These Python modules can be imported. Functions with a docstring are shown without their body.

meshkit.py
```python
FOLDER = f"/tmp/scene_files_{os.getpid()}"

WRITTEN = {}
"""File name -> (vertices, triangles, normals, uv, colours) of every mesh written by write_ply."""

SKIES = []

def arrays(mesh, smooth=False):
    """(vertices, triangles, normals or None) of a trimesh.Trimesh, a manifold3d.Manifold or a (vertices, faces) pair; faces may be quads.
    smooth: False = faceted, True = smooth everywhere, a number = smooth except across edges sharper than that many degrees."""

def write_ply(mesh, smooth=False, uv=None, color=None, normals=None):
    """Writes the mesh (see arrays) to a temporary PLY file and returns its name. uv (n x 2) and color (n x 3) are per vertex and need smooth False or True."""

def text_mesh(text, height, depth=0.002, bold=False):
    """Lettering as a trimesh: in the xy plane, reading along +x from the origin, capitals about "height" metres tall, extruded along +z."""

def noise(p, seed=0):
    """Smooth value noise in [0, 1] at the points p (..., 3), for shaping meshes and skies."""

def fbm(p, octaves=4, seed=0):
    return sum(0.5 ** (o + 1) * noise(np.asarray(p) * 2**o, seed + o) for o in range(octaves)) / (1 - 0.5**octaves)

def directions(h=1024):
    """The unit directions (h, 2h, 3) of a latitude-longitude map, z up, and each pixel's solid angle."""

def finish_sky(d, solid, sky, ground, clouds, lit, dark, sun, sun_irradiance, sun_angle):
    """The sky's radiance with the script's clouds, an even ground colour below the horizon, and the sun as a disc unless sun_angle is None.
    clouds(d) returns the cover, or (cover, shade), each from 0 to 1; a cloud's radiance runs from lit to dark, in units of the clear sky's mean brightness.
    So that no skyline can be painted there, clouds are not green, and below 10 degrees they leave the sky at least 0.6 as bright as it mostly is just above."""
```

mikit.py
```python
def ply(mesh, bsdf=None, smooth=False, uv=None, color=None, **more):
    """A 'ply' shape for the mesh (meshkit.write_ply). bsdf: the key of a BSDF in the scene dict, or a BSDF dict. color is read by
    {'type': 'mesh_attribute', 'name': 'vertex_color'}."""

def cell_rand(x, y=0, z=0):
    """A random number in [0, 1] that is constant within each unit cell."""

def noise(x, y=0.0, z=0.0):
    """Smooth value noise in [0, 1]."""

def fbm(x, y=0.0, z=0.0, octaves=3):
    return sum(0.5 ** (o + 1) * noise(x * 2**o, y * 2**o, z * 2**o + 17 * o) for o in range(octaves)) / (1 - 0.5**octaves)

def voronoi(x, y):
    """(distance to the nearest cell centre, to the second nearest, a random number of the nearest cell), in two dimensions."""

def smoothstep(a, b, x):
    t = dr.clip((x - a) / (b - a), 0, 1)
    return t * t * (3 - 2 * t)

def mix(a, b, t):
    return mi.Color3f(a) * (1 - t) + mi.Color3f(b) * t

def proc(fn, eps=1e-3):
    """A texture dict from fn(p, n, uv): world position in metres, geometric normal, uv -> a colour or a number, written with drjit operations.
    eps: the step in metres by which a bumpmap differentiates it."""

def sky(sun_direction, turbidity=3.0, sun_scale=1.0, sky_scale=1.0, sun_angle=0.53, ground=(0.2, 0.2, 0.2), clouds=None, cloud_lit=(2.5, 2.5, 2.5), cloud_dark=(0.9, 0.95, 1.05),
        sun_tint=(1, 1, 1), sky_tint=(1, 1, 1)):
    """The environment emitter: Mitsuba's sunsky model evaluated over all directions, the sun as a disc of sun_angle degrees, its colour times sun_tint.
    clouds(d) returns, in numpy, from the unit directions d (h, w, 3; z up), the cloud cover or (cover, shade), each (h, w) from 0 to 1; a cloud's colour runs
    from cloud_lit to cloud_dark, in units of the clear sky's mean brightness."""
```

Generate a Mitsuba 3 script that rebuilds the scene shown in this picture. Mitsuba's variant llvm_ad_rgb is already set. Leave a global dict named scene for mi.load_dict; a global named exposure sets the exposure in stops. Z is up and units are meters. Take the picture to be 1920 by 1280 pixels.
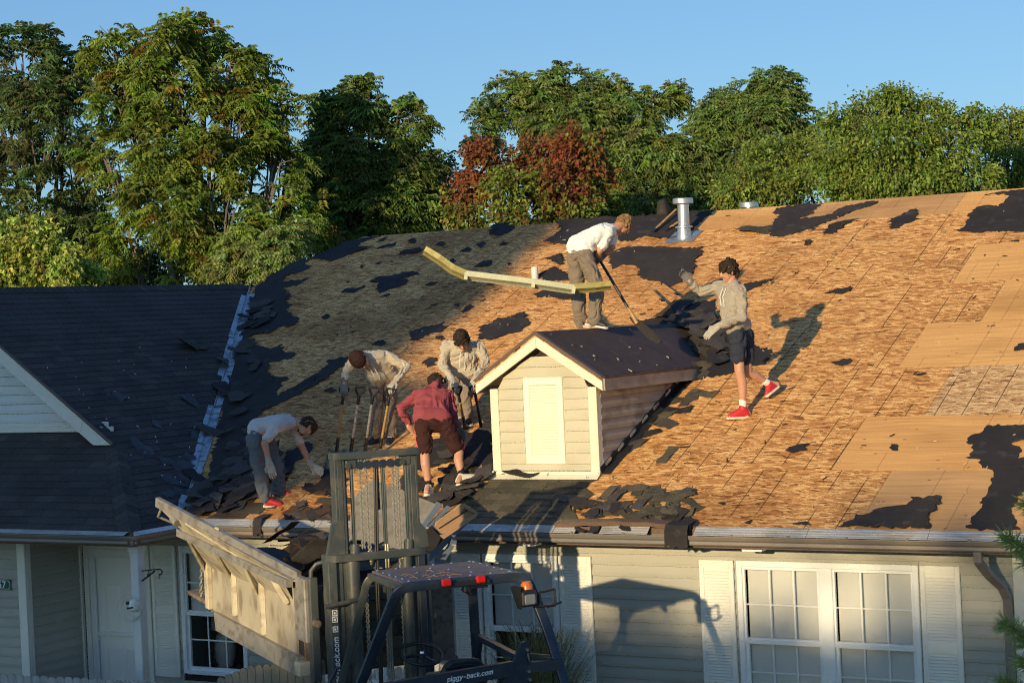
import math, random
import numpy as np, trimesh, manifold3d as m3, mitsuba as mi, drjit as dr
import mikit, meshkit
from mikit import ply, proc, noise, fbm, voronoi, cell_rand, smoothstep, mix
T = mi.ScalarTransform4f
rng = np.random.default_rng(7); random.seed(7)
A = lambda *v: np.array(v, float)
scene, labels, TAKEN = {}, {}, {}

# ------------------------------------------------------------------ camera, sky, exposure
EYE = A(10.980, -18.339, 4.942)
LOOK, UP = A(-0.5088, 0.8608, -0.0127), A(0.0331, 0.0342, 0.9989)
scene['camera'] = {'type': 'perspective', 'fov': 29.63, 'fov_axis': 'x', 'near_clip': 0.1, 'far_clip': 3000.0,
                   'to_world': T().look_at(origin=EYE.tolist(), target=(EYE + LOOK * 10).tolist(), up=UP.tolist())}
SUN_AZ, SUN_EL = math.radians(-1.5), math.radians(10.8)
SUN = A(-math.sin(SUN_AZ) * math.cos(SUN_EL), -math.cos(SUN_AZ) * math.cos(SUN_EL), math.sin(SUN_EL))   # towards the sun
scene['sky'] = mikit.sky(SUN.tolist(), turbidity=3.0, sun_scale=1.0, sky_scale=0.78, sun_angle=0.53, sun_tint=(1.0, 1.25, 1.88), sky_tint=(0.80, 1.24, 1.97))
exposure = 2.28

# ------------------------------------------------------------------ helpers
nrm = lambda v: A(*v) / np.linalg.norm(v)
def numbered(k):
    n = TAKEN.get(k, 0); TAKEN[k] = n + 1
    return k if n == 0 else f'{k}_{n:03d}'
def tag(key, label=None, cat=None, group=None, kind=None):
    d = labels.setdefault(key, {})
    for a, b in (('label', label), ('category', cat), ('group', group), ('kind', kind)):
        if b: d[a] = b
    return key
def thing(name, label, cat, group=None):
    return tag(numbered(name), label, cat, group)
class MB:
    def __init__(s): s.v, s.f, s.n = [], [], 0
    def add(s, v, f):
        v = np.asarray(v, float); s.v.append(v); s.f.append(np.asarray(f, int) + s.n); s.n += len(v); return s
    def mesh(s, m):
        if hasattr(m, 'to_mesh'):
            q = m.to_mesh(); return s.add(q.vert_properties[:, :3], q.tri_verts)
        return s.add(m.vertices, m.faces)
    def quad(s, a, b, c, d): return s.add([a, b, c, d], [[0, 1, 2], [0, 2, 3]])
    def hexa(s, p):     # eight corners: bottom ring 0-3, top ring 4-7
        return s.add(p, [[0, 2, 1], [0, 3, 2], [4, 5, 6], [4, 6, 7], [0, 1, 5], [0, 5, 4], [1, 2, 6], [1, 6, 5], [2, 3, 7], [2, 7, 6], [3, 0, 4], [3, 4, 7]])
    def box(s, lo, hi, fr=None):
        (a, b, c), (d, e, g) = lo, hi
        p = A(*[(x, y, z) for z in (c, g) for x, y in ((a, b), (d, b), (d, e), (a, e))])
        return s.hexa(p if fr is None else fr(p))
    def cbox(s, lo, hi, ch=0.01, fr=None):      # box with chamfered edges (hull of 24 points)
        lo, hi = A(*lo), A(*hi); c, h = (lo + hi) / 2, (hi - lo) / 2; ch = min(ch, h.min() * .9)
        pts = [c + A(sx * (h[0] - ch * (k != 0)), sy * (h[1] - ch * (k != 1)), sz * (h[2] - ch * (k != 2))) for sx in (-1, 1) for sy in (-1, 1) for sz in (-1, 1) for k in range(3)]
        pts = np.array(pts); return s.mesh(m3.Manifold.hull_points(pts if fr is None else fr(pts)))
    def beam(s, a, b, w, t, up=(0, 0, 1)):      # rectangular bar from a to b, w along side, t along up
        a, b, up = A(*a), A(*b), A(*up); d = b - a; d /= np.linalg.norm(d)
        x = np.cross(d, up); x /= np.linalg.norm(x); u = np.cross(x, d)
        r = [x * i * w / 2 + u * j * t / 2 for i, j in ((-1, -1), (1, -1), (1, 1), (-1, 1))]
        return s.hexa([a + q for q in r] + [b + q for q in r])
    def tube(s, pts, r, n=8, cap=True):
        p = np.asarray(pts, float); m = len(p); t = np.gradient(p, axis=0); t /= np.linalg.norm(t, axis=1, keepdims=True) + 1e-12
        ref = np.cross(A(0, 0, 1) if abs(t[0][2]) < .9 else A(1, 0, 0), t[0])
        R = np.broadcast_to(r, (m,)); V = []
        for i in range(m):
            a = ref - t[i] * np.dot(ref, t[i]); a = a / np.linalg.norm(a) if np.linalg.norm(a) > 1e-6 else nrm(np.cross(t[i], A(.3, .5, .8))); b = np.cross(t[i], a); ref = a
            ang = np.arange(n) * 2 * np.pi / n
            V.append(p[i] + R[i] * (np.cos(ang)[:, None] * a + np.sin(ang)[:, None] * b))
        V = np.vstack(V); F = []
        for i in range(m - 1):
            for j in range(n):
                k = (j + 1) % n; F += [[i * n + j, i * n + k, (i + 1) * n + k], [i * n + j, (i + 1) * n + k, (i + 1) * n + j]]
        if cap:
            V = np.vstack([V, p[:1], p[-1:]]); c0, c1 = m * n, m * n + 1
            for j in range(n):
                k = (j + 1) % n; F += [[c0, k, j], [c1, (m - 1) * n + j, (m - 1) * n + k]]
        return s.add(V, F)
    def prism(s, poly, fr, t0, t1):             # poly (n,2) outline, fr(P3) maps local (x,y,t) to world
        poly = np.asarray(poly, float)
        q = np.roll(poly, -1, 0)
        if (poly[:, 0] * q[:, 1] - q[:, 0] * poly[:, 1]).sum() < 0: poly = poly[::-1]
        cs = m3.CrossSection([poly], m3.FillRule.Positive)
        m = m3.Manifold.extrude(cs, t1 - t0).to_mesh()
        v = m.vert_properties[:, :3] + A(0, 0, t0)
        return s.add(fr(v), m.tri_verts)
    def lathe(s, prof, base, n=20, axis=None):  # prof [(r,z)]
        prof = np.asarray(prof, float); ang = np.arange(n) * 2 * np.pi / n; V = []
        for r, z in prof: V.append(np.stack([r * np.cos(ang), r * np.sin(ang), np.full(n, z)], 1))
        V = np.vstack(V)
        if axis is not None: V = V @ np.asarray(axis).T
        F = []
        for i in range(len(prof) - 1):
            for j in range(n):
                k = (j + 1) % n; F += [[i * n + j, i * n + k, (i + 1) * n + k], [i * n + j, (i + 1) * n + k, (i + 1) * n + j]]
        return s.add(V + A(*base), F)
    def get(s): return np.vstack(s.v), np.vstack(s.f)
def frame(o, x, y, z):
    M = np.stack([A(*x), A(*y), A(*z)]); o = A(*o)
    return lambda p: o + np.asarray(p, float) @ M
def obj(name, mb, mat, parent=None, smooth=False, **more):
    key = numbered((parent + '__' if parent else '') + name)
    if isinstance(mb, MB): mb = mb.get()
    elif isinstance(mb, m3.Manifold): q = mb.to_mesh(); mb = (q.vert_properties[:, :3], q.tri_verts)
    scene[key] = ply(mb, mat, smooth=smooth, **more)
    return key
def stuff(key): labels.setdefault(key, {})['kind'] = 'stuff'; return key
def structure(name, mb, mat, label=None): return tag(obj(name, mb, mat), label, None, None, 'structure')

# ------------------------------------------------------------------ materials
def rgbd(c): return {'type': 'rgb', 'value': [float(x) for x in c]}
def mat(key, c, rough=.6, metal=0.0, spec=.5, two=True, coat=0.0, bump=None):
    b = {'type': 'principled', 'base_color': c if isinstance(c, dict) else rgbd(c), 'roughness': float(rough), 'metallic': float(metal), 'specular': float(spec)}
    if coat: b['clearcoat'] = float(coat)
    if bump: b = {'type': 'bumpmap', 'arbitrary': bump[0], 'scale': bump[1], 'bsdf': b}
    scene[key] = {'type': 'twosided', 'bsdf': b} if two else b
    return key
def tone(c, amp=.18, fx=3., fy=3., fz=3., oct=3, dirt=None, d_amt=.0):
    c = [float(x) for x in c]
    def fn(p, n, uv):
        k = fbm(p.x * fx + 31, p.y * fy + 17, p.z * fz + 5, oct)
        col = mi.Color3f(*c) * (1 - amp + 2 * amp * k)
        if dirt is not None: col = mix(col, mi.Color3f(*dirt), d_amt * smoothstep(.45, .75, fbm(p.x * fx * 2.3, p.y * fy * 2.3 + 9, p.z * fz * 2.3, 3)))
        return col
    return proc(fn)
def RS(p): return p.x, (p.y + .45) * 1.0874      # along the eave, up the slope
def wood_lines(u, s):
    row = dr.floor(s / 1.22)
    q = u / .31 + cell_rand(row, 3) * 1.0
    c = dr.floor(q); d = dr.abs(q - c - .5 - .25 * (cell_rand(c, row, 5) - .5)) * .31
    on = dr.select(cell_rand(c, row, 9) > .30, 1.0, 0.0) * smoothstep(.25, .42, noise(c * 3.1, s * 1.7, row))
    return (1 - smoothstep(.003, .0085, d)) * on
def osb_fn(lo, mid, hi, grey):
    def fn(p, n, uv):
        u, s = RS(p)
        w = .09 * (noise(u * 2.6, s * 5, 2.) - .5); v = .5 * (noise(u * 4 + 7, s * 4, 4.) - .5)
        _, _, a = voronoi((u + .30 * (s + w)) * 8.5 + v, (s + w) * 40 - u * 3 + v)
        _, _, b = voronoi((u - .45 * s) * 9 + 40, (s - w) * 36 + u * 10 + v * 3)
        _, _, c = voronoi((u + .1 * s) * 9 + 90 + v, (s + w) * 56 - u * 6 + 13)
        t = dr.select(c > .62, c * 1.35 - .35, dr.select(b > .55, b, a))
        t = dr.clip(t + .35 * (noise(u * 45, s * 160, 3.) - .5), 0, 1)
        col = mix(mi.Color3f(*lo), mi.Color3f(*mid), smoothstep(.0, .5, t))
        col = mix(col, mi.Color3f(*hi), smoothstep(.62, 1.0, t))
        st = smoothstep(.42, .72, fbm(u * .7 + 3, s * .9 + 8, 1., 4))
        col = mix(col, col * mi.Color3f(*grey), st)
        return col * (1 - .78 * wood_lines(u, s))
    return fn
def plywood_fn(c0, c1):
    def fn(p, n, uv):
        u, s = RS(p)
        g = .25 + .5 * fbm(u * 1.3 + 5, s * 45 + 5 * noise(u * 1.2, s * 4, 2.), 1., 3) + .35 * (fbm(u * .8, s * 2.1, 7., 3) - .35)
        f = noise(u * 5., s * 190., 6.)
        col = mix(mi.Color3f(*c0), mi.Color3f(*c1), dr.clip(g * 1.25 + .3 * f - .25, 0, 1))
        d0, _, k = voronoi(u * 2.1 + 7, s * 4.3 + 3)
        col = mix(col, mi.Color3f(.13, .06, .025), dr.select(k > .5, 1 - smoothstep(.025, .06, d0), 0.0) * .75)
        col = mix(col, col * mi.Color3f(.62, .56, .52), smoothstep(.5, .8, fbm(u * .9 + 30, s * 1.5, 4., 4)) * .6)
        return col * (1 - .30 * wood_lines(u + .13, s))
    return fn
OL, OM, OH = (.19, .072, .021), (.50, .222, .069), (.80, .48, .19)
mat('m_osb', proc(osb_fn(OL, OM, OH, (.72, .66, .60))), .75, spec=.25)
mat('m_osb_b', proc(osb_fn(tuple(x * .9 for x in OL), tuple(x * .92 for x in OM), OH, (.66, .62, .60))), .75, spec=.25)
mat('m_osb_grey', proc(osb_fn((.15, .075, .034), (.46, .26, .115), (.74, .51, .27), (.80, .76, .74))), .75, spec=.25)
mat('m_plywood', proc(plywood_fn((.42, .185, .056), (.78, .45, .165))), .7, spec=.3)
mat('m_plywood_grey', proc(plywood_fn((.36, .18, .07), (.62, .37, .16))), .7, spec=.3)
mat('m_gap_shade', (.03, .02, .015), .9)  # near-black backing: stands in for lap shadow lines, also backs deck joints
def felt_fn(base):
    def fn(p, n, uv):
        k = fbm(p.x * 4, p.y * 4, p.z * 4, 4); l = noise(p.x * 3 + 2, p.y * 40, p.z * 40)
        return mi.Color3f(*base) * (.6 + .7 * k + .12 * l) + mi.Color3f(.02, .018, .016) * smoothstep(.62, .8, fbm(p.x * 9, p.y * 9, p.z * 9, 3))
    return fn
mat('m_felt', proc(felt_fn((.027, .024, .0255))), .85, spec=.3)
mat('m_felt_b', proc(felt_fn((.034, .029, .0275))), .8, spec=.3)
mat('m_felt_dormer', proc(felt_fn((.058, .041, .036))), .7, spec=.4)
def shingle(key, c):
    def fn(p, n, uv):
        k = noise(p.x * 70, p.y * 70, p.z * 70); l = fbm(p.x * 2.2, p.y * 2.2, p.z * 2.2, 3)
        return mi.Color3f(*c) * (.62 + .45 * k) * (.72 + .56 * l)
    return mat(key, proc(fn), .9, spec=.25)
SH = [shingle(f'm_shingle_{i}', c) for i, c in enumerate([(.074, .066, .064), (.062, .057, .058), (.090, .078, .072), (.070, .061, .057)])]
SHO = [shingle(f'm_shingle_old_{i}', c) for i, c in enumerate([(.095, .085, .058), (.075, .066, .048), (.115, .098, .068)])]
SHB = shingle('m_shingle_brown', (.085, .052, .034))
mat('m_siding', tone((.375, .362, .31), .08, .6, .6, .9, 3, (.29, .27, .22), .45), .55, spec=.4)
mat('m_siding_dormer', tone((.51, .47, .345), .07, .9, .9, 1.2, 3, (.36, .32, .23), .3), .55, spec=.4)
mat('m_siding_white', tone((.62, .64, .62), .05, .8, .8, .8), .5)
mat('m_trim', tone((.70, .69, .61), .05, 1.5, 1.5, 1.5), .5)
mat('m_trim_cream', tone((.70, .655, .50), .05, 1.5, 1.5, 1.5), .5)
mat('m_shutter', tone((.74, .72, .65), .05, 1.5, 1.5, 1.5), .5)
mat('m_vent', tone((.82, .77, .60), .04, 1.5, 1.5, 1.5), .5)
mat('m_vinyl', (.78, .79, .78), .35)
mat('m_storm_door', (.70, .72, .72), .35)
mat('m_gutter', tone((.185, .155, .13), .15, 2, 2, 6), .35, spec=.5)
mat('m_gutter_gray', tone((.17, .155, .135), .12, 2, 2, 6), .35)
mat('m_fascia_brown', tone((.115, .068, .048), .2, 3, 3, 3), .45)
mat('m_side_shade_dirt', tone((.38, .32, .25), .14, 1.2, 2.2, 2.2, 4, (.17, .125, .095), .6), .5)  # dormer siding browned for shade and deck bounce light, plus real dirt
mat('m_alu', tone((.60, .585, .54), .16, 2.2, 8, 8, 4, (.32, .28, .22), .5), .35, .55)
mat('m_galv', tone((.52, .54, .56), .25, 5, 5, 5, 4, (.18, .17, .16), .8), .4, .75)
mat('m_galv_clean', tone((.58, .585, .56), .12, 6, 6, 6), .35, .8)
mat('m_pvc', (.62, .62, .60), .45)
mat('m_dark', (.012, .012, .013), .7)
mat('m_black_metal', (.02, .02, .022), .4)
mat('m_room', (.16, .14, .12), .9)
mat('m_blind', (.62, .62, .59), .6)
mat('m_lamp_white', (.72, .72, .70), .5)
mat('m_green_sign', (.008, .075, .048), .4)
mat('m_white_paint', (.80, .80, .78), .4)
scene['m_glass'] = {'type': 'thindielectric', 'int_ior': 1.5}
mat('m_ground', tone((.10, .12, .045), .4, .8, .8, .8, 4), .95)
mat('m_asphalt', tone((.06, .06, .06), .2, 1, 1, 1, 4), .95)
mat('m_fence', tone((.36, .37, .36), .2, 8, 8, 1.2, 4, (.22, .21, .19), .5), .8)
mat('m_fence_shaded', tone((.22, .21, .17), .2, 8, 8, 1.2, 4), .8)  # fence boards again, colour darkened for the shadow of the bin
# ------------------------------------------------------------------ setting: ground
g = MB(); g.quad((-400, -400, 0), (400, -400, 0), (400, 400, 0), (-400, 400, 0))
structure('ground', g, 'm_ground', 'grass ground around the house')
g = MB(); g.quad((-6, -14, .004), (12, -14, .004), (12, -2.6, .004), (-6, -2.6, .004))
structure('driveway', g, 'm_asphalt', 'asphalt drive in front of the house')

# ------------------------------------------------------------------ house
AL = math.radians(23.13); CA, SA = math.cos(AL), math.sin(AL)
YE, ZE, SR = -.45, 2.72, 9.32
def rf(u, s, h=0.0): return A(u, YE + s * CA - h * SA, ZE + s * SA + h * CA)
RFR = frame((0, YE, ZE), (1, 0, 0), (0, CA, SA), (0, -SA, CA))      # (u, s, h) -> world
LAP, LAP0 = .121, 2.36
HOUSE = tag('house', 'beige sided single storey house with half stripped roof, dormer and dark shingled wing', 'house')
TAKEN['house'] = 1

def board(mb, o, a, n, x0, x1, z0, z1, x0t=None, x1t=None):
    """one lap of siding on the wall through o along a, outwards n; x0..x1 at the bottom, x0t..x1t at the top"""
    o, a, n = A(*o), A(*a), A(*n); x0t = x0 if x0t is None else x0t; x1t = x1 if x1t is None else x1t
    P = lambda x, z, d: o + a * x + n * d + A(0, 0, z)
    zm = z0 + (z1 - z0) * .32; f = .32
    xm0, xm1 = x0 + (x0t - x0) * f, x1 + (x1t - x1) * f
    z1 -= .0022; z0 += .0022  # slit lets the dark backing show as a lap shadow line
    v = [P(x0, z0, .001), P(x1, z0, .001), P(x0, z0, .021), P(x1, z0, .021), P(xm0, zm, .022), P(xm1, zm, .022), P(x0t, z1, .004), P(x1t, z1, .004)]
    mb.add(v, [[0, 1, 3], [0, 3, 2], [2, 3, 5], [2, 5, 4], [4, 5, 7], [4, 7, 6], [0, 2, 4], [0, 4, 6], [1, 5, 3], [1, 7, 5]])
def siding(parent, matk, o, a, n, x0, x1, zlo, zhi, holes=(), lap=LAP, z_ref=LAP0, clip=None):
    """laps between zlo and zhi; holes = (x0, x1, z0, z1); clip(z) -> (lo, hi) limits of x at height z. Each board is an entry."""
    k = math.ceil((z_ref - zlo) / lap)
    z = z_ref - k * lap
    while z < zhi - .01:
        a0, a1 = max(z, zlo), min(z + lap, zhi)
        if a1 - a0 > .02:
            spans = [(x0, x1)]
            for h in holes:
                if h[2] < a1 - .02 and h[3] > a0 + .02:
                    spans = [q for s in spans for q in (((s[0], min(s[1], h[0])), (max(s[0], h[1]), s[1])) if h[1] > s[0] and h[0] < s[1] else (s,)) if q[1] - q[0] > .02]
            for s in spans:
                mb = MB(); b0, b1, t0, t1 = s[0], s[1], s[0], s[1]
                if clip:
                    l0, r0 = clip(a0); l1, r1 = clip(a1); b0, b1, t0, t1 = max(b0, l0), min(b1, r0), max(t0, l1), min(t1, r1)
                    if t1 < t0: t0 = t1 = (t0 + t1) / 2
                    if b1 - b0 < .02: continue
                board(mb, o, a, n, b0, b1, a0, a1, t0, t1); obj('siding_board', mb, matk, parent)
        z += lap

# front wall with openings
WIN = [(-4.744, -3.743, .75, 2.325), (-2.60, -1.00, .75, 2.325), (-.363, .598, .75, 2.325), (2.717, 4.662, .75, 2.325)]
DOOR = (-6.317, -5.225, .19, 2.31)
def wall_with_holes(x0, x1, z0, z1, holes, y, t=.10):
    mb = MB(); xs = sorted({x0, x1, *[h[0] for h in holes], *[h[1] for h in holes]})
    for a, b in zip(xs[:-1], xs[1:]):
        hs = [h for h in holes if h[0] <= a + 1e-6 and h[1] >= b - 1e-6]
        if hs:
            h = hs[0]
            if h[2] > z0: mb.box((a, y, z0), (b, y + t, h[2]))
            if h[3] < z1: mb.box((a, y, h[3]), (b, y + t, z1))
        else: mb.box((a, y, z0), (b, y + t, z1))
    return mb
FW = obj('front_wall', wall_with_holes(-6.38, 5.72, 0, 2.56, WIN + [DOOR], .002), 'm_gap_shade', HOUSE)
SHUT = [(-5.187, -4.789), (-.768, -.385), (.618, 1.021), (2.303, 2.692), (4.683, 5.085)]
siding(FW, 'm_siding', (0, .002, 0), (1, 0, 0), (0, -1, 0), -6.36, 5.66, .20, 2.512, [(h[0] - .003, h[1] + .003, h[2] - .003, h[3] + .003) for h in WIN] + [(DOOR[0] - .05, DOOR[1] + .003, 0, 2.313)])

def window(x0, x1, z0, z1, units=1, blind=True, y=0.0):
    """casing, sashes with 3 x 2 grilles, panes and blinds; units side by side"""
    mb = MB(); c = .062
    fr = lambda a, b, d, e, o=.03, i=.04: mb.cbox((a, y - o, d), (b, y + i, e), .006)
    fr(x0, x0 + c, z0, z1); fr(x1 - c, x1, z0, z1); fr(x0 + c, x1 - c, z1 - c, z1); fr(x0 + c, x1 - c, z0, z0 + .045, .045)
    W = obj('window', mb, 'm_vinyl', HOUSE)
    if units == 2:
        m = (x0 + x1) / 2; mb = MB(); mb.cbox((m - .073, y - .03, z0 + .045), (m + .073, y + .04, z1 - c), .006); obj('mullion', mb, 'm_vinyl', W)
    zm = z0 + (z1 - z0) * .475
    spans = [(x0 + c, x1 - c)] if units == 1 else [(x0 + c, (x0 + x1) / 2 - .073), ((x0 + x1) / 2 + .073, x1 - c)]
    for a, b in spans:
        for lo, hi, yo, name in ((zm - .03, z1 - c, y + .006, 'upper_sash'), (z0 + .045, zm + .03, y + .03, 'lower_sash')):
            sb = MB(); st = .022 if name == 'upper_sash' else .032
            sb.box((a, yo - .016, lo), (a + st, yo + .016, hi)); sb.box((b - st, yo - .016, lo), (b, yo + .016, hi))
            sb.box((a + st, yo - .016, hi - (.03 if name == 'upper_sash' else .045)), (b - st, yo + .016, hi))
            sb.box((a + st, yo - .018, lo), (b - st, yo + .016, lo + .042))
            obj(name, sb, 'm_vinyl', W)
            pb = MB(); pb.quad((a + st, yo, lo), (b - st, yo, lo), (b - st, yo, hi), (a + st, yo, hi)); obj('pane', pb, 'm_glass', W)
            ib = MB(); w = b - a - 2 * st
            for k in (1, 2): ib.box((a + st + w * k / 3 - .0085, yo + .003, lo + .042), (a + st + w * k / 3 + .0085, yo + .011, hi - .03))
            zc = (lo + hi) / 2 + .005
            ib.box((a + st, yo + .0045, zc - .0085), (b - st, yo + .0095, zc + .0085))
            obj('muntins', ib, 'm_vinyl', W)
        if blind:
            bb = MB(); top = z1 - c; bot = z0 + .05 if blind is True else blind; z = bot
            while z < top - .01:
                bb.quad((a + .02, y + .070, z), (b - .02, y + .070, z), (b - .02, y + .088, z + .030), (a + .02, y + .088, z + .030)); z += .0245
            stuff(obj('blind_slats', bb, 'm_blind', W))
    return W
for h_ in WIN + [DOOR]:
    mb = MB(); mb.cbox((h_[0] - .004, -.022, h_[3] + .001), (h_[1] + .004, .0015, 2.361), .003); obj('head_trim', mb, 'm_siding', HOUSE)
window(*WIN[0], blind=1.50)
window(*WIN[1], units=2)
window(*WIN[2], blind=1.46)
window(*WIN[3], units=2)
def room(x0, x1, d=3.0):
    mb = MB(); y0, y1, z0, z1 = .103, d, .2, 2.45
    mb.quad((x0, y1, z0), (x1, y1, z0), (x1, y1, z1), (x0, y1, z1)); mb.quad((x0, y0, z0), (x0, y1, z0), (x0, y1, z1), (x0, y0, z1)); mb.quad((x1, y0, z0), (x1, y1, z0), (x1, y1, z1), (x1, y0, z1))
    mb.quad((x0, y0, z0), (x1, y0, z0), (x1, y1, z0), (x0, y1, z0)); mb.quad((x0, y0, z1), (x1, y0, z1), (x1, y1, z1), (x0, y1, z1))
    obj('room', mb, 'm_room', HOUSE)
room(-5.1, -.75); room(-.74, 1.5); room(1.6, 5.6)

def shutter(x0, x1, z0=.70, z1=2.325):
    mb = MB(); st, y0, y1 = .052, -.047, -.019; zc = z0 + (z1 - z0) * .505
    mb.cbox((x0, y0, z0), (x0 + st, y1, z1), .005); mb.cbox((x1 - st, y0, z0), (x1, y1, z1), .005)
    for a, b in ((z0, z0 + .10), (zc - .05, zc + .05), (z1 - .085, z1)): mb.box((x0 + st, y0, a), (x1 - st, y1, b))
    S = obj('shutter', mb, 'm_shutter', HOUSE)
    lb = MB()
    for a, b in ((z0 + .10, zc - .05), (zc + .05, z1 - .085)):
        n = 21; h = (b - a) / n
        for i in range(n):
            z = a + i * h
            lb.add([(x0 + st, y0 + .004, z), (x1 - st, y0 + .004, z), (x1 - st, y1 - .004, z + h), (x0 + st, y1 - .004, z + h), (x0 + st, y0 + .008, z - .006), (x1 - st, y0 + .008, z - .006)], [[0, 1, 2], [0, 2, 3], [4, 1, 0], [4, 5, 1]])
    stuff(obj('louver_slats', lb, 'm_shutter', S))
    sb = MB()
    for x in (x0 + .025, x1 - .025):
        for z in (z1 - .055, zc, z0 + .06): sb.lathe([(.0, -.0), (.008, 0), (.008, .004), (0, .005)], (x, y0 - .0005, z), 8, np.array([[1, 0, 0], [0, 0, -1], [0, 1, 0]]))
    stuff(obj('screws', sb, 'm_trim', S))
for s in SHUT: shutter(*s)

# door: casing, storm door with glass, panelled inner door, handle
x0, x1, z0, z1 = DOOR
mb = MB(); mb.cbox((x0, -.03, z0), (x0 + .075, .06, z1), .006); mb.cbox((x1 - .075, -.03, z0), (x1, .06, z1), .006); mb.cbox((x0 + .075, -.03, z1 - .06), (x1 - .075, .06, z1), .006)
D = obj('door', mb, 'm_trim', HOUSE)
a, b, t = x0 + .08, x1 - .08, z1 - .065
mb = MB(); mb.cbox((a, -.012, z0), (a + .085, .018, t), .004); mb.cbox((b - .085, -.012, z0), (b, .018, t), .004); mb.cbox((a + .085, -.012, t - .10), (b - .085, .018, t), .004); mb.cbox((a + .085, -.012, z0), (b - .085, .018, z0 + .16), .004); mb.cbox((a + .085, -.010, 1.16), (b - .085, .014, 1.205), .004)
obj('storm_frame', mb, 'm_storm_door', D)
mb = MB(); mb.quad((a + .085, .003, z0 + .16), (b - .085, .003, z0 + .16), (b - .085, .003, t - .1), (a + .085, .003, t - .1)); obj('pane', mb, 'm_glass', D)
mb = MB(); mb.box((a + .01, .045, z0), (b - .01, .075, t))
for px in (a + .20, (a + b) / 2 + .04):
    for q0, q1 in ((.42, 1.02), (1.22, 1.80)):
        w = .25; P4 = [(px, q0), (px + w, q0), (px + w, q1), (px, q1)]; c = (px + w / 2, (q0 + q1) / 2)
        I = [(p[0] + (.03 if p[0] < c[0] else -.03), p[1] + (.03 if p[1] < c[1] else -.03)) for p in P4]
        for i in range(4):
            j = (i + 1) % 4; mb.quad((*[P4[i][0]], .0445, P4[i][1]), (P4[j][0], .0445, P4[j][1]), (I[j][0], .036, I[j][1]), (I[i][0], .036, I[i][1]))
        mb.box((I[0][0], .036, I[0][1]), (I[2][0], .0445, I[2][1]))
obj('door_panel', mb, 'm_white_paint', D)
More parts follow.
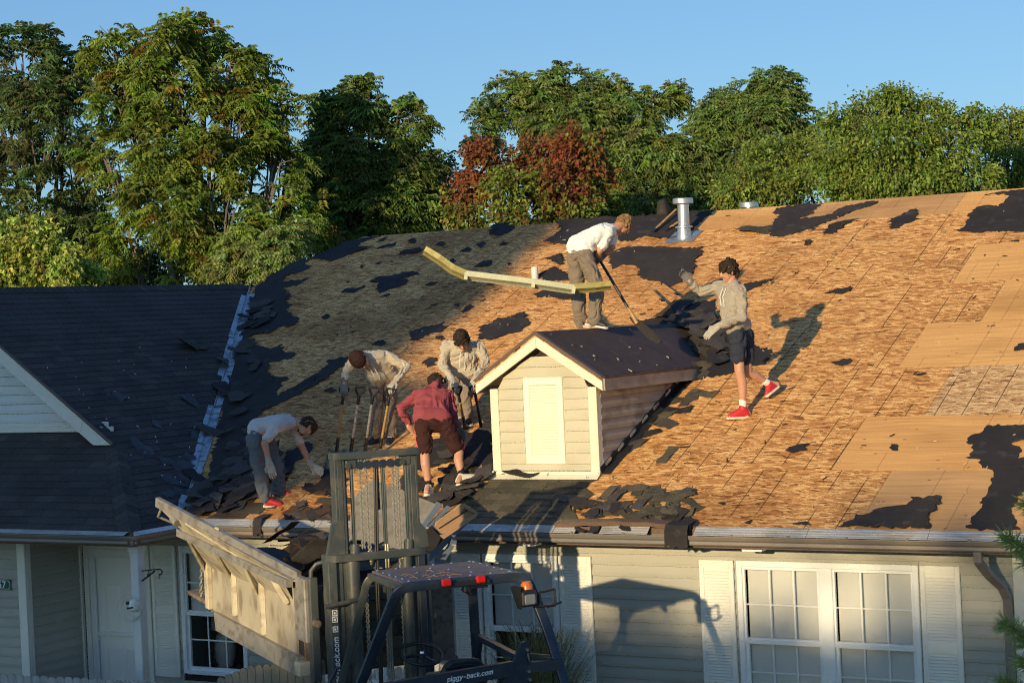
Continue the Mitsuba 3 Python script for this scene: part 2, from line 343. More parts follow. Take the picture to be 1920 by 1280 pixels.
mb = MB(); mb.cbox((b - .06, -.035, 1.02), (b - .02, -.013, 1.22), .006); mb.tube([(b - .04, -.035, 1.12), (b - .04, -.075, 1.12), (b - .15, -.078, 1.125)], .011); obj('handle', mb, 'm_black_metal', D)

# recess of the porch: side wall, front wall with corner trim
SW = obj('porch_side_wall', MB().box((-6.50, -.985, .0), (-6.382, .0, 2.56)), 'm_gap_shade', HOUSE)
siding(SW, 'm_siding', (-6.380, -.985, 0), (0, 1, 0), (1, 0, 0), .06, .96, .20, 2.512)
PW = obj('porch_front_wall', MB().box((-12.6, -.985, .0), (-6.503, -.90, 2.56)), 'm_gap_shade', HOUSE)
siding(PW, 'm_siding', (0, -.985, 0), (1, 0, 0), (0, -1, 0), -9.6, -6.49, .20, 2.512)
mb = MB(); mb.cbox((-6.485, -1.012, .19), (-6.352, -.987, 2.5), .004); mb.cbox((-6.378, -.9865, .19), (-6.352, -.905, 2.5), .004); obj('corner_trim', mb, 'm_trim', HOUSE)
mb = MB(); mb.cbox((-6.379, -.055, .19), (-6.345, -.004, 2.4), .004); mb.cbox((-6.345, -.055, 2.33), (-5.2, -.004, 2.42), .004); obj('corner_trim', mb, 'm_trim', HOUSE)
mb = MB(); mb.cbox((-4.315, -1.38, 0), (-4.195, -1.26, 2.513), .008); mb.cbox((-4.33, -1.395, 2.42), (-4.18, -1.245, 2.512), .004); obj('porch_post', mb, 'm_siding_white', HOUSE)
mb = MB(); mb.box((-9.5, -1.44, 2.515), (-4.17, -.03, 2.54)); mb.box((-4.16, -.434, 2.512), (5.72, -.025, 2.537)); obj('soffit', mb, 'm_fascia_brown', HOUSE)  # dark soffit colour stands in for the shadow strip under the gutter
mb = MB(); mb.box((-6.35, -1.4, .0), (-4.1, -.0, .18)); obj('porch_slab', mb, 'm_asphalt', HOUSE)

# gutters: K profile swept along the eaves, bright guard sheet on top
def gutter(p0, p1, out, z=2.640, mk='m_gutter', h=.105, w=.115):
    p0, p1, out = A(*p0, 0), A(*p1, 0), A(*out, 0); d = p1 - p0; L = np.linalg.norm(d); d /= L
    prof = [(0, h), (.003, h), (.003, .004), (w * .60, .004), (w * .72, .02), (w * .66, .05), (w * .86, .068), (w * .97, .098), (w * .97, h - .004), (w * .86, h - .004), (w * .86, h), (w, h), (w, .095), (w * .89, .064), (w * .72, .046), (w * .76, .016), (w * .62, 0), (0, 0)]
    mb = MB(); mb.prism(prof, lambda v: p0 + np.outer(v[:, 0], out) + np.outer(v[:, 1], A(0, 0, 1)) + np.outer(v[:, 2], d) + A(0, 0, z - h), 0, L)
    return obj('gutter', mb, mk, HOUSE)
GY = -.465
gutter((-4.02, GY), (.90, GY), (0, -1)); gutter((.903, GY - .002), (2.44, GY - .002), (0, -1), mk='m_gutter_gray'); gutter((2.443, GY), (5.95, GY), (0, -1))
gutter((-10.0, -1.50), (-4.02, -1.50), (0, -1)); gutter((-4.13, -1.612), (-4.13, -.58), (1, 0))
mb = MB(); mb.box((-10, -1.496, 2.505), (-4.13, -1.47, 2.66)); mb.box((-4.16, -1.47, 2.505), (-4.134, -.45, 2.66)); mb.box((-4.13, -.461, 2.505), (5.95, -.435, 2.70)); obj('fascia_board', mb, 'm_fascia_brown', HOUSE)
def guard(x0, x1, mk='m_alu', y0=-.470, z0=2.726, y1=-.570, z1=2.646):
    mb = MB(); n = 4
    for i in range(n):
        a, b = i / n, (i + 1) / n; f = lambda t: (y0 + (y1 - y0) * t, z0 + (z1 - z0) * t)
        (ya, za), (yb, zb) = f(a), f(b); mb.quad((x0, ya, za), (x1, ya, za), (x1, yb, zb + .004), (x0, yb, zb + .004)); mb.quad((x0, yb, zb + .004), (x1, yb, zb + .004), (x1, yb, zb), (x0, yb, zb))
    return obj('gutter_guard', mb, mk, HOUSE)
for x0, x1 in ((-4.0, -2.2), (-2.195, -.5), (-.495, .86), (.865, 1.13), (1.42, 1.98), (2.50, 3.72), (3.724, 4.95), (4.954, 5.95)): guard(x0, x1)
mb = MB()
for a, b in ((-10, -8), (-7.995, -6), (-5.995, -4.2)): mb.quad((a, -1.50, 2.680), (b, -1.50, 2.680), (b, -1.60, 2.645), (a, -1.60, 2.645))
mb.quad((-4.13, -1.5, 2.680), (-4.13, -.58, 2.680), (-4.035, -.58, 2.645), (-4.035, -1.6, 2.645)); obj('gutter_guard', mb, 'm_alu', HOUSE)
mb = MB()
for x in np.arange(-3.8, 5.8, .61): mb.cbox((x, -.584, 2.636), (x + .03, -.545, 2.660), .004)
stuff(obj('gutter_clips', mb, 'm_gutter', HOUSE))
# downspout at the right end
mb = MB(); c = [(5.42, -.50, 2.54), (5.42, -.50, 2.44), (5.47, -.36, 2.30), (5.53, -.16, 2.16), (5.56, -.10, 2.04), (5.56, -.085, 1.8), (5.56, -.085, .2)]
c = np.array(c)
for p, q in zip(c[:-1], c[1:]): mb.beam(p - (q - p) * .03, q + (q - p) * .03, .075, .058, (0, 1, .2) if abs((q - p)[2]) > .3 * np.linalg.norm(q - p) else (0, 0, 1))
obj('downspout', mb, 'm_gutter', HOUSE)
mb = MB(); mb.cbox((5.60, -.03, .2), (5.74, -.004, 2.46), .004); mb.cbox((5.722, -.0045, .2), (5.745, .10, 2.46), .004); obj('corner_trim', mb, 'm_trim', HOUSE)
for x in (.42, 3.05):
    mb = MB(); mb.prism([(-.13, 0), (.13, 0), (.10, -.045), (-.10, -.045)], frame((x, -.30, 2.511), (1, 0, 0), (0, 0, 1), (0, -1, 0)), -.06, .06); obj('soffit_light', mb, 'm_white_paint', HOUSE)
# ------------------------------------------------------------------ roofs
FELT = [[(-8.29,7.306),(-8.296,7.735),(-8.245,8.3),(-8.098,8.504),(-7.663,8.023),(-7.758,7.862),(-7.914,7.839),(-7.894,7.492),(-7.403,7.581),(-7.486,7.295),(-7.703,7.258),(-7.224,6.81),(-7.265,6.672),(-7.015,6.545),(-6.999,6.324),(-6.708,6.041),(-6.496,5.963),(-6.432,5.689),(-6.493,5.619),(-6.646,5.727),(-6.712,5.43),(-6.988,5.396),(-6.975,5.208),(-6.768,5.025),(-6.323,4.865),(-6.209,5.038),(-6.011,4.788),(-5.713,4.643),(-5.698,4.536),(-5.989,4.379),(-5.783,4.038),(-5.464,3.817),(-5.32,3.877),(-5.239,3.54),(-5.116,3.306),(-4.969,3.626),(-4.872,3.986),(-4.948,4.399),(-4.642,4.448),(-4.619,4.056),(-4.637,3.626),(-4.806,3.261),(-5.032,2.856),(-4.928,2.388),(-4.471,1.639),(-4.195,1.366),(-3.992,1.005),(-3.517,0.215),(-3.663,0.071),(-4.654,1.071),(-5.968,3.21),(-7.362,5.599)],[(-7.978,8.452),(-7.738,8.781),(-7.69,9.143),(-7.407,9.248),(-7.062,9.306),(-6.998,9.37),(-7.12,9.203),(-7.254,9.113),(-7.305,8.863),(-6.866,8.761),(-7.08,8.612),(-7.256,8.458),(-7.406,8.265),(-7.748,8.419)],[(-6.78,8.676),(-6.766,8.818),(-6.519,8.94),(-6.506,8.779),(-6.656,8.694)],[(-6.976,8.996),(-6.962,9.141),(-6.836,9.158),(-6.85,9.014)],[(-6.335,8.97),(-6.314,9.076),(-6.141,8.94),(-6.123,8.807),(-6.247,8.848)],[(-6.199,8.378),(-6.121,8.578),(-5.856,8.574),(-5.757,8.489),(-5.793,8.354),(-6.114,8.344)],[(-5.642,8.684),(-5.583,8.782),(-5.429,8.652),(-5.509,8.593)],[(-4.771,8.94),(-4.919,9.396),(-4.694,9.395),(-4.458,9.246),(-4.453,8.995),(-4.577,8.873)],[(-4.962,8.303),(-4.908,8.433),(-4.784,8.38),(-4.791,8.278)],[(-4.784,8.554),(-4.751,8.668),(-4.633,8.566),(-4.651,8.395)],[(-4.358,8.49),(-4.354,8.628),(-4.213,8.537),(-4.262,8.454)],[(-4.956,7.926),(-4.962,8.049),(-4.824,7.942),(-4.847,7.844)],[(-4.331,7.608),(-4.282,7.8),(-4.12,7.811),(-4.041,7.635),(-4.232,7.594)],[(-6.067,7.3),(-6.003,7.459),(-5.782,7.464),(-5.406,7.583),(-5.219,7.479),(-5.489,7.295),(-5.319,7.274),(-5.262,7.071),(-5.462,6.932),(-5.56,6.783),(-5.776,7.034),(-5.777,7.165)],[(-6.354,6.905),(-6.344,7.068),(-6.156,7.026),(-6.044,7.131),(-6.026,6.998),(-6.08,6.854)],[(-4.875,6.992),(-4.822,7.115),(-4.665,7.083),(-4.743,6.977)],[(-3.769,6.987),(-3.624,6.938),(-3.582,6.776),(-3.678,6.819)],[(-6.075,5.923),(-6.068,6.034),(-5.949,5.973),(-5.957,5.838)],[(-5.837,5.993),(-5.783,6.081),(-5.766,6.005)],[(-3.875,6.134),(-3.769,6.153),(-3.739,6.047)],[(-3.613,5.897),(-3.614,6.137),(-3.486,6.034),(-3.523,5.918)],[(-4.109,5.27),(-3.971,5.432),(-3.75,5.499),(-3.733,5.597),(-3.654,5.433),(-3.549,5.423),(-3.565,5.224),(-3.728,5.209),(-3.82,4.972),(-3.94,4.982)],[(-3.567,5.054),(-3.467,5.102),(-3.403,4.94),(-3.502,4.964)],[(-3.027,5.349),(-2.901,5.451),(-2.851,5.619),(-2.617,5.597),(-2.595,5.768),(-2.523,5.79),(-2.324,5.456),(-2.222,5.39),(-2.256,5.113),(-2.422,5.016),(-2.586,4.864),(-2.788,4.908)],[(-3.324,4.265),(-3.28,4.381),(-3.173,4.363),(-3.032,4.14),(-3.126,4.067)],[(-3.209,7.816),(-3.072,7.895),(-2.947,7.91),(-2.839,7.602),(-3.013,7.658)],[(-2.99,7.206),(-2.878,7.446),(-2.639,7.224),(-2.319,7.12),(-2.282,6.867),(-2.777,6.897)],[(-2.71,6.4),(-2.583,6.567),(-2.412,6.505),(-2.498,6.287)],[(-2.279,6.293),(-2.179,6.371),(-1.942,6.167),(-2.174,6.192)],[(-5.189,5.361),(-5.149,5.417),(-5.114,5.314)],[(-5.452,5.295),(-5.391,5.319),(-5.375,5.247)],[(-5.489,6.615),(-5.358,6.76),(-5.33,6.61)],[(-4.526,4.846),(-4.42,5.008),(-4.304,4.914),(-4.324,4.802)],[(-6.538,7.324),(-6.472,7.349),(-6.462,7.281)],[(-6.396,8.021),(-6.339,8.117),(-6.292,7.986)],[(-6.604,7.876),(-6.619,8.044),(-6.56,7.884)],[(-3.786,7.666),(-3.724,7.69),(-3.701,7.589)],[(-3.515,6.247),(-3.461,6.344),(-3.466,6.236)],[(-4.317,6.21),(-4.207,6.278),(-4.23,6.188)],[(-1.905,7.383),(-2.17,7.853),(-2.019,7.977),(-1.73,8.045),(-1.176,7.853),(-0.636,7.844),(-0.529,7.545),(-0.565,7.34),(-0.443,7.116),(-0.39,6.704),(-0.552,6.392),(-0.892,6.699),(-1.178,6.802),(-1.406,7.245),(-1.704,7.356),(-1.785,7.19)],[(-3.601,8.519),(-3.51,8.817),(-3.525,9.056),(-3.768,9.338),(-3.228,9.366),(-2.768,9.326),(-1.819,9.357),(-1.037,9.333),(-1.106,9.035),(-1.108,8.654),(-1.109,8.281),(-1.58,8.281),(-1.822,8.469),(-1.991,8.27),(-2.447,8.416),(-3.012,8.352),(-3.137,8.333)],[(-3.216,7.818),(-2.973,7.932),(-2.688,7.417),(-3.014,7.679)],[(-2.715,6.439),(-2.502,6.586),(-2.286,6.595),(-1.983,6.357),(-2.011,6.16),(-2.242,6.251)],[(-0.546,5.248),(-0.305,5.349),(-0.12,5.578),(0.037,5.812),(0.337,5.906),(0.454,5.613),(0.256,5.418),(0.675,5.197),(0.885,4.942),(1.459,4.408),(1.75,4.248),(1.817,3.862),(1.601,3.769),(1.457,3.617),(1.024,3.428),(0.968,3.013),(0.694,3.233),(0.872,3.922),(0.024,4.72)],[(0.568,6.389),(0.984,6.468),(0.765,6.238),(0.7,6.118)],[(0.293,8.104),(0.141,8.663),(0.121,8.941),(-0.025,9.036),(-0.018,9.244),(0.329,9.285),(0.697,9.251),(0.525,9.04),(0.617,9.127),(0.663,8.878),(0.48,8.707),(0.889,8.77),(1.052,9.082),(1.288,9.175),(1.546,9.195),(1.492,9.034),(1.281,8.869),(1.123,8.628),(0.909,8.399),(0.726,8.166),(0.505,8.038)],[(1.112,8.038),(1.101,8.301),(1.166,8.421),(1.265,8.438),(1.462,8.556),(1.387,8.384),(1.323,8.264),(1.25,8.016)],[(2.048,8.079),(1.962,8.482),(2.246,8.681),(2.326,8.581),(2.327,8.321),(2.225,8.241),(2.184,8.088)],[(0.962,7.646),(0.93,7.81),(1.007,7.83),(1.046,7.665)],[(3.094,7.782),(3.132,8.087),(3.06,8.354),(3.112,8.615),(3.427,8.622),(3.455,8.799),(3.467,8.994),(3.351,9.117),(2.991,9.167),(3.617,9.231),(4.057,9.209),(4.416,7.627),(3.995,7.666),(3.582,7.733)],[(1.843,5.938),(1.978,6.075),(2.151,6.094),(2.184,5.995),(2.096,5.865)],[(2.685,3.798),(2.731,3.891),(2.835,3.908),(2.892,3.832),(2.839,3.764)],[(4.748,4.015),(4.779,4.177),(4.947,4.235),(4.992,4.044)],[(0.773,7.995),(0.896,8.322),(0.932,8.296),(0.818,8.053)],[(3.864,7.357),(4.0,7.365),(3.991,7.307)],[(3.651,6.93),(3.677,6.961),(3.68,6.891)],[(5.295,0.02),(5.3,0.293),(5.35,0.432),(5.288,0.536),(5.312,0.713),(5.318,0.929),(5.238,1.205),(5.106,1.298),(5.029,1.45),(4.904,1.47),(4.928,1.624),(4.875,1.683),(4.91,1.76),(4.815,1.801),(4.792,1.92),(4.911,2.038),(4.947,2.191),(5.325,2.169),(5.57,2.144),(5.634,1.867),(5.407,1.832),(5.294,1.775),(5.418,1.638),(5.446,1.448),(5.491,1.485),(5.643,1.447),(5.694,0.933),(5.633,0.612),(5.642,0.37),(5.82,-0.012)],[(4.019,0.03),(4.027,0.118),(4.125,0.156),(4.115,0.244),(4.194,0.229),(4.295,0.373),(4.418,0.447),(4.553,0.486),(4.593,0.594),(4.541,0.648),(4.855,0.628),(4.883,0.528),(4.888,0.387),(4.849,0.211),(4.946,0.06),(4.958,0.016)],[(2.861,1.623),(2.953,1.765),(3.07,1.784),(3.107,1.62),(2.965,1.561)],[(4.026,1.692),(4.011,1.772),(4.07,1.771),(4.132,1.631),(4.074,1.632)],[(2.674,3.798),(2.731,3.891),(2.849,3.931),(2.892,3.832),(2.824,3.741)],[(2.223,0.27),(2.304,0.271),(2.362,0.18),(2.506,0.074),(2.503,-0.017),(2.226,-0.026),(1.986,0.059),(2.003,0.208)],[(2.981,0.07),(3.076,0.127),(3.049,0.047)],[(3.545,-0.002),(3.664,0.09),(3.725,0.021)],[(2.559,0.464),(2.602,0.484),(2.656,0.448),(2.617,0.421)],[(2.033,2.139),(2.085,2.173),(2.115,2.094)],[(3.78,3.443),(3.907,3.468),(3.843,3.403)],[(-3.866,1.695),(-3.607,1.88),(-3.486,1.738),(-3.492,1.46),(-3.612,1.278)],[(-2.969,1.189),(-3.006,1.368),(-2.848,1.368),(-2.544,0.971),(-2.838,0.947)],[(-3.019,0.749),(-3.028,0.88),(-2.74,0.796),(-2.556,0.669),(-2.652,0.583),(-2.832,0.623)],[(-3.311,0.834),(-3.59,1.008),(-3.494,1.143),(-3.46,1.053)],[(-4.402,3.401),(-4.353,3.504),(-4.165,3.39),(-4.261,3.316)],[(-3.827,1.883),(-3.681,1.952),(-3.591,1.856),(-3.709,1.787)],[(-1.911,1.813),(-1.764,2.085),(-1.258,2.213),(-1.022,2.071),(-0.657,1.363),(-0.896,1.278),(-1.258,1.408),(-1.429,1.278),(-1.648,1.148),(-2.005,1.499)]]
# main roof: framing sheet, back slope, then sheathing panels
UL, UR = -9.6, 6.05
yr, zr = YE + SR * CA, ZE + SR * SA
VA, VB = A(-8.466, 6.385, 5.64), A(-4.2, -.61, 2.65)          # valley top and foot
RIDGE_L = A(-7.43, yr, zr)
mb = MB()
base = [rf(-4.1, -.0, -.03), rf(UR, 0, -.03), rf(UR, SR, -.03), RIDGE_L + A(0, 0, -.03), VA + A(0, 0, -.03)]
mb.add(base, [[0, 1, 2], [0, 2, 3], [0, 3, 4]])
yb = 2 * yr + .45
mb.add([RIDGE_L, A(UR, yr, zr), A(UR, yb, ZE), A(-14., yb, ZE)], [[0, 2, 1], [0, 3, 2]]); mb.add([RIDGE_L + A(0, 0, -.03), VA + A(0, 0, -.03), A(-14, VA[1], 2.7), A(-14, yb, ZE)], [[0, 1, 2], [0, 2, 3]])
mb.box((-14, yb - .5, 0), (5.72, yb - .4, 2.6)); 
ROOF = obj('roof', mb, 'm_gap_shade', HOUSE)
GE = obj('end_wall', MB().prism([(.1, 0), (yb - .5, 0), (yb - .5, 2.6), (yr, zr - .08), (.1, 2.86)], frame((5.63, 0, 0), (0, 1, 0), (0, 0, 1), (1, 0, 0)), 0, .088), 'm_gap_shade', HOUSE)
siding(GE, 'm_siding', (5.722, 0, 0), (0, 1, 0), (1, 0, 0), .11, yb - .55, .20, zr - .2, z_ref=LAP0 + LAP * 40, clip=lambda z: (YE + (z + .06 - ZE) / math.tan(AL) if z > 2.8 else .11, 2 * yr - (YE + (z + .06 - ZE) / math.tan(AL)) if z > 2.8 else yb - .55))
mb = MB(); mb.beam(rf(UR + .012, -.03, -.085), rf(UR + .012, SR, -.085), .024, .16, (0, -SA, CA)); obj('end_rake_board', mb, 'm_trim', HOUSE)
mb = MB(); mb.hexa([rf(5.72, 0, -.075), rf(UR, 0, -.075), rf(UR, SR, -.075), rf(5.72, SR, -.075), rf(5.72, 0, -.06), rf(UR, 0, -.06), rf(UR, SR, -.06), rf(5.72, SR, -.06)]); obj('end_soffit', mb, 'm_trim', HOUSE)
def left_limit(s):          # valley, then the hip, as u along the slope at s
    y = YE + s * CA
    if y < VA[1]: return max(VB[0] + (y - VB[1]) / (VA[1] - VB[1]) * (VA[0] - VB[0]), VA[0])
    return VA[0] + (y - VA[1]) / (yr - VA[1]) * (RIDGE_L[0] - VA[0])
JOINT = {0: 4.19, 1: 3.53, 2: 4.18, 3: 3.51, 4: 4.15, 5: 3.475, 6: 2.9, 7: 2.79}
PLY = {(0, 1), (1, 1), (3, 1), (4, 1), (5, 1), (7, 0), (7, 1), (7, -1)}
for r in range(8):
    s0, s1 = r * 1.22, min(r * 1.22 + 1.22, SR)
    j = JOINT[r] - 2.44 * 7; k = -7
    while j < UR:
        a, b = j + .0025, min(j + 2.4375, UR)
        l0, l1 = left_limit(s0), left_limit(s1)
        ok = b > min(l0, l1) + .05
        if ok:
            a0, a1, b0, b1 = max(a, l0), max(a, l1), max(b, l0 + .01), max(b, l1 + .01)
            kk = round((j - JOINT[r]) / 2.44) + 1
            m = ('m_plywood_grey' if (r, kk) in ((0, 1), (7, 0)) else 'm_plywood') if (r, kk) in PLY else ('m_osb_grey' if (r, kk) == (2, 1) else ('m_osb' if (r * 3 + kk) % 3 else 'm_osb_b'))
            dz = rng.uniform(-.0012, .0012)
            P = [(a0, s0 + .0025), (b0, s0 + .0025), (b1, s1 - .0025), (a1, s1 - .0025)]
            mb = MB(); mb.hexa([rf(u, s, -.012) for u, s in P] + [rf(u, s, dz) for u, s in P]); obj('sheathing_panel', mb, m, ROOF)
        j += 2.44; k += 1
mb = MB(); mb.box((-4.1, YE - .018, ZE - .055), (.86, YE - .003, ZE + .003)); obj('drip_edge', mb, 'm_fascia_brown', ROOF)
mb = MB(); mb.box((2.46, YE - .018, ZE - .03), (UR, YE - .003, ZE + .003)); obj('drip_edge', mb, 'm_fascia_brown', ROOF)
mb = MB()           # bent brown drip edge lifted off the gutter
xs = np.linspace(.86, 2.44, 14)
for a, b in zip(xs[:-1], xs[1:]):
    f = lambda x: .035 * math.sin((x - .86) / 1.58 * math.pi) + .006 * math.sin(x * 17)
    mb.hexa([(a, YE - .06, ZE - .03 + f(a)), (b, YE - .06, ZE - .03 + f(b)), (b, YE + .07, ZE + .02 + f(b) * .6), (a, YE + .07, ZE + .02 + f(a) * .6), (a, YE - .063, ZE + .012 + f(a)), (b, YE - .063, ZE + .012 + f(b)), (b, YE + .07, ZE + .045 + f(b) * .6), (a, YE + .07, ZE + .045 + f(a) * .6)])
obj('drip_edge', mb, 'm_fascia_brown', ROOF)
mb = MB()
for x in np.arange(-7.3, UR - .2, .30): mb.beam(A(x, yr, zr + .008), A(x + .296, yr, zr + .008), .20, .012)
def jag(poly, step=.036, amp=.036, r=None):
    r = r or random; P = []; n = len(poly)
    for i in range(n):
        a, b = A(*poly[i]), A(*poly[(i + 1) % n]); d = b - a; L = np.linalg.norm(d)
        if L < 1e-6: continue
        nn = A(-d[1], d[0]) / L; m = max(1, int(L / step)); off = 0
        for k in range(m):
            t = k / m; P.append(a + d * t + nn * off * math.sin(math.pi * t if m > 1 else 0) ** .5); off = r.uniform(-amp, amp) * min(1, L * 3) * (1 if r.random() < .8 else 1.9)
    return np.array(P)
from shapely.geometry import Polygon, MultiPolygon
def clean(P):
    g = Polygon(P).buffer(0)
    if g.geom_type != 'Polygon': g = max(g.geoms, key=lambda q: q.area)
    return np.array(g.exterior.coords)[:-1]
import shapely
def felt_mesh(q, i):
    """torn felt: edges lifted and curled here and there, a few wrinkles"""
    cs = m3.CrossSection([q if Polygon(q).exterior.is_ccw else q[::-1]]); m = m3.Manifold.extrude(cs, .0035).refine_to_length(.085).to_mesh(); v = m.vert_properties[:, :3].astype(float)
    d = shapely.distance(Polygon(q).exterior, shapely.points(v[:, 0], v[:, 1])); n1 = meshkit.noise(np.c_[v[:, :2] * 3.1, np.full(len(v), i * 7.3)]); n2 = meshkit.noise(np.c_[v[:, :2] * 7., np.full(len(v), i * 3.3)])
    v[:, 2] += .0045 + .0006 * (i % 4) + np.maximum(0, n1 - .45) * .075 * np.maximum(0, 1 - d / .085) + .006 * np.maximum(0, n2 - .5)
    return MB().add(RFR(v), m.tri_verts)
for i, p in enumerate(FELT):
    q = clean(jag(p)); q = clean(q + np.c_[np.array([.05 * (meshkit.noise(A(0., y * 22, i * 1.7)) - .5) for x, y in q]), np.zeros(len(q))]); mb = felt_mesh(q, i); obj('felt_patch', mb, 'm_felt' if i % 3 else 'm_felt_b', ROOF)

# shingles: one tapered tab each
def tabs(fr, s0, s1, lims, parent, mats, name='shingle', expo=.127, tab=.305, limit=300, seed=1, h0=.004, skip=None, stuff_first=True):
    """courses from s0 up to s1; lims(s) -> (u0, u1); entries for the lowest courses up to the limit, the rest one stuff mesh"""
    R = random.Random(seed); made, rest = 0, MB(); i = 0; s = s0
    while s < s1 - .02:
        e = min(expo, s1 - s); a0, b0 = lims(s); a1, b1 = lims(s + e); off = (i % 2) * tab / 2 + R.uniform(-.012, .012)
        u = math.floor((min(a0, a1) - off) / tab) * tab + off
        while u < max(b0, b1):
            c0, d0, c1, d1 = max(u + .002, a0), min(u + tab - .002, b0), max(u + .002, a1), min(u + tab - .002, b1)
            if (d0 > c0 + .015 or d1 > c1 + .015) and not (skip and skip((c0 + d0) / 2, s + e / 2)):
                d0, d1 = max(d0, c0 + .001), max(d1, c1 + .001); t = R.uniform(.0065, .0115)
                q = lambda h: fr(A((c0, s - .004 + R.uniform(-.002, .002), h[0]), (d0, s - .004 + R.uniform(-.002, .002), h[0]), (d1, s + e, h[1]), (c1, s + e, h[1])))
                tgt = MB() if made < limit else rest
                tgt.hexa(np.vstack([q((0, 0)), q((h0 + t, h0 + R.uniform(0, .0012)))]))
                if made < limit: obj(name, tgt, mats[R.randrange(len(mats))], parent)
                made += 1
            u += tab
        s += e; i += 1
    if rest.n: stuff(obj(name + 's_beyond', rest, mats[0], parent))

# wing: right slope falling to the right, hipped skirt in front, gable between
WS = .70; wl = math.hypot(1, WS); SW_, CW_ = WS / wl, 1 / wl
wx = lambda z: -8.466 - (z - 5.64) / WS
WFR = frame((-4.2, 0, 2.654), (0, 1, 0), (-CW_, 0, SW_), (SW_, 0, CW_))          # (y, s, h)
KS = .73; kl = math.hypot(1, KS); SK, CK = KS / kl, 1 / kl
KFR = frame((0, -1.47, 2.654), (1, 0, 0), (0, CK, SK), (0, -SK, CK))             # (x, s, h)
wtop = (5.64 - 2.654) / SW_
hipx = lambda z: -4.2 - (z - 2.654) * 1.426
hipy = lambda z: -1.47 + (z - 2.654) / KS
zf = 3.60
mb = MB()
yv = lambda z: .535 + (z - 3.14) * 2.34
mb.add([(-4.2, -1.47, 2.65), (-4.2, yv(2.65), 2.65), VA, (-8.466, -.26, 5.64), (wx(zf), -.26, zf - .005), (wx(zf), hipy(zf), zf)], [[2, 3, 4], [2, 4, 5], [2, 5, 1], [1, 5, 0]])
mb.add([(-4.2, -1.47, 2.65), (hipx(3.76), .03, 3.745), (-12.7, .03, 3.745), (-12.7, -1.47, 2.65)], [[0, 1, 2], [0, 2, 3]])
mb.add([(-8.466, -.26, 5.64), VA, (-8.466, yr, 5.64), (-12.7, yr, 2.65), (-12.7, -.26, 2.65)], [[0, 1, 2], [0, 2, 3], [0, 3, 4]])
WROOF = obj('wing_roof', mb, 'm_shingle_0', HOUSE)
def wlims(s):
    z = 2.654 + s * SW_
    return (hipy(z) + .02 if z < zf else -.27), yv(z) - .12
tabs(WFR, 0, wtop - .03, wlims, WROOF, SH, limit=295, seed=3)
def klims(s):
    z = 2.654 + s * SK; return -9.3, hipx(z) - .01
tabs(KFR, 0, 1.06 / SK, klims, WROOF, SH, name='skirt_shingle', expo=.127, seed=5)
def caps(p, q, n1, n2, parent, mats, name, w=.15, step=.13, seed=2):
    """folded cap shingles along the line p-q; n1, n2 point down each side"""
    R = random.Random(seed); p, q = A(*p), A(*q); L = np.linalg.norm(q - p); d = (q - p) / L; up = -(A(*n1) + A(*n2)); up = A(0, 0, 1); k = int(L / step)
    for i in range(k):
        a = p + d * i * step; b = a + d * (step + .03); mb = MB(); lo, hi = .016, .007
        f = lambda c, h, n: c + up * h + A(*n) * w
        mb.add([a + up * (lo + .004), b + up * (hi + .003), f(b, hi, n1), f(a, lo, n1), f(b, hi, n2), f(a, lo, n2), f(a, lo - .012, n1), f(a, lo - .012, n2), a + up * (lo - .01)], [[0, 1, 2], [0, 2, 3], [0, 5, 4], [0, 4, 1], [3, 6, 8], [3, 8, 0], [0, 8, 7], [0, 7, 5]])
        obj(name, mb, mats[R.randrange(len(mats))], parent)
nrm = lambda v: A(*v) / np.linalg.norm(v)
caps((-4.18, -1.49, 2.652), (hipx(zf), hipy(zf), zf), nrm((CW_ * 0 + .35, .937, .35 * 0 - .0)) * 1.0 if False else nrm((.62, .70, -.40)), nrm((-.70, -.62, -.42)), WROOF, SH, 'hip_cap')
caps((-8.466, -.26, 5.648), (-8.466, 6.25, 5.648), nrm((CW_, 0, -SW_)), nrm((-CW_, 0, -SW_)), WROOF, SH, 'ridge_cap', w=.14, step=.14)
# gable and its rake boards
GW = obj('gable_wall', MB().prism([(-12.7, 3.70), (-5.70, 3.70), (-8.466, 5.56), (-12.7, 2.7)], frame((0, .06, 0), (1, 0, 0), (0, 0, 1), (0, -1, 0)), 0, .05), 'm_gap_shade', HOUSE)
siding(GW, 'm_siding_white', (0, .008, 0), (1, 0, 0), (0, -1, 0), -9.3, -5.6, 3.86, 5.4, z_ref=3.86 + LAP * 14, clip=lambda z: (-9.3, wx(z + .13)))
mb = MB(); mb.cbox((-9.3, -.03, 3.735), (-5.72, .007, 3.80), .006); mb.cbox((-9.3, -.022, 3.80), (-5.8, .007, 3.86), .006); obj('gable_base_trim', mb, 'm_trim', HOUSE)
zt = lambda x: 5.64 - WS * (x + 8.466) - .012
xe = -8.466 + (5.64 - .012 - 3.585) / WS
mb = MB(); xm = -5.98
F1 = frame((0, -.262, 0), (1, 0, 0), (0, 0, 1), (0, 1, 0))
mb.prism([(xe, 3.585), (xe - .285, 3.585), (xm - .07, zt(xm) - .20 + .05), (xm, zt(xm))], F1, 0, .028); obj('rake_board', mb, 'm_trim', HOUSE)
mb = MB(); mb.prism([(xm - .004, zt(xm - .004)), (xm - .074, zt(xm) - .15), (-8.466, zt(-8.466) - .2), (-8.466, zt(-8.466))], F1, 0, .026); obj('rake_board', mb, 'm_trim', HOUSE)
mb = MB(); mb.beam(A(wx(3.585) + .03, -.268, 3.592), A(-8.466, -.268, 5.648), .02, .024); obj('rake_drip_edge', mb, 'm_fascia_brown', HOUSE)
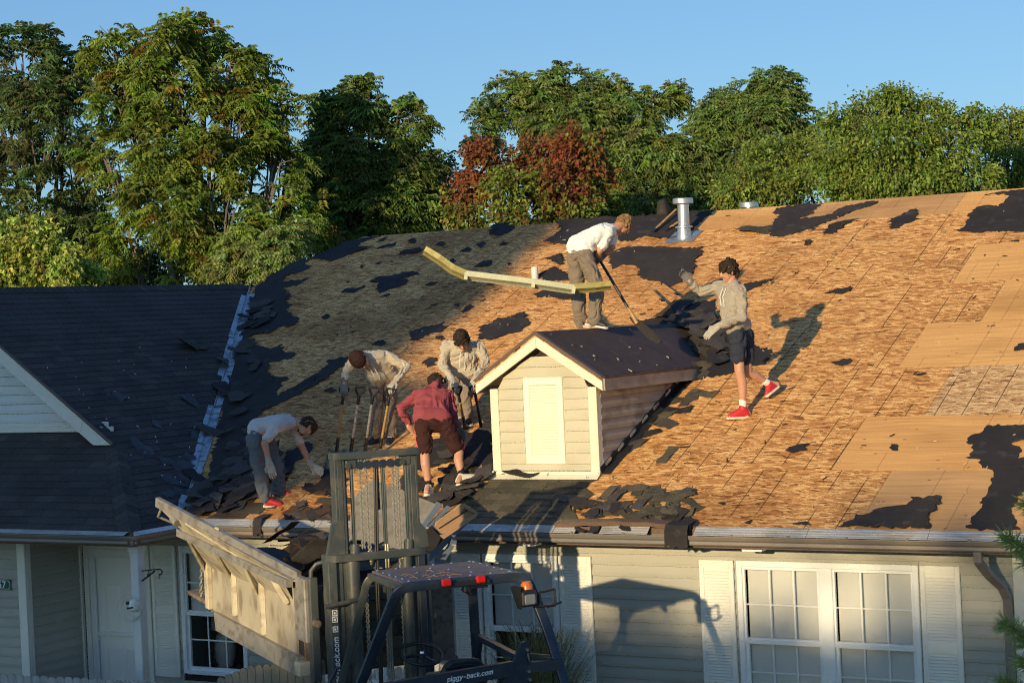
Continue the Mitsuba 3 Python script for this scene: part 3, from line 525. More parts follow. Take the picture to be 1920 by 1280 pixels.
mb = MB(); mb.add([(xe - .1, -.24, zt(xe - .1) - .03), (-8.466, -.24, zt(-8.466) - .03), (-8.466, .02, zt(-8.466) - .03), (xe - .1, .02, zt(xe - .1) - .03)], [[0, 1, 2], [0, 2, 3]]); obj('rake_soffit', mb, 'm_trim', HOUSE)
# valley flashing: two bent strips of galvanised sheet, split in lengths
vd = nrm(VA - VB); nm_, nw = A(0, -SA, CA), A(SW_, 0, CW_)
sm = np.cross(vd, nm_); sm = sm if sm[0] > 0 else -sm; sw = np.cross(vd, nw); sw = sw if sw[0] < 0 else -sw
VL = np.linalg.norm(VA - VB)
for t0, t1, w0, w1, which in ((.9, 1.75, .02, .13, 0), (1.78, 3.55, .02, .145, 0), (3.58, 5.2, .025, .15, 0), (5.23, 8.2, .02, .16, 0), (1.5, 2.3, .02, .11, 1), (2.33, 3.6, .03, .12, 1), (4.7, 6.2, .02, .12, 1), (6.23, 8.1, .03, .14, 1), (.45, .8, .02, .13, 0), (.35, .75, .02, .12, 1)):
    n_, s_ = ((nm_, sm), (nw, sw))[which]; mb = MB(); m = 7
    for k in range(m):
        a, b = t0 + (t1 - t0) * k / m, t0 + (t1 - t0) * (k + 1) / m; j = lambda t: .006 * math.sin(t * 23 + which)
        P = lambda t, w, h: VB + vd * t + s_ * w + n_ * h
        mb.hexa([P(a, w0, .012), P(a, w1 * .78 + j(a), .012), P(b, w1 * .78 + j(b), .012), P(b, w0, .012), P(a, w0, .030), P(a, w1 * .78 + j(a), .016), P(b, w1 * .78 + j(b), .016), P(b, w0, .030)])
    obj('valley_flashing', mb, 'm_galv', HOUSE)
mb = MB(); mb.tube([VB + vd * .4 + A(0, 0, .03), VA - vd * .1 + A(0, 0, .03)], .011, 6); obj('valley_rib', mb, 'm_galv', HOUSE)

# shingles still on the main roof in front of the dormer
def front_lims(s): return -.38 - .22 * s + .10 * math.sin(s * 9), .98 - .10 * s + .10 * math.sin(s * 13)
tabs(RFR, -.03, .98, front_lims, ROOF, SHO, name='shingle', h0=.010, seed=9, expo=.135)
tabs(RFR, -.02, .52, lambda s: (-3.9 + .5 * s, -1.15 - .6 * s), ROOF, [SHB, SHO[1]], name='brown_shingle', h0=.006, seed=11, expo=.135, skip=lambda u, s: meshkit.noise(A(u * 2.1, s * 3.3, 4.)) > .52)

# ------------------------------------------------------------------ dormer
DX, DY, DH = .194, .55, .669
DS = .64; dl = math.hypot(1, DS); DC, DSn = 1 / dl, DS / dl; RZ, RY = 4.775, .43
sof = lambda x: RZ - .19 - DS * abs(x - DX)
DOR = obj('dormer', MB().prism([(DX - DH, 2.95), (DX + DH, 2.95), (DX + DH, 4.10), (DX, 4.55), (DX - DH, 4.10)], frame((0, DY + .05, 0), (1, 0, 0), (0, 0, 1), (0, -1, 0)), 0, .048), 'm_gap_shade', HOUSE)
LV = (-.052, .453, 3.278, 4.246)
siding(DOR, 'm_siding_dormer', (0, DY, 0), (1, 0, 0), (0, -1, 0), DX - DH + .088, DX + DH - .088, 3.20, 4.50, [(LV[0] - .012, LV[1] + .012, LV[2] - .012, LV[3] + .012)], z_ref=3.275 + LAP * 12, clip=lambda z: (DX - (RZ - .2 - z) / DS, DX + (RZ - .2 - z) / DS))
for sgn in (-1, 1):
    mb = MB(); a, b = sorted((DX + sgn * DH, DX + sgn * (DH - .088))); mb.cbox((a, DY - .03, 3.165), (b, DY - .002, 4.13), .004); c, d = sorted((DX + sgn * (DH + .018), DX + sgn * DH)); mb.cbox((c, DY - .03, 3.165), (d, DY + .07, 4.13), .004)
    obj('corner_trim', mb, 'm_trim_cream', DOR)
mb = MB(); mb.cbox((DX - DH - .03, DY - .045, 3.115), (DX + DH + .01, DY - .001, 3.195), .004); obj('base_trim', mb, 'm_trim_cream', DOR)
mb = MB(); mb.quad((DX - DH - .08, .425, 3.112), (DX + DH + .03, .425, 3.112), (DX + DH + .03, DY - .04, 3.165), (DX - DH - .08, DY - .04, 3.165)); obj('apron_flashing', mb, 'm_trim_cream', DOR)
mb = MB(); a, b, c, d = LV; y0, y1 = DY - .032, DY - .004
mb.cbox((a, y0, c), (a + .075, y1, d), .006); mb.cbox((b - .075, y0, c), (b, y1, d), .006); mb.cbox((a + .075, y0, c), (b - .075, y1, c + .075), .006); mb.cbox((a + .075, y0, d - .085), (b - .075, y1, d), .006)
LVK = obj('louver_vent', mb, 'm_vent', DOR)
n = 24; h = (d - .085 - c - .075) / n; lb = MB()
for i in range(n):
    z = c + .075 + i * h; lb.quad((a + .075, y0 + .004, z), (b - .075, y0 + .004, z), (b - .075, y1 - .002, z + h * .95), (a + .075, y1 - .002, z + h * .95)); lb.quad((a + .075, y1, z - .004), (b - .075, y1, z - .004), (b - .075, y0 + .004, z), (a + .075, y0 + .004, z))
stuff(obj('louver_slats', lb, 'm_vent', LVK))
mb = MB(); mb.box((a - .014, DY - .012, c - .014), (b + .014, DY - .0045, d + .014)); obj('vent_flange', mb, 'm_siding_dormer', LVK)
sb = MB()
for x in (a + .035, b - .035):
    for z in (c + .05, (c + d) / 2, d - .05): sb.lathe([(0, 0), (.009, 0), (.009, .004), (0, .005)], (x, y0 - .0005, z), 8, np.array([[1, 0, 0], [0, 0, -1], [0, 1, 0]]))
stuff(obj('screws', sb, 'm_trim_cream', LVK))
RZ2 = frame((0, RY, 0), (1, 0, 0), (0, 0, 1), (0, 1, 0)); top = lambda x: RZ - .022 - DS * abs(x - DX)
for sgn in (-1, 1):
    e = DX + sgn * .815
    mb = MB(); mb.prism([(DX + sgn * .0015, RZ - .022), (e, top(e)), (e, top(e) - .145), (DX + sgn * .0015, RZ - .19)], RZ2, 0, .03); obj('rake_board', mb, 'm_trim_cream', DOR)
    mb = MB(); mb.add([(DX, RY + .028, RZ - .10), (e, RY + .028, top(e) - .078), (e, 4., top(e) - .078), (DX, 4., RZ - .10)], [[0, 1, 2], [0, 2, 3]]); obj('soffit', mb, 'm_trim_cream', DOR)
    # roof sheet with felt, drip edges
    P = lambda x, y, hh: A(x, y, RZ - .02 - DS * abs(x - DX) + hh)
    mb = MB(); mb.hexa([P(DX, RY - .01, -.04), P(e, RY - .01, -.04), P(e, 4.6, -.04), P(DX, 4.6, -.04), P(DX, RY - .01, 0), P(e, RY - .01, 0), P(e, 4.6, 0), P(DX, 4.6, 0)]); obj('roof_sheathing', mb, 'm_osb_b', DOR)
    ys = np.linspace(RY + .02, 4.3, 30); mb = MB()
    for k in range(8):
        x0, x1 = DX + sgn * .81 * k / 8, DX + sgn * .81 * (k + 1) / 8
        for y0_, y1_ in zip(ys[:-1], ys[1:]):
            w = lambda x, y: .006 + .006 * float(meshkit.noise(A(x * 5, y * 3, 1.)))
            j = lambda y: .0 if y > RY + .05 else .03 * float(meshkit.noise(A(x0 * 19, 3., 1.)))
            mb.quad(P(x0, y0_ + j(y0_), w(x0, y0_)), P(x1, y0_ + j(y0_), w(x1, y0_)), P(x1, y1_, w(x1, y1_)), P(x0, y1_, w(x0, y1_)))
    obj('felt_sheet', mb, 'm_felt_dormer', DOR)
    mb = MB(); mb.beam(P(DX, RY - .012, -.003), P(e, RY - .012, -.003), .026, .036); mb.beam(P(DX, RY + .03, .009), P(e, RY + .03, .009), .075, .006, (0, 0, 1)); obj('rake_drip_edge', mb, 'm_fascia_brown', DOR)
    mb = MB(); a_, b_ = sorted((e - sgn * .004, e + sgn * .018)); mb.box((a_, RY + .032, top(e) - .145), (b_, 3.3, top(e) - .012)); obj('eave_fascia', mb, 'm_side_shade_dirt', DOR)
    mb = MB(); mb.beam(P(e + sgn * .01, RY, .006), P(e + sgn * .01, 3.35, .006), .045, .010); obj('eave_drip_edge', mb, 'm_fascia_brown', DOR)
    # side wall with its laps, cut by the roof slope
    xw = DX + sgn * DH; sb = MB(); sb.add([(xw - sgn * .02, DY, 3.0), (xw - sgn * .02, 3.2, 4.15), (xw - sgn * .02, DY, 4.15)], [[0, 1, 2]]); SD = obj('side_wall', sb, 'm_side_shade_dirt', DOR)
    yroof = lambda z: YE + (z - ZE) / math.tan(AL)
    siding(SD, 'm_side_shade_dirt', (xw, 0, 0), (0, sgn, 0), (sgn, 0, 0), *((DY + .07, 3.2) if sgn > 0 else (-3.2, -DY - .07)), 3.14, 4.13, z_ref=3.275 + LAP * 12, clip=(lambda z: (0, yroof(z) + .05)) if sgn > 0 else (lambda z: (-yroof(z) - .05, 0)))
    mb = MB(); p, q = A(xw + sgn * .022, DY + .0, 3.16), A(xw + sgn * .022, 2.95, 3.16 + (2.95 - DY) * math.tan(AL))
    mb.beam(p + A(0, 0, .03), q + A(0, 0, .03), .006, .10); mb.beam(p + A(sgn * .05, 0, .005), q + A(sgn * .05, 0, .005), .10, .006); obj('step_flashing', mb, 'm_black_metal', DOR)
mb = MB()
for k in range(7):
    t = k / 7; p = A(DX + DH + .03, DY + .1 + 2.2 * t, 3.215 + (.1 + 2.2 * t) * math.tan(AL)); mb.beam(p, p + A(.012, .11, .11 * math.tan(AL) + .02), .012, .03)
stuff(obj('flashing_edges', mb, 'm_galv', DOR))

# pipes through the roof
def on_roof(u, s): return rf(u, s, 0)
b = on_roof(-1.116, 8.294); mb = MB(); mb.lathe([(.084, .10), (.084, .50), (.078, .50)], b, 24)
FP = obj('flue_pipe', mb, 'm_galv_clean', HOUSE, 40)
mb = MB(); mb.lathe([(0, .575), (.135, .57), (.148, .558), (.148, .49), (.13, .485), (.0, .485)], b, 28); obj('flue_cap', mb, 'm_galv_clean', FP, 35)
mb = MB(); mb.lathe([(.084, .175), (.128, .16), (.131, .14), (.084, .135)], b, 24); obj('storm_collar', mb, 'm_galv_clean', FP, 35)
mb = MB(); mb.lathe([(.090, .15), (.105, .05), (.13, -.10)], b, 24); mb.prism([(-1.35, 8.08), (-.90, 8.08), (-.90, 8.50), (-1.35, 8.50)], RFR, .010, .014); obj('flue_flashing', mb, 'm_galv_clean', FP, 35)
b = A(-.643, yr + .35, zr - .24); mb = MB(); mb.lathe([(.09, -.2), (.09, .28)], b, 24); mb.lathe([(0, .36), (.13, .35), (.142, .338), (.142, .27), (.11, .265), (0, .265)], b, 28); obj('roof_vent', mb, 'm_galv_clean', HOUSE, 35)
b = on_roof(-2.945, 6.967); mb = MB(); mb.lathe([(.05, -.05), (.05, .19), (.042, .19), (.042, .0)], b, 20); obj('plumbing_vent', mb, 'm_pvc', HOUSE, 40)
# ------------------------------------------------------------------ trees
TREES = {'A':[(-20.79,14.09,11.19,0.91,0.91),(-20.76,15.27,11.42,0.74,0.81),(-21.25,13.8,9.88,0.97,1.09),(-19.96,13.98,9.66,1.14,1.08),(-20.08,15.06,8.63,0.86,0.98),(-21.1,13.86,8.06,1.09,1.21),(-20.3,14.32,7.16,1.33,1.09),(-19.88,14.62,10.42,0.55,0.73),(-20.14,15.58,7.54,0.74,1.12),(-21.75,13.51,10.52,0.73,1.09)],'B':[(-17.64,13.63,11.17,0.58,0.56),(-16.41,13.78,11.22,0.69,0.51),(-16.37,14.96,11.27,0.7,0.59),(-15.47,14.9,10.59,0.69,0.64),(-15.14,15.8,10.63,0.45,0.47),(-15.95,13.68,10.19,0.79,0.68),(-17.43,13.73,10.0,0.69,0.69),(-15.12,14.39,9.48,0.91,0.8),(-14.61,15.4,9.5,0.69,0.69),(-16.29,13.47,8.96,0.85,0.79),(-18.16,13.87,8.9,0.53,0.64),(-15.3,13.81,8.33,1.02,0.79),(-14.54,14.84,8.2,0.91,0.91),(-16.1,13.32,7.58,0.96,0.85),(-14.82,13.84,7.06,1.07,0.84),(-14.48,15.44,7.17,0.81,0.81),(-17.39,13.72,6.87,0.81,0.81),(-14.57,15.75,8.59,0.47,0.7),(-16.11,13.76,6.34,0.91,0.68)],'C':[(-15.18,19.72,10.21,0.7,0.57),(-16.14,19.72,9.79,0.64,0.64),(-14.54,20.09,9.67,0.63,0.63),(-15.55,19.48,8.84,0.95,0.89),(-14.35,20.18,8.65,0.63,0.76),(-16.58,19.56,8.41,0.77,0.96),(-14.76,19.58,7.64,1.13,0.88),(-16.04,19.16,7.21,1.01,0.76),(-14.22,20.59,7.63,0.45,0.64)],'D':[(-16.53,9.57,6.83,0.79,0.5),(-15.77,9.55,6.32,0.62,0.52),(-17.12,9.22,6.6,0.73,0.73),(-15.61,10.11,6.05,0.47,0.31),(-16.69,9.47,6.06,0.84,0.42)],'E':[(-13.96,13.41,6.44,0.66,0.53),(-13.3,13.46,6.52,0.46,0.49),(-14.47,13.34,6.14,0.44,0.39),(-13.49,14.28,6.87,0.33,0.33)],'F':[(-11.68,19.43,8.52,0.67,0.55),(-12.38,19.36,7.97,0.55,0.55),(-11.19,19.25,7.75,0.72,0.6),(-10.84,20.16,8.49,0.67,0.67),(-10.01,20.43,8.68,0.67,0.61),(-10.2,19.95,7.82,0.84,0.66),(-9.86,20.86,8.07,0.61,0.61),(-12.04,18.98,7.32,0.6,0.42),(-10.95,19.5,7.14,0.84,0.48),(-10.16,20.32,7.23,0.85,0.55)],'G':[(-14.98,24.47,9.85,0.52,0.62),(-14.45,25.26,10.54,0.69,0.67),(-13.05,25.63,10.85,0.58,0.58),(-13.55,25.33,10.19,0.83,0.69),(-12.37,26.38,10.56,0.69,0.55),(-12.54,25.45,9.83,0.96,0.68),(-11.66,26.44,9.95,0.83,0.69),(-11.15,27.33,10.38,0.63,0.42),(-11.19,26.36,9.21,0.96,0.82),(-11.93,26.26,8.86,0.83,0.83),(-10.87,26.88,8.53,0.83,0.83),(-11.49,26.51,7.87,0.96,0.69),(-12.33,26.01,7.64,0.83,0.69)],'H':[(-9.35,28.04,10.25,0.76,0.55),(-8.43,28.35,10.46,0.76,0.52),(-9.76,27.56,9.71,0.69,0.62),(-8.54,27.82,9.75,0.96,0.62),(-7.94,28.87,9.76,0.62,0.58),(-10.14,27.32,9.04,0.69,0.76),(-9.2,27.88,8.85,0.96,0.69),(-10.29,27.22,8.08,0.83,0.69),(-9.71,27.56,7.71,0.83,0.48)],'I':[(-6.94,24.56,8.25,0.89,0.7),(-6.28,25.3,8.49,0.77,0.64),(-7.38,23.94,7.75,0.88,0.63),(-6.26,24.48,7.57,1.01,0.57),(-5.53,25.38,7.92,0.76,0.76)],'J':[(-4.21,22.69,8.9,0.71,0.53),(-3.55,23.32,9.18,0.71,0.5),(-2.78,23.54,8.82,0.65,0.53),(-3.55,22.49,8.24,0.94,0.7),(-2.44,23.14,8.07,0.88,0.7),(-4.44,22.55,8.08,0.71,0.71),(-1.93,24.27,8.67,0.6,0.48),(-3.1,22.51,7.51,1.05,0.58),(-4.12,22.26,7.34,0.7,0.47),(-2.03,23.26,7.45,0.93,0.53)],'K':[(-2.51,28.34,8.84,0.71,0.54),(-1.84,28.74,8.94,0.78,0.58),(-2.2,28.05,8.03,0.9,0.64),(-1.65,28.84,7.89,0.91,0.78),(-1.29,29.07,8.78,0.65,0.65)],'M':[(-24.17,16.68,7.16,1.19,0.79),(-23.39,17.72,6.98,1.07,0.8),(-21.91,18.01,6.77,1.06,0.73),(-21.09,18.84,6.59,0.93,0.67),(-19.86,19.22,6.66,0.93,0.66),(-19.19,20.08,6.76,0.8,0.67),(-17.91,20.38,7.09,0.79,0.66),(-22.98,18.09,7.77,0.8,0.67),(-17.22,20.78,7.05,0.79,0.53)],'L':[(-17.8,25.11,8.56,0.86,0.86),(-17.09,25.89,8.83,0.58,0.72),(-18.57,24.64,7.6,1.15,0.72),(-17.34,25.37,7.54,0.72,0.57)],}
def leafmat(key, trans=.45, rough=.55):
    scene[key] = {'type': 'principledthin', 'base_color': {'type': 'mesh_attribute', 'name': 'vertex_color'}, 'roughness': rough, 'diff_trans': 2 * trans, 'spec_trans': 0.0, 'eta': 1.4}
leafmat('m_leaf')
mat('m_bark', tone((.11, .09, .07), .3, 6, 6, 2), .9)
mat('m_bark_grey', tone((.15, .135, .115), .3, 6, 6, 2), .9)
def unit(v): return v / (np.linalg.norm(v, axis=-1, keepdims=True) + 1e-9)
def leaves(pos, dirs, L, Wd, cols, r, droop=.25):
    """folded leaves from pos along dirs, length L, width Wd (arrays); four triangles with colour per leaf"""
    n = len(pos); d = unit(dirs); side = unit(np.cross(d, r.normal(size=(n, 3)) * .5 + A(0, 0, 1))); up = np.cross(side, d)
    L, Wd = np.broadcast_to(L, n)[:, None], np.broadcast_to(Wd, n)[:, None]
    mid = pos + d * L * .5 + up * L * .05; tip = pos + d * L - A(0, 0, 1) * L * droop
    V = np.stack([pos, mid + side * Wd / 2 + up * Wd * .18, tip, mid - side * Wd / 2 + up * Wd * .18], 1).reshape(-1, 3)
    b = (np.arange(n) * 4)[:, None]
    F = np.concatenate([b + A(0, 1, 2).astype(int), b + A(0, 2, 3).astype(int)])
    return V, F, np.repeat(cols, 4, 0)
def tint(n, base, r, amp=.25, alt=None, share=0.0):
    c = np.array(base) * (1 + amp * r.normal(size=(n, 1)).clip(-1.8, 2.2)) * (1 + .10 * r.normal(size=(n, 3)))
    if alt is not None:
        m = r.random(n) < share; c[m] = np.array(alt) * (1 + amp * r.normal(size=(m.sum(), 1)).clip(-1.8, 2))
    return c.clip(.004, .9)
def crown_points(blobs, dens, r, fill=.35, squash=.9, noise_cut=.0, seed=0, clump=0):
    P, N = [], []
    for (x, y, z, rx, rz) in blobs:
        n = int(dens * (rx * rx * .5 + rx * rz * .5))
        u = unit(r.normal(size=(n, 3))); rad = np.where(r.random(n) < fill, r.random(n) ** .5, r.uniform(.66, 1.10, n)) * (.86 + .34 * meshkit.noise(u * 2.1 + A(x, y, z), seed))
        if clump: cc = unit(r.normal(size=(clump, 3)))[r.integers(0, clump, n)]; u = unit(cc + .42 * r.normal(size=(n, 3))); rad = rad * (.9 + .2 * r.random(clump)[r.integers(0, clump, n)] * 0)
        p = A(x, y, z) + u * rad[:, None] * A(rx, rx * squash, rz)
        P.append(p); N.append(u)
    P, N = np.vstack(P), np.vstack(N)
    if noise_cut: k = .55 * meshkit.fbm(P * 1.2, 3, seed) + .45 * meshkit.fbm(P * 2.9, 2, seed + 9) > noise_cut; P, N = P[k], N[k]
    return P, N
def tree(name, label, cat_group, blobs, style, base, seed, dens=1.0, bark='m_bark', amp=.28, alt=None, share=0., cut=.0, leaf=1.0, trunk_at=None, fill=.35, limbs=True):
    r = np.random.default_rng(seed); key = thing(name, label, 'tree', cat_group)
    blobs = np.array(blobs, float); c = np.average(blobs[:, :3], 0, blobs[:, 3] ** 2)
    # trunk and limbs
    tx = c[:2] if trunk_at is None else A(*trunk_at); low = blobs[:, 2].min(); mb = MB(); hgt = max(blobs[:, 2].max() * .55, low * .8); tr = .045 * blobs[:, 2].max() ** .75
    pts = [A(tx[0], tx[1], 0)] + [A(tx[0] + .12 * r.normal() * t, tx[1] + .12 * r.normal() * t, hgt * t) for t in (.3, .6, 1.0)]
    mb.tube(pts, [tr, tr * .8, tr * .65, tr * .5], 9); obj('trunk', mb, bark, key, 60)
    if limbs:
        mb = MB()
        for b in blobs:
            s0 = pts[r.integers(1, 4)]; e = A(*b[:3]); m = (s0 + e) / 2 + A(0, 0, -.12 * np.linalg.norm(e - s0)) + r.normal(size=3) * .2
            mb.tube([s0, (s0 + m) / 2, m, (m + e) / 2 + r.normal(size=3) * .08, e], [tr * .36, tr * .28, tr * .2, tr * .13, tr * .06], 6)
            for _ in range(5):
                q = e + unit(r.normal(size=3) + A(0, 0, .3)) * b[3] * r.uniform(.5, .95); mb.tube([m * .4 + e * .6, (e + q) / 2 + r.normal(size=3) * .06, q], [tr * .10, tr * .07, tr * .025], 4)
        obj('limbs', mb, bark, key, 60)
    P, N = crown_points(blobs, dens * (420 if style == 'frond' else 190), r, fill, noise_cut=cut, seed=seed, clump=11 if style == 'frond' else 9)
    if style == 'frond':        # tufts of drooping compound leaves
        P = P[::2]; N = N[::2]; nt = len(P); K, Q = 6, 6
        az = r.uniform(0, 2 * np.pi, (nt, K)); el = r.uniform(-.6, 1.15, (nt, K))
        d = np.stack([np.cos(az) * np.cos(el), np.sin(az) * np.cos(el), np.sin(el)], -1) + .55 * N[:, None]; d = unit(d)
        Lr = r.uniform(.24, .46, (nt, K, 1, 1)) * leaf; t = np.linspace(.18, 1, Q)[None, None, :, None]
        ras = P[:, None, None] + d[:, :, None] * Lr * t + A(0, 0, -1) * Lr * .38 * t ** 2
        sd = unit(np.cross(d, A(0, 0, 1))); tang = unit(d[:, :, None] + A(0, 0, -.75) * t)
        pos = np.concatenate([ras, ras], 2).reshape(-1, 3)
        dr_ = np.concatenate([tang * .55 + sd[:, :, None] * 1.0, tang * .55 - sd[:, :, None] * 1.0], 2).reshape(-1, 3) + A(0, 0, -.25)
        cols = np.repeat(np.repeat(tint(nt, base, r, amp, alt, share), K * 2 * Q, 0) * 1.0, 1, 0) * (1 + .12 * r.normal(size=(len(pos), 1)))
        V, F, Cc = leaves(pos, dr_, r.uniform(.09, .155, len(pos)) * leaf, r.uniform(.040, .060, len(pos)) * leaf, cols.clip(.004, .9), r)
    else:
        if style == 'maple': k, Ls, Ws = 9, .17, .15
        else: k, Ls, Ws = 9, .135, .085
        P = np.repeat(P, k, 0) + r.normal(size=(len(P) * k, 3)) * .10 * leaf; N = np.repeat(N, k, 0); n = len(P)
        d = unit(N * .7 + r.normal(size=(n, 3)) * .6 + A(0, 0, -.45))
        g = np.repeat(tint(n // k, base, r, amp, alt, share), k, 0) * (1 + .15 * r.normal(size=(n, 1)))
        if callable(alt_fn := REDDEN.get(seed)): g = alt_fn(P, g, r)
        V, F, Cc = leaves(P, d, r.uniform(.75, 1.25, n) * Ls * leaf, r.uniform(.75, 1.25, n) * Ws * leaf, g.clip(.004, .9), r, .15)
    obj('crown', (V, F), 'm_leaf', key, color=Cc)
    return key
def redden(P, g, r):
    f = meshkit.fbm(P * .75, 3, 5) + .05 * (P[:, 2] - 6.9) / 1.2 + .07 * r.normal(size=len(P)); m = f > .595
    red = np.stack([r.uniform(.24, .42, len(P)), r.uniform(.085, .16, len(P)), r.uniform(.045, .085, len(P))], 1)
    brown = np.stack([r.uniform(.20, .32, len(P)), r.uniform(.13, .20, len(P)), r.uniform(.04, .07, len(P))], 1)
    g = np.where((f > .52)[:, None], brown, g); return np.where(m[:, None], red, g)
REDDEN = {16: redden}
OLIVE, DEEP, DARK, LIME, PALE = (.230, .305, .062), (.20, .27, .075), (.14, .20, .075), (.40, .47, .12), (.29, .36, .13)
tree('tall_tree', 'dark loose leaved tall tree at the far left with sky showing through its crown', None, TREES['A'], 'frond', DARK, 11, .62, cut=.495)
tree('tall_tree', 'tallest olive green tree left of centre with open crown and visible forked limbs', None, TREES['B'], 'frond', OLIVE, 12, .72, 'm_bark_grey', alt=(.23, .17, .04), share=.05, cut=.48)
tree('tall_tree', 'rounded dark green tree between the tallest tree and the gap of sky', None, TREES['C'], 'frond', DEEP, 13, .95, cut=.40)
tree('maple_tree', 'bright yellow green leafy tree at the left edge just above the dark wing roof', None, TREES['D'], 'maple', LIME, 14, 3.6, fill=.3, leaf=.58)
tree('bushy_tree', 'pale green bushy tree top behind the valley of the two roofs', None, TREES['E'], 'frond', PALE, 15, 1.5, leaf=.7)
tree('maple_tree', 'red and bronze autumn tree behind the ridge of the stripped roof', None, TREES['F'], 'maple', (.24, .29, .07), 16, 2.5, leaf=.62, cut=.40)
tree('tall_tree', 'tall green tree with feathery tops behind the red autumn tree', None, TREES['G'], 'frond', (.225, .305, .095), 17, .95, cut=.33, leaf=.85)
tree('tall_tree', 'domed feathery green tree right of the flue pipe', None, TREES['H'], 'frond', (.22, .31, .10), 18, 1.0, cut=.33, leaf=.8)
tree('bushy_tree', 'low dense green tree just above the ridge right of the two roof vents', None, TREES['I'], 'small', (.25, .32, .08), 19, 2.6, leaf=.75)
tree('bushy_tree', 'broad dense small leaved green tree above the right part of the ridge', None, TREES['J'], 'small', (.24, .32, .075), 20, 2.9, leaf=.75)
tree('bushy_tree', 'dense green tree cut by the right edge of the picture', None, TREES['K'], 'small', (.23, .305, .075), 21, 2.4, leaf=.75)
tree('bushy_tree', 'dark shaded tree at the back between the left trees and the red autumn tree', None, TREES['L'], 'small', (.13, .17, .06), 22, 2.0, leaf=.8)
tree('bushy_tree', 'low dark undergrowth tree behind the wing ridge, below the tall left trees', None, TREES['M'], 'small', (.11, .15, .05), 23, 1.8, leaf=.8, limbs=False)
# trees on the near side of the street: out of the picture, they give the evening shade on the left and low down
WHICH = {31: 'tall leafy street tree behind the photographer shading the left roof', 32: 'broad leafy street tree behind the photographer shading the porch', 33: 'low leafy street tree behind the photographer, straight behind the forklift', 34: 'low leafy street tree behind the photographer, behind the right windows', 35: 'thin crowned street tree behind the photographer, farthest to the right'}
def shade_tree(blobs, seed, dens, cut=0., bark='m_bark', leaf=1.6):
    tree('street_tree', WHICH[seed], 'trees behind the photographer', blobs, 'maple', (.09, .11, .03), seed, dens, bark, cut=cut, leaf=leaf, limbs=False)
def back(x0, z0, rx, rz, y=-46.): return (x0 + 1.2, y, z0 + 8.8, rx, rz)
shade_tree([back(-6.6, 5.2, 2.8, 2.3), back(-5.3, 7.4, 1.9, 1.6), back(-9.5, 6.5, 3, 3.2), back(-5.0, 4.4, 1.45, 1.9), back(-8.6, 9, 2.4, 1.6), back(-4.85, 6.3, 1.5, 1.7), back(-5.2, 3.4, 1.7, .9), back(-7.5, 3.6, 2.6, 1.2), back(-3.9, 3.75, 1.5, .8), back(-3.6, 4.1, 1.2, .6)], 31, 1.35, .10, leaf=1.05)
shade_tree([back(-8.5, 2.2, 3.2, 2.4), back(-12.5, 4, 3.5, 3.5), back(-6.2, 1.2, 2.4, 2.0), back(-10, -2, 4, 3), back(-5.0, 1.2, 1.7, 1.5)], 32, .6)
shade_tree([back(-3.0, -.4, 2.4, 1.3), back(-.5, -.35, 2.0, 1.35), back(-1.6, -2.5, 3.2, 2.4)], 33, .8)
shade_tree([back(2.0, .2, 2.2, 1.5), back(4.6, .15, 2.2, 1.4), back(7.5, .1, 2.5, 1.3), back(4., -2.5, 4, 2.6)], 34, .8)
shade_tree([back(4.8, 2.0, 2.2, .85), back(7.4, 1.9, 2.4, .9)], 35, .05)
# ------------------------------------------------------------------ forklift with the debris bin
FO, FH, FR_ = A(1.586, -3.858, 0), A(-.80, .60, 0), A(.60, .80, 0)
L = lambda h, l, z: FO + FH * h + FR_ * l + A(0, 0, z)
LF = lambda p: FO + np.outer(np.asarray(p)[:, 0], FH) + np.outer(np.asarray(p)[:, 1], FR_) + np.outer(np.asarray(p)[:, 2], A(0, 0, 1))
mat('m_fork_green', tone((.058, .066, .064), .18, 5, 5, 3, 4, (.16, .14, .10), .35), .38, spec=.5)
mat('m_fork_navy', tone((.022, .032, .050), .15, 5, 5, 5, 3, (.08, .075, .065), .25), .35, spec=.5)
mat('m_canopy', tone((.105, .085, .085), .2, 4, 4, 4, 4, (.20, .17, .14), .3), .5)
mat('m_chrome', (.72, .72, .74), .12, 1.0)
mat('m_chain', tone((.50, .46, .36), .3, 40, 40, 40), .4, .5)
mat('m_hose', (.03, .026, .022), .45)
mat('m_brass', (.62, .52, .28), .3, .9)
mat('m_bin', tone((.365, .32, .235), .28, 3.2, 3.2, 1.6, 5, (.15, .115, .08), .7), .6, spec=.35)
mat('m_bin_rim', tone((.30, .28, .245), .25, 6, 6, 6, 4, (.14, .11, .08), .6), .5, .3)
mat('m_bin_rib', tone((.47, .41, .29), .18, 5, 5, 5, 4, (.24, .17, .10), .5), .55)
mat('m_bin_flap', tone((.27, .245, .215), .2, 5, 5, 9, 4, (.17, .14, .11), .5), .7)
mat('m_bin_blue', tone((.13, .165, .21), .2, 5, 5, 5), .45)
mat('m_rust', tone((.16, .125, .09), .35, 9, 9, 9, 4, (.09, .05, .03), .7), .8)
mat('m_cardboard', tone((.40, .24, .125), .12, 6, 6, 6), .8)
mat('m_red_lamp', (.62, .015, .012), .25, spec=.6)
mat('m_amber', (.55, .14, .01), .2, spec=.7)
mat('m_lens', (.32, .33, .34), .2, .4)
mat('m_text', (.82, .82, .80), .5)
FK = thing('forklift', 'dark grey truck mounted forklift with raised mast and flat canopy in front of the house', 'forklift')
F_ = lambda name, mb, m='m_fork_navy', smooth=False: obj(name, mb, m, FK, smooth)
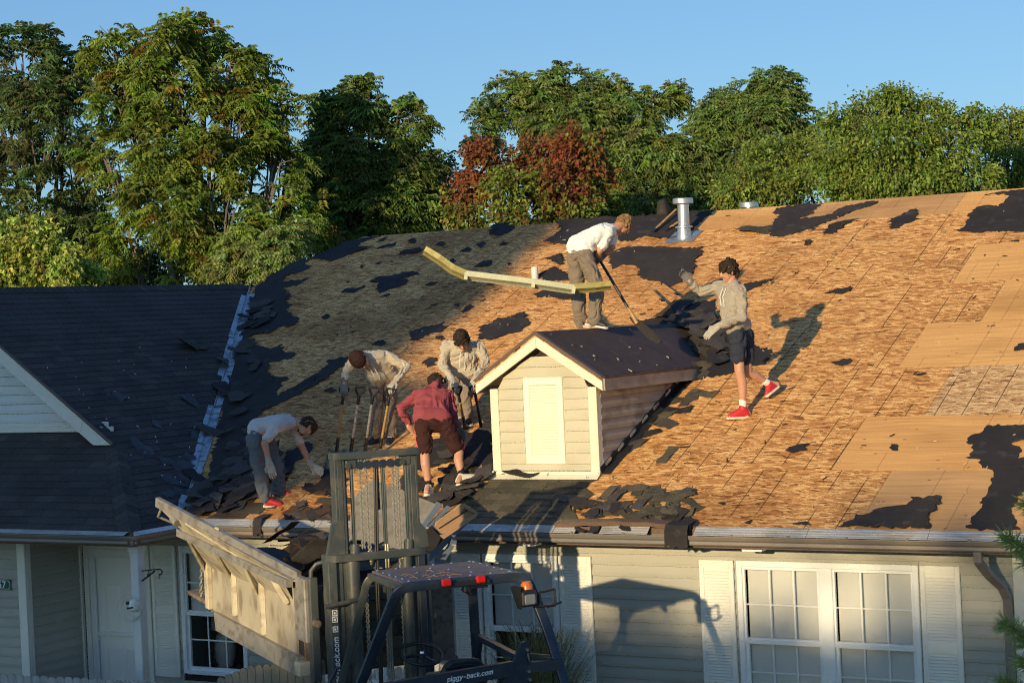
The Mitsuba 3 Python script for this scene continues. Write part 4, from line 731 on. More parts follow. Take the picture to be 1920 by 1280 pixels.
# mast
for a, b, nm in ((-.655, -.535, 'mast_rail'), (.085, .160, 'mast_rail')):
    mb = MB(); s = 1 if a < -.3 else -1
    o = a if s > 0 else b; i = b if s > 0 else a
    for q, p, h0, h1 in ((o, o + s * .025, .97, 1.12), (o + s * .025, o + s * .075, .97, .99), (o + s * .075, o + s * .10, .975, 1.0)): mb.cbox((h0, min(q, p), 1.2), (h1, max(q, p), 3.70), .004, LF)
    mb.cbox((1.0, min(o + s * .05, i), 1.2), (1.11, max(o + s * .05, i), 3.69), .004, LF)
    F_(nm, mb, 'm_fork_green')
for a, b, m in ((-.770, -.62, 'm_fork_green'), (.11, .235, 'm_fork_navy')):
    mb = MB(); mb.cbox((.93, a, .2), (1.12, a + (b - a) * .55, 2.76), .006, LF); mb.cbox((.96, a + (b - a) * .55, .2), (1.10, b, 2.76), .006, LF); F_('outer_rail', mb, m)
mb = MB(); mb.prism([(-.665, .0), (-.60, .03), (.13, .03), (.185, .0), (.185, -.17), (.12, -.17), (.10, -.06), (-.56, -.06), (-.60, -.17), (-.665, -.17)], lambda v: LF(np.stack([.95 - v[:, 1], v[:, 0], v[:, 2]], 1)), 3.695, 3.755); F_('top_crossbar', mb, 'm_fork_green', 30)
mb = MB(); mb.prism([(-.775, -.05), (-.70, .05), (.10, .05), (.19, .0), (.19, -.12), (.08, -.03), (-.66, -.03), (-.70, -.17), (-.775, -.17)], lambda v: LF(np.stack([.95 - v[:, 1], v[:, 0], v[:, 2]], 1)), 2.755, 2.82); F_('lower_crossbar', mb, 'm_fork_green', 30)
mb = MB(); mb.prism([(-.76, 2.82), (-.61, 2.82), (-.60, 2.95), (-.655, 3.12), (-.70, 3.10)], lambda v: LF(np.stack([1.0 - v[:, 2], v[:, 0], v[:, 1]], 1)), -.03, .03); F_('gusset_plate', mb, 'm_fork_green')
mb = MB(); mb.prism([(.13, 2.82), (.235, 2.82), (.22, 2.98), (.165, 3.05), (.13, 3.05)], lambda v: LF(np.stack([1.0 - v[:, 2], v[:, 0], v[:, 1]], 1)), -.03, .03); F_('gusset_plate', mb, 'm_fork_green')
for l in (-.487, .045):
    mb = MB(); mb.tube([L(.99, l, 2.85), L(.99, l, 3.60)], .019, 12); F_('piston_rod', mb, 'm_chrome', True)
    mb = MB(); mb.tube([L(.99, l, 2.74), L(.99, l, 2.90)], .040, 14); mb.tube([L(.99, l, 2.79), L(.99, l, 2.885)], .046, 14); F_('cylinder_head', mb, 'm_fork_green', 40)
    mb = MB(); mb.cbox((.96, l - .06, 3.60), (1.02, l + .05, 3.70), .012, LF); mb.tube([L(.945, l - .04, 3.63), L(1.03, l - .04, 3.63)], .028, 12); F_('rod_bracket', mb, 'm_fork_green')
for l, r in ((-.525, .068), (.005, .058)):
    mb = MB(); mb.tube([L(.97, l, .3), L(.97, l, 2.75)], r, 16); F_('lift_cylinder', mb, 'm_fork_green', True)
def chain(l, z0, z1, w=.0165, h=.98):
    mb = MB(); z, i = z0, 0
    while z < z1:
        o = w * (.55 if i % 2 else 1.0)
        mb.box((h - .011, l - o, z), (h + .011, l - o + .006, z + .030), LF); mb.box((h - .011, l + o - .006, z), (h + .011, l + o, z + .030), LF); mb.box((h - .004, l - o * .6, z + .010), (h + .004, l + o * .6, z + .015), LF); z += .024; i += 1
    return mb
for l, z0, z1 in ((-.405, 2.85, 3.68), (-.345, 2.80, 3.68), (-.085, 2.85, 3.60), (-.035, 2.80, 3.68), (-.40, 1.3, 2.45), (.0 - .045, 1.3, 2.75), (-.21, 1.3, 2.2)): F_('lift_chain', chain(l, z0, z1), 'm_chain')
mb = MB()
for l in (-.36, -.06, -.21):
    for dl_ in (-.045, .03): mb.tube([L(.955, l + dl_, 3.63), L(.985, l + dl_, 3.63)], .040, 14)
F_('chain_pulleys', mb, 'm_fork_navy', 40)
for k, l in enumerate((-.262, -.242, -.195, -.175)):
    mb = MB(); dd = .05 if k < 2 else 0; mb.tube([L(.975, l - dd * .9, 1.4), L(.975, l - dd * .7, 2.6), L(.975, l, 3.60), L(.985, l + .012, 3.66), L(1.02, l + .02, 3.62), L(1.02, l + .02, 3.2)], .0115, 8); F_('hydraulic_hose', mb, 'm_hose' if k < 2 else 'm_chrome', True)
mb = MB()
for l in (-.20, -.175): mb.tube([L(.95, l, 2.66), L(.95, l, 2.88)], .013, 8)
for l in (-.345, -.035): mb.tube([L(.95, l, 2.70), L(.95, l, 2.80)], .012, 8); mb.tube([L(.95, l, 2.725), L(.95, l, 2.745)], .022, 8)
F_('hose_fittings', mb, 'm_brass', True)
mb = MB(); mb.tube([L(.9, -.83, 2.36), L(.9, -.48, 2.40)], .022, 8); mb.cbox((.88, -.5, 2.37), (.95, -.44, 2.43), .01, LF); F_('hose_bracket', mb, 'm_fork_green')
mb = MB()
for l in (-.27, -.21): mb.tube([L(.945, l, 3.757), L(.945, l, 3.772)], .016, 6)
F_('crossbar_bolts', mb, 'm_chrome')
# carriage between mast and bin
for a, b, c, d in ((-.74, .18, 2.33, 2.47), (-.74, .18, 1.98, 2.14), (-.70, .16, 1.70, 1.85)):
    mb = MB(); mb.cbox((1.16, a, c), (1.24, b, d), .012, LF); F_('carriage_plate', mb, 'm_rust' if c < 1.8 else 'm_fork_green')
mb = MB(); mb.cbox((1.18, -.885, 1.62), (1.30, -.80, 2.60), .01, LF); F_('carriage_post', mb, 'm_fork_green')
mb = MB(); mb.tube([L(1.24, -.85, 2.55), L(1.24, -.845, 2.66), L(1.22, -.80, 2.72), L(1.2, -.72, 2.74), L(1.18, -.60, 2.75)], .022, 8); mb.tube([L(1.2, -.72, 2.74), L(1.2, -.715, 2.46)], .012, 6); mb.tube([L(1.2, -.715, 2.47), L(1.2, -.62, 2.49)], .014, 6); F_('guard_tube', mb, 'm_fork_green', True)
mb = MB()
for l, z in ((-.62, 2.45), (-.60, 2.28), (-.64, 2.10), (-.58, 1.93), (-.845, 2.18)): mb.tube([L(1.10, l, z), L(1.2, l, z)], .035, 10); mb.tube([L(1.09, l, z), L(1.11, l, z)], .018, 8)
F_('roller_bolts', mb, 'm_rust', 40)
mb = MB(); mb.cbox((1.14, -.69, 2.18), (1.18, -.60, 2.26), .01, LF); mb.cbox((1.13, -.73, 2.40), (1.17, -.69, 2.56), .006, LF); mb.cbox((1.13, -.70, 2.60), (1.2, -.62, 2.63), .006, LF); F_('carriage_brackets', mb, 'm_bin_rib')
# canopy and posts
mb = MB(); mb.prism([(-.44, -.50), (.53, -.48), (.54, .50), (-.47, .55)], LF, 2.682, 2.700); CP = F_('canopy', mb, 'm_canopy')
mb = MB()
for i in range(6):
    for hh, ll in ((-.41, -.46 + i * .19), (.50, -.44 + i * .18), (-.38 + i * .17, -.45), (-.40 + i * .17, .48)): mb.lathe([(0, .012), (.009, .008), (.012, 0)], L(hh, ll, 2.70), 8)
for hh, ll in ((.1, -.2), (.1, .1), (.1, .3), (-.2, -.15), (-.2, .2), (.3, 0.)): mb.lathe([(0, .012), (.009, .008), (.012, 0)], L(hh, ll, 2.70), 8)
stuff(obj('canopy_rivets', mb, 'm_chrome', CP, 40))
mb = MB()
for k in range(14):
    h, l, a = rng.uniform(-.35, .1), rng.uniform(-.4, -.05), rng.uniform(0, 3); p = L(h, l, 2.704); d = A(math.cos(a), math.sin(a), 0) * rng.uniform(.06, .16); mb.tube([p, p + d * .5 + A(0, 0, .012), p + d], .0025, 4)
stuff(obj('straw', mb, 'm_cardboard', CP))
def bar(path, w, t, up): 
    mb = MB(); path = [A(*p) for p in path]
    P = []; n = len(path)
    for i in range(n):
        if 0 < i < n - 1:
            a, b, c = path[i - 1], path[i], path[i + 1]; r = .11; p0 = b + nrm(a - b) * r; p1 = b + nrm(c - b) * r
            P += [(1 - t_) ** 2 * p0 + 2 * t_ * (1 - t_) * b + t_ ** 2 * p1 for t_ in np.linspace(0, 1, 6)]
        else: P.append(path[i])
    P = np.array(P); V, Fc = [], []
    T_ = np.gradient(P, axis=0); 
    for p, d in zip(P, T_):
        d = nrm(d); x = nrm(np.cross(d, A(*up))); u = np.cross(x, d)
        c = .28
        V += [p + x * i * w / 2 + u * j * t / 2 for i, j in ((-1, -1 + c), (-1 + c, -1), (1 - c, -1), (1, -1 + c), (1, 1 - c), (1 - c, 1), (-1 + c, 1), (-1, 1 - c))]
    m = len(P)
    for i in range(m - 1):
        for j in range(8): k = (j + 1) % 8; Fc += [[i * 8 + j, i * 8 + k, (i + 1) * 8 + k], [i * 8 + j, (i + 1) * 8 + k, (i + 1) * 8 + j]]
    return mb.add(V, Fc)
F_('canopy_frame', bar([L(.95, -.80, 1.30), L(.68, -.575, 2.28), L(.53, -.52, 2.655), L(.53, 0, 2.655)], .07, .05, FR_ * .3 + FH), 'm_fork_green', 50)
F_('canopy_frame', bar([L(.15, -.93, 1.40), L(-.27, -.66, 2.33), L(-.43, -.565, 2.66), L(-.46, .1, 2.66), L(-.49, .60, 2.66), L(-.66, .69, 2.28), L(-1.02, .84, 1.30)], .085, .055, FH), 'm_fork_navy', 50)
mb = MB(); mb.beam(L(.53, -.5, 2.655), L(-.43, -.53, 2.66), .05, .05); mb.beam(L(.53, .50, 2.655), L(-.47, .57, 2.66), .05, .05); F_('canopy_side_rails', mb, 'm_fork_green')
F_('front_post', MB().beam(L(.55, .49, 2.66), L(.55, .515, 1.3), .055, .075), 'm_fork_navy')
mb = MB(); mb.beam(L(-.465, -.19, 2.648), L(-.505, .25, 2.655), .05, .036); LB = F_('light_bar', mb, 'm_black_metal')
for l in (-.155, .165):
    mb = MB(); mb.cbox((-.545, l - .042, 2.645), (-.49, l + .042, 2.705), .01, LF); obj('red_light', mb, 'm_red_lamp', LB)
mb = MB(); mb.cbox((-.47, .03, 2.56), (-.40, .09, 2.64), .01, LF); mb.cbox((-.46, .10, 2.59), (-.40, .26, 2.61), .006, LF); mb.tube([L(-.44, .02, 2.60), L(-.44, .1, 2.54)], .02, 8); F_('mirror_bracket', mb, 'm_black_metal')
# work light with beacon on the rear post
mb = MB(); mb.cbox((-.72, .46, 2.42), (-.60, .61, 2.565), .02, LF); mb.prism([(.40, 2.60), (.46, 2.60), (.46, 2.40)], lambda v: LF(np.stack([-.66 + v[:, 2], v[:, 0], v[:, 1]], 1)), -.05, .05); WL = F_('work_light', mb, 'm_black_metal')
mb = MB(); mb.cbox((-.735, .485, 2.44), (-.715, .585, 2.53), .012, LF); obj('lens', mb, 'm_lens', WL)
mb = MB(); mb.lathe([(0, .07), (.035, .065), (.052, .04), (.055, .0), (0, 0)], L(-.64, .545, 2.567), 18); F_('beacon', mb, 'm_amber', 40)
mb = MB(); r0 = .012
for p, q in (((-.66, .66, 2.53), (-.66, .80, 2.545)), ((-.66, .80, 2.545), (-.66, .80, 2.40)), ((-.66, .80, 2.40), (-.66, .60, 2.41)), ((-.66, .72, 2.395), (-.66, .86, 2.425)), ((-.66, .655, 2.53), (-.66, .655, 2.41))): mb.tube([L(*p), L(*q)], r0, 6)
F_('light_bracket', mb, 'm_black_metal')
# driver's place and rear frame
mb = MB(); ang = np.linspace(0, 2 * np.pi, 33); tl = .42
ring = [L(.3 + .18 * math.cos(a) * math.cos(tl), -.12 + .18 * math.sin(a), 1.935 + .18 * math.cos(a) * math.sin(tl)) for a in ang]; mb.tube(ring, .017, 8, False)
for a in (.5, 2.6, 4.7): mb.tube([L(.3, -.12, 1.925), L(.3 + .17 * math.cos(a) * math.cos(tl), -.12 + .17 * math.sin(a), 1.93 + .17 * math.cos(a) * math.sin(tl))], .014, 6)
mb.tube([L(.3, -.12, 1.90), L(.3, -.12, 1.945)], .045, 14); mb.tube([L(.42, -.235, 1.985), L(.42, -.235, 2.03)], .02, 8)
SWH = F_('steering_wheel', mb, 'm_black_metal', 50)
obj('horn_button', MB().lathe([(0, .02), (.02, .016), (.024, 0)], L(.3, -.12, 1.945), 12), 'm_chrome', SWH)
mb = MB(); mb.tube([L(.30, -.12, 1.90), L(.40, -.12, 1.3)], .035, 10); F_('steering_column', mb, 'm_fork_green', True)
def seat_pts(s): return LF(np.array([(-.25 + dh * s, .06 + dl * s, z) for dh, dl, z in ((-.05, -.22, 1.55), (.05, -.22, 1.55), (-.05, .22, 1.53), (.05, .22, 1.53), (-.07, -.20, 1.88), (.03, -.20, 1.88), (-.07, .20, 1.86), (.03, .20, 1.86), (-.08, -.12, 1.965), (.01, -.12, 1.965), (-.08, .13, 1.95), (.01, .13, 1.95))]))
st = m3.Manifold.hull_points(seat_pts(1.0)).refine_to_length(.03); q = st.to_mesh(); tm = trimesh.Trimesh(q.vert_properties[:, :3], q.tri_verts, process=False); trimesh.smoothing.filter_taubin(tm, iterations=12)
ST = F_('seat', MB().mesh(tm), 'm_black_metal', True)
mb = MB(); mb.tube([L(-.33, -.13, 1.90), L(-.335, .06, 1.915), L(-.33, .23, 1.89), L(-.32, .25, 1.70)], .008, 6); obj('piping', mb, 'm_hose', ST, True)
mb = MB(); mb.cbox((.15, -.05, 1.45), (.45, .35, 1.74), .02, LF); F_('document_box', mb, 'm_cardboard')
mb = MB(); mb.beam(L(-.75, -1.1, 1.845), L(-.75, .33, 1.915), .06, .125); RFm = F_('rear_frame', mb, 'm_fork_navy')
def lettering(text, hgt, at, right, upv, parent, m='m_text'):
    t = meshkit.text_mesh(text, hgt, .002, bold=True); v = np.array(t.vertices); v[:, 0] += v[:, 1] * .20
    r, u = nrm(right), A(*upv); n = nrm(np.cross(r, u)); obj('lettering', MB().add(A(*at) + np.outer(v[:, 0], r) + np.outer(v[:, 1], u) + np.outer(v[:, 2], n), t.faces), m, parent)
rr = nrm(L(-.75, .33, 1.915) - L(-.75, -1.1, 1.845))
tw = np.ptp(meshkit.text_mesh('piggy-back.com', .056, .002, bold=True).vertices[:, 0])
lettering('piggy-back.com', .056 * .42 / tw, L(-.782, -.29, 1.872), rr, A(0, 0, 1), RFm)
tl_ = np.ptp(meshkit.text_mesh('piggy-back.com', .05, .002, bold=True).vertices[:, 0])
lettering('piggy-back.com', .05, L(.927, -.705, 2.06 - tl_), A(0, 0, 1), -FR_, FK)
mb = MB()
for z in (2.115, 2.205, 2.265):
    for z0, z1, l0, l1 in ((z, z + .008, -.755, -.705), (z + .066 - .02, z + .054, -.755, -.705), (z, z + .054, -.755, -.748), (z, z + .054, -.712, -.705)): mb.box((.924, l0, z0), (.929, l1, z1), LF)
    mb.box((.924, -.74, z + .015), (.929, -.722, z + .036), LF)
F_('decal', mb, 'm_text')
mb = MB(); mb.prism([(.47, 2.13), (.505, 2.115), (.51, 1.6), (.16, 1.6), (.36, 1.98), (.43, 2.12)], lambda v: LF(np.stack([-.72 + v[:, 2], v[:, 0], v[:, 1]], 1)), -.025, .025); GS = F_('rear_gusset', mb, 'm_fork_navy')
mb = MB()
for l, z in ((.475, 2.06), (.48, 1.87), (.485, 1.80)): mb.tube([L(-.765, l, z), L(-.745, l, z)], .014, 8)
mb.tube([L(-.76, .475, 2.03), L(-.765, .485, 1.97), L(-.76, .495, 1.92)], .010, 6); obj('bolts_and_chain', mb, 'm_chrome', GS)
F_('side_rail', MB().beam(L(.50, .50, 2.005), L(-.62, .49, 1.95), .06, .05), 'm_fork_navy'); F_('side_rail', MB().beam(L(-.70, .46, 1.90), L(-.82, .76, 1.915), .07, .09), 'm_fork_navy')
mb = MB(); mb.beam(L(-.5, .48, 1.98), L(-.75, .72, 1.975), .02, .03); F_('frame_brace', mb, 'm_fork_green')
mb = MB(); mb.prism([(.40, 1.99), (.58, 1.98), (.58, 1.6), (.50, 1.75)], lambda v: LF(np.stack([v[:, 0], .50 + v[:, 2], v[:, 1]], 1)), -.02, .02); F_('post_foot', mb, 'm_fork_navy')
mb = MB(); mb.cbox((-.9, -.9, .55), (.8, .7, 1.45), .04, LF); F_('chassis', mb, 'm_fork_navy')
for h, l in ((.75, -.85), (.75, .75), (-1.1, -.05)):
    mb = MB(); ax = np.stack([FH, A(0, 0, 1), FR_], 1); mb.lathe([(.0, -.14), (.28, -.14), (.36, -.10), (.38, 0), (.36, .10), (.28, .14), (0, .14)], L(h, l, .38), 28, ax); F_('wheel', mb, 'm_hose', 40)
mb = MB(); mb.tube([L(.95, -.84, 1.3), L(.95, -.82, 1.62), L(.93, -.74, 1.78), L(.92, -.62, 1.80)], .016, 8); F_('grab_handle', mb, 'm_fork_navy', True)

# ---- debris bin on the forks
BN = thing('debris_bin', 'tan ribbed steel dump bin on the forklift forks, heaped with torn shingles', 'dump bin')
B_ = lambda name, mb, m='m_bin', smooth=False: obj(name, mb, m, BN, smooth)
side = lambda h: -.9 - .0656 * (h - 1.45)                                       # l of the near side wall at h
zb = lambda h: 1.72 + .095 * (h - 1.75); zt_ = lambda h: 2.535 + .065 * (h - 1.7)
mb = MB(); mb.hexa([L(1.62, side(1.62), zb(1.62)), L(4.36, side(4.36), zb(4.36)), L(4.36, side(4.36) + .03, zb(4.36)), L(1.62, side(1.62) + .03, zb(1.62)), L(1.62, side(1.62), zt_(1.62)), L(4.36, side(4.36), zt_(4.36)), L(4.36, side(4.36) + .03, zt_(4.36)), L(1.62, side(1.62) + .03, zt_(1.62))]); B_('side_panel', mb)
mb = MB(); mb.hexa([L(1.35, side(1.35), zb(1.3) - .02), L(4.3, side(4.3), zb(4.3) - .03), L(4.1, .62, zb(4.1) - .03), L(1.35, .62, zb(1.3) - .02), L(1.35, side(1.35), zb(1.3) + .01), L(4.3, side(4.3), zb(4.3)), L(4.1, .62, zb(4.1)), L(1.35, .62, zb(1.3) + .01)]); B_('floor', mb, 'm_rust')
mb = MB(); mb.hexa([L(1.4, .60, 1.70), L(4.1, .60, 1.95), L(4.1, .63, 1.95), L(1.4, .63, 1.70), L(1.4, .60, 2.50), L(4.1, .60, 2.62), L(4.1, .63, 2.62), L(1.4, .63, 2.50)]); B_('side_panel', mb)
mb = MB(); mb.hexa([L(4.28, side(4.3), zb(4.3)), L(4.08, .60, 1.95), L(4.10, .60, 1.95), L(4.31, side(4.3), zb(4.3)), L(4.28, side(4.3), 2.55), L(4.08, .60, 2.5), L(4.10, .60, 2.5), L(4.31, side(4.3), 2.55)]); B_('front_panel', mb)
mb = MB(); mb.hexa([L(1.38, side(1.4), 1.66), L(1.38, .60, 1.66), L(1.41, .60, 1.66), L(1.41, side(1.4), 1.66), L(1.38, side(1.4), 2.50), L(1.38, .60, 2.45), L(1.41, .60, 2.45), L(1.41, side(1.4), 2.50)]); B_('rear_panel', mb, 'm_rust')
mb = MB(); mb.cbox((1.25, side(1.3) - .03, 1.98), (1.62, side(1.3) + .05, 2.585), .012, LF); B_('corner_post', mb, 'm_bin_rim')
for h in (2.53, 3.415):
    mb = MB(); w = .055; z0, z1 = zb(h) + .12, zt_(h) - .02
    mb.hexa([L(h - w, side(h), z0), L(h + w, side(h), z0 + .01), L(h + w * .55, side(h) - .040, z0), L(h - w * .55, side(h) - .040, z0 - .01), L(h - w, side(h), z1), L(h + w, side(h), z1), L(h + w * .55, side(h) - .040, z1), L(h - w * .55, side(h) - .040, z1)]); B_('rib', mb, 'm_bin_rib')
mb = MB(); h = 4.26; mb.cbox((h - .05, side(h) - .05, zb(h)), (h + .09, side(h) + .01, zt_(h) - .02), .01, LF); B_('rib', mb, 'm_bin_rib')
mb = MB(); mb.hexa([L(1.45, side(1.5) - .05, 1.645), L(4.0, side(4.0) - .05, 1.765), L(4.0, side(4.0) + .08, 1.765), L(1.45, side(1.5) + .08, 1.645), L(1.45, side(1.5) - .05, 1.83), L(4.05, side(4.0) - .05, 1.955), L(4.05, side(4.0) + .08, 1.955), L(1.45, side(1.5) + .08, 1.83)]); B_('bottom_rail', mb, 'm_bin_rim')
mb = MB(); mb.cbox((1.30, -.99, 1.665), (1.46, -.73, 1.80), .012, LF); B_('end_cap', mb, 'm_bin_rib')
# flared side wing: lower rail, braces, upper rail with handle
mb = MB(); lr0, lr1 = L(4.05, -1.445, 2.832), L(1.5, -.985, 2.525); mb.beam(lr0, lr1, .07, .075); B_('side_rail', mb, 'm_bin_rim')
P = lambda t: lr0 + (lr1 - lr0) * t
for t, e in ((.09, L(4.36, side(4.36) - .02, 2.36)), (.36, L(3.48, side(3.48) - .03, 2.385)), (.62, L(2.62, side(2.6) - .03, 2.31)), (.86, L(1.75, side(1.75) - .02, 2.30))):
    mb = MB(); mb.beam(P(t) - A(0, 0, .02), e, .030, .055, (0, 0, 1)); B_('wing_brace', mb, 'm_bin_rib')
mb = MB(); n_ = 8
for i in range(n_):
    a, b = i / n_, (i + 1) / n_; ha, hb = 4.36 - 2.7 * a, 4.36 - 2.7 * b
    mb.quad(L(ha, side(ha) - .003, zt_(ha) - .30 * (1 - .4 * a)), L(hb, side(hb) - .003, zt_(hb) - .30 * (1 - .4 * b)), P(.06 + .9 * b) - A(0, 0, .03), P(.06 + .9 * a) - A(0, 0, .03))
B_('wing_underside', mb, 'm_bin')
up0, up1 = L(4.2, -1.628, 3.158), L(1.52, -.885, 2.575)
mb = MB(); mb.beam(up0, up1, .05, .10); B_('wing_rail', mb, 'm_bin_rim')
P2 = lambda t: up0 + (up1 - up0) * t
mb = MB(); mb.hexa([P2(.0) + A(0, 0, -.05), P2(1) + A(0, 0, -.05), P(1) + A(0, 0, .02), P(.05) + A(0, 0, .02), P2(.0) + A(0, 0, -.03), P2(1) + A(0, 0, -.03), P(1) + A(0, 0, .04), P(.05) + A(0, 0, .04)]); B_('wing_panel', mb, 'm_bin')
mb = MB(); mb.beam(P2(.22) - A(0, 0, .05), P2(.75) - A(0, 0, .12), .03, .05); B_('wing_stiffener', mb, 'm_bin_rib')
mb = MB(); mb.tube([P2(.03) - A(0, 0, .04), L(4.2, -1.63, 3.00), L(4.2, -1.60, 2.985), L(4.2, -1.43, 2.90), L(4.2, -1.405, 2.91), P2(.17) - A(0, 0, .04)], .014, 8); B_('wing_handle', mb, 'm_bin_rim', True)
mb = MB(); mb.tube([P2(.12) - A(0, 0, .08), P2(.15) - A(0, 0, .12)], .045, 12); B_('wing_roller', mb, 'm_bin_rim', 40)
mb = MB()
for t in (.14, .33, .62, .78): q = P(t); mb.cbox(tuple(q - .012), tuple(q + A(.012, .012, .055)), .003)
for t in (.45, .46): q = P2(t); mb.cbox(tuple(q - .02), tuple(q + A(.02, .02, .066)), .004)
B_('welded_tabs', mb, 'm_bin_rib')
mb = MB(); q0, q1 = L(4.45, side(4.4) - .02, 2.62), L(4.7, side(4.4), 2.02)
for k in range(16):
    c = q0 + (q1 - q0) * k / 15; a = k % 2 * 1.57; d = nrm(q1 - q0); x = nrm(np.cross(d, FR_)) * math.cos(a) + FR_ * math.sin(a)
    mb.tube([c + d * .03 * math.cos(b) + x * .016 * math.sin(b) for b in np.linspace(0, 2 * np.pi, 9)], .006, 5, False)
B_('tail_chain', mb, 'm_chain')
mb = MB(); mb.hexa([L(4.30, side(4.3), 1.97), L(5.15, side(4.3) - .05, 2.02), L(5.0, -.55, 2.10), L(4.30, -.6, 2.0), L(4.30, side(4.3), 2.02), L(5.15, side(4.3) - .05, 2.06), L(5.0, -.55, 2.14), L(4.30, -.6, 2.05)]); B_('tail_lip', mb, 'm_rust')
# far wing seen behind the mast: grey board, blue frame
PW_ = lambda h: (lambda v: LF(np.stack([h + v[:, 2], v[:, 0], v[:, 1]], 1)))
mb = MB(); mb.prism([(.03, 2.60), (.083, 3.139), (.324, 3.335), (1.063, 2.995), (.70, 2.70), (.55, 2.40), (.05, 2.30)], PW_(2.8), 0, .03); B_('wing_board', mb, 'm_bin_flap')
for pl in ([(1.003, 3.05), (1.06, 3.02), (.78, 2.71), (.732, 2.721)], [(1.119, 3.001), (1.150, 2.98), (.90, 2.79), (.884, 2.808)], [(1.189, 2.951), (1.235, 2.93), (.87, 2.70), (.821, 2.73)], [(.68, 2.269), (.66, 2.40), (1.36, 2.93), (1.46, 2.905)]):
    mb = MB(); mb.prism(pl, PW_(2.78), -.02, .03); B_('wing_frame', mb, 'm_bin_blue')
mb = MB(); mb.prism([(1.158, 2.578), (1.11, 2.60), (.95, 2.40), (1.0, 2.385)], PW_(2.76), -.03, .03); mb.prism([(1.10, 2.60), (1.17, 2.60), (1.18, 2.66), (1.12, 2.66)], PW_(2.74), -.03, .03); B_('wing_strut', mb, 'm_bin_blue')
# things lying in the bin
CB = thing('cardboard_box', 'flattened brown cardboard box tilted on the bin right of the forklift mast', 'cardboard box')
C0 = PW_(2.6)
mb = MB(); mb.prism([(.90, 2.823), (.919, 2.86), (1.187, 3.021), (1.293, 2.996), (1.345, 2.925), (.99, 2.735), (.96, 2.74)], C0, -.01, .02); obj('side', mb, 'm_cardboard', CB)
mb = MB(); mb.prism([(.94, 2.725), (.99, 2.735), (1.345, 2.925), (1.367, 2.92), (1.341, 2.881), (.975, 2.684)], C0, -.05, -.015); obj('side', mb, 'm_cardboard', CB)
mb = MB(); mb.prism([(1.10, 2.965), (1.187, 3.03), (1.25, 3.015), (1.36, 2.935), (1.33, 2.92), (1.215, 2.985), (1.165, 2.93), (1.13, 2.945)], C0, -.045, -.015); obj('flap', mb, 'm_cardboard', CB)
mb = MB(); mb.prism([(.935, 2.79), (.94, 2.80), (1.33, 3.0), (1.335, 2.99)], C0, -.022, -.012); obj('fold', mb, 'm_hose', CB)
BS = thing('black_felt_sheet', 'black folded roofing felt lying in the bin beside the cardboard box', 'roofing felt')
mb = MB(); mb.prism([(.654, 2.596), (.705, 2.691), (.80, 2.76), (.882, 2.825), (.95, 2.74), (.992, 2.677), (.887, 2.575), (.679, 2.511)], C0, .02, .06); obj('sheet', mb, 'm_felt', BS)
mb = MB(); mb.prism([(.76, 2.62), (.80, 2.78), (.87, 2.80), (.96, 2.70), (.90, 2.60)], C0, -.01, .004); obj('fold', mb, 'm_felt_b', BS)
def torn(cx, sz, r):
    n = r.randint(7, 11); a = sorted(r.uniform(0, 6.283) for _ in range(n)); return clean(jag([(math.cos(t) * sz * r.uniform(.55, 1.1), math.sin(t) * sz * r.uniform(.45, .95)) for t in a], .05, .018, r))
def sheet(poly, fr, t, bend=0., r=None, ax=0.):
    """thin torn sheet with a bend, as a refined prism"""
    cs = m3.CrossSection([poly if Polygon(poly).exterior.is_ccw else poly[::-1]], m3.FillRule.Positive); m = m3.Manifold.extrude(cs, t).refine_to_length(.07).to_mesh(); v = m.vert_properties[:, :3].astype(float)
    q = v[:, 0] * math.cos(ax) + v[:, 1] * math.sin(ax); v[:, 2] += bend * q ** 2 * np.sign(q + .02) * 0 + bend * np.maximum(q, 0) ** 2 + .012 * np.sin(v[:, 0] * 17 + v[:, 1] * 9); return MB().add(fr(v), m.tri_verts)
R4 = random.Random(44)
for k in range(26):
    h, l = R4.uniform(1.5, 3.9), R4.uniform(-.78, .45); z = 2.45 + .10 * R4.random() + .05 * (h - 1.5) + .12 * math.exp(-((l + .3) / .4) ** 2); a, ti, tj = R4.uniform(0, 6.28), R4.uniform(-.5, .5), R4.uniform(-.5, .5)
    if k < 7: h, l, z, ti = R4.uniform(1.6, 2.6), R4.uniform(-.75, -.5), 2.62 + .03 * k, R4.uniform(.3, .9)
    x = nrm((math.cos(a), math.sin(a), ti)); n0 = nrm(A(tj, ti * .4, 1)); y = nrm(np.cross(n0, x)); n0 = np.cross(x, y)
    s = sheet(torn(0, R4.uniform(.18, .34), R4), frame(L(h, l, z), x, y, n0), .005, R4.uniform(-.3, .8), None, R4.uniform(0, 6))
    tag(obj('torn_shingle', s, ['m_felt', 'm_shingle_0', 'm_felt_b', 'm_shingle_brown'][k % 4]), f"torn {('black felt', 'dark shingle', 'charcoal felt', 'brown shingle')[k % 4]} {('near the bin rim by the mast', 'deep in the debris bin')[k >= 7]}, {('left', 'right')[l > -.3]} part", 'shingle', 'torn shingles heaped in the debris bin')
mb = MB(); mb.hexa([L(1.42, -.88, 1.78), L(4.2, -1.0, 2.0), L(4.0, .58, 2.0), L(1.42, .58, 1.78), L(1.42, -.88, 2.36), L(4.2, -1.0, 2.45), L(4.0, .58, 2.45), L(1.42, .58, 2.36)])
tag(obj('shingle_heap', mb, 'm_felt'), 'dark mass of torn shingles filling the debris bin', 'rubble', None, 'stuff')
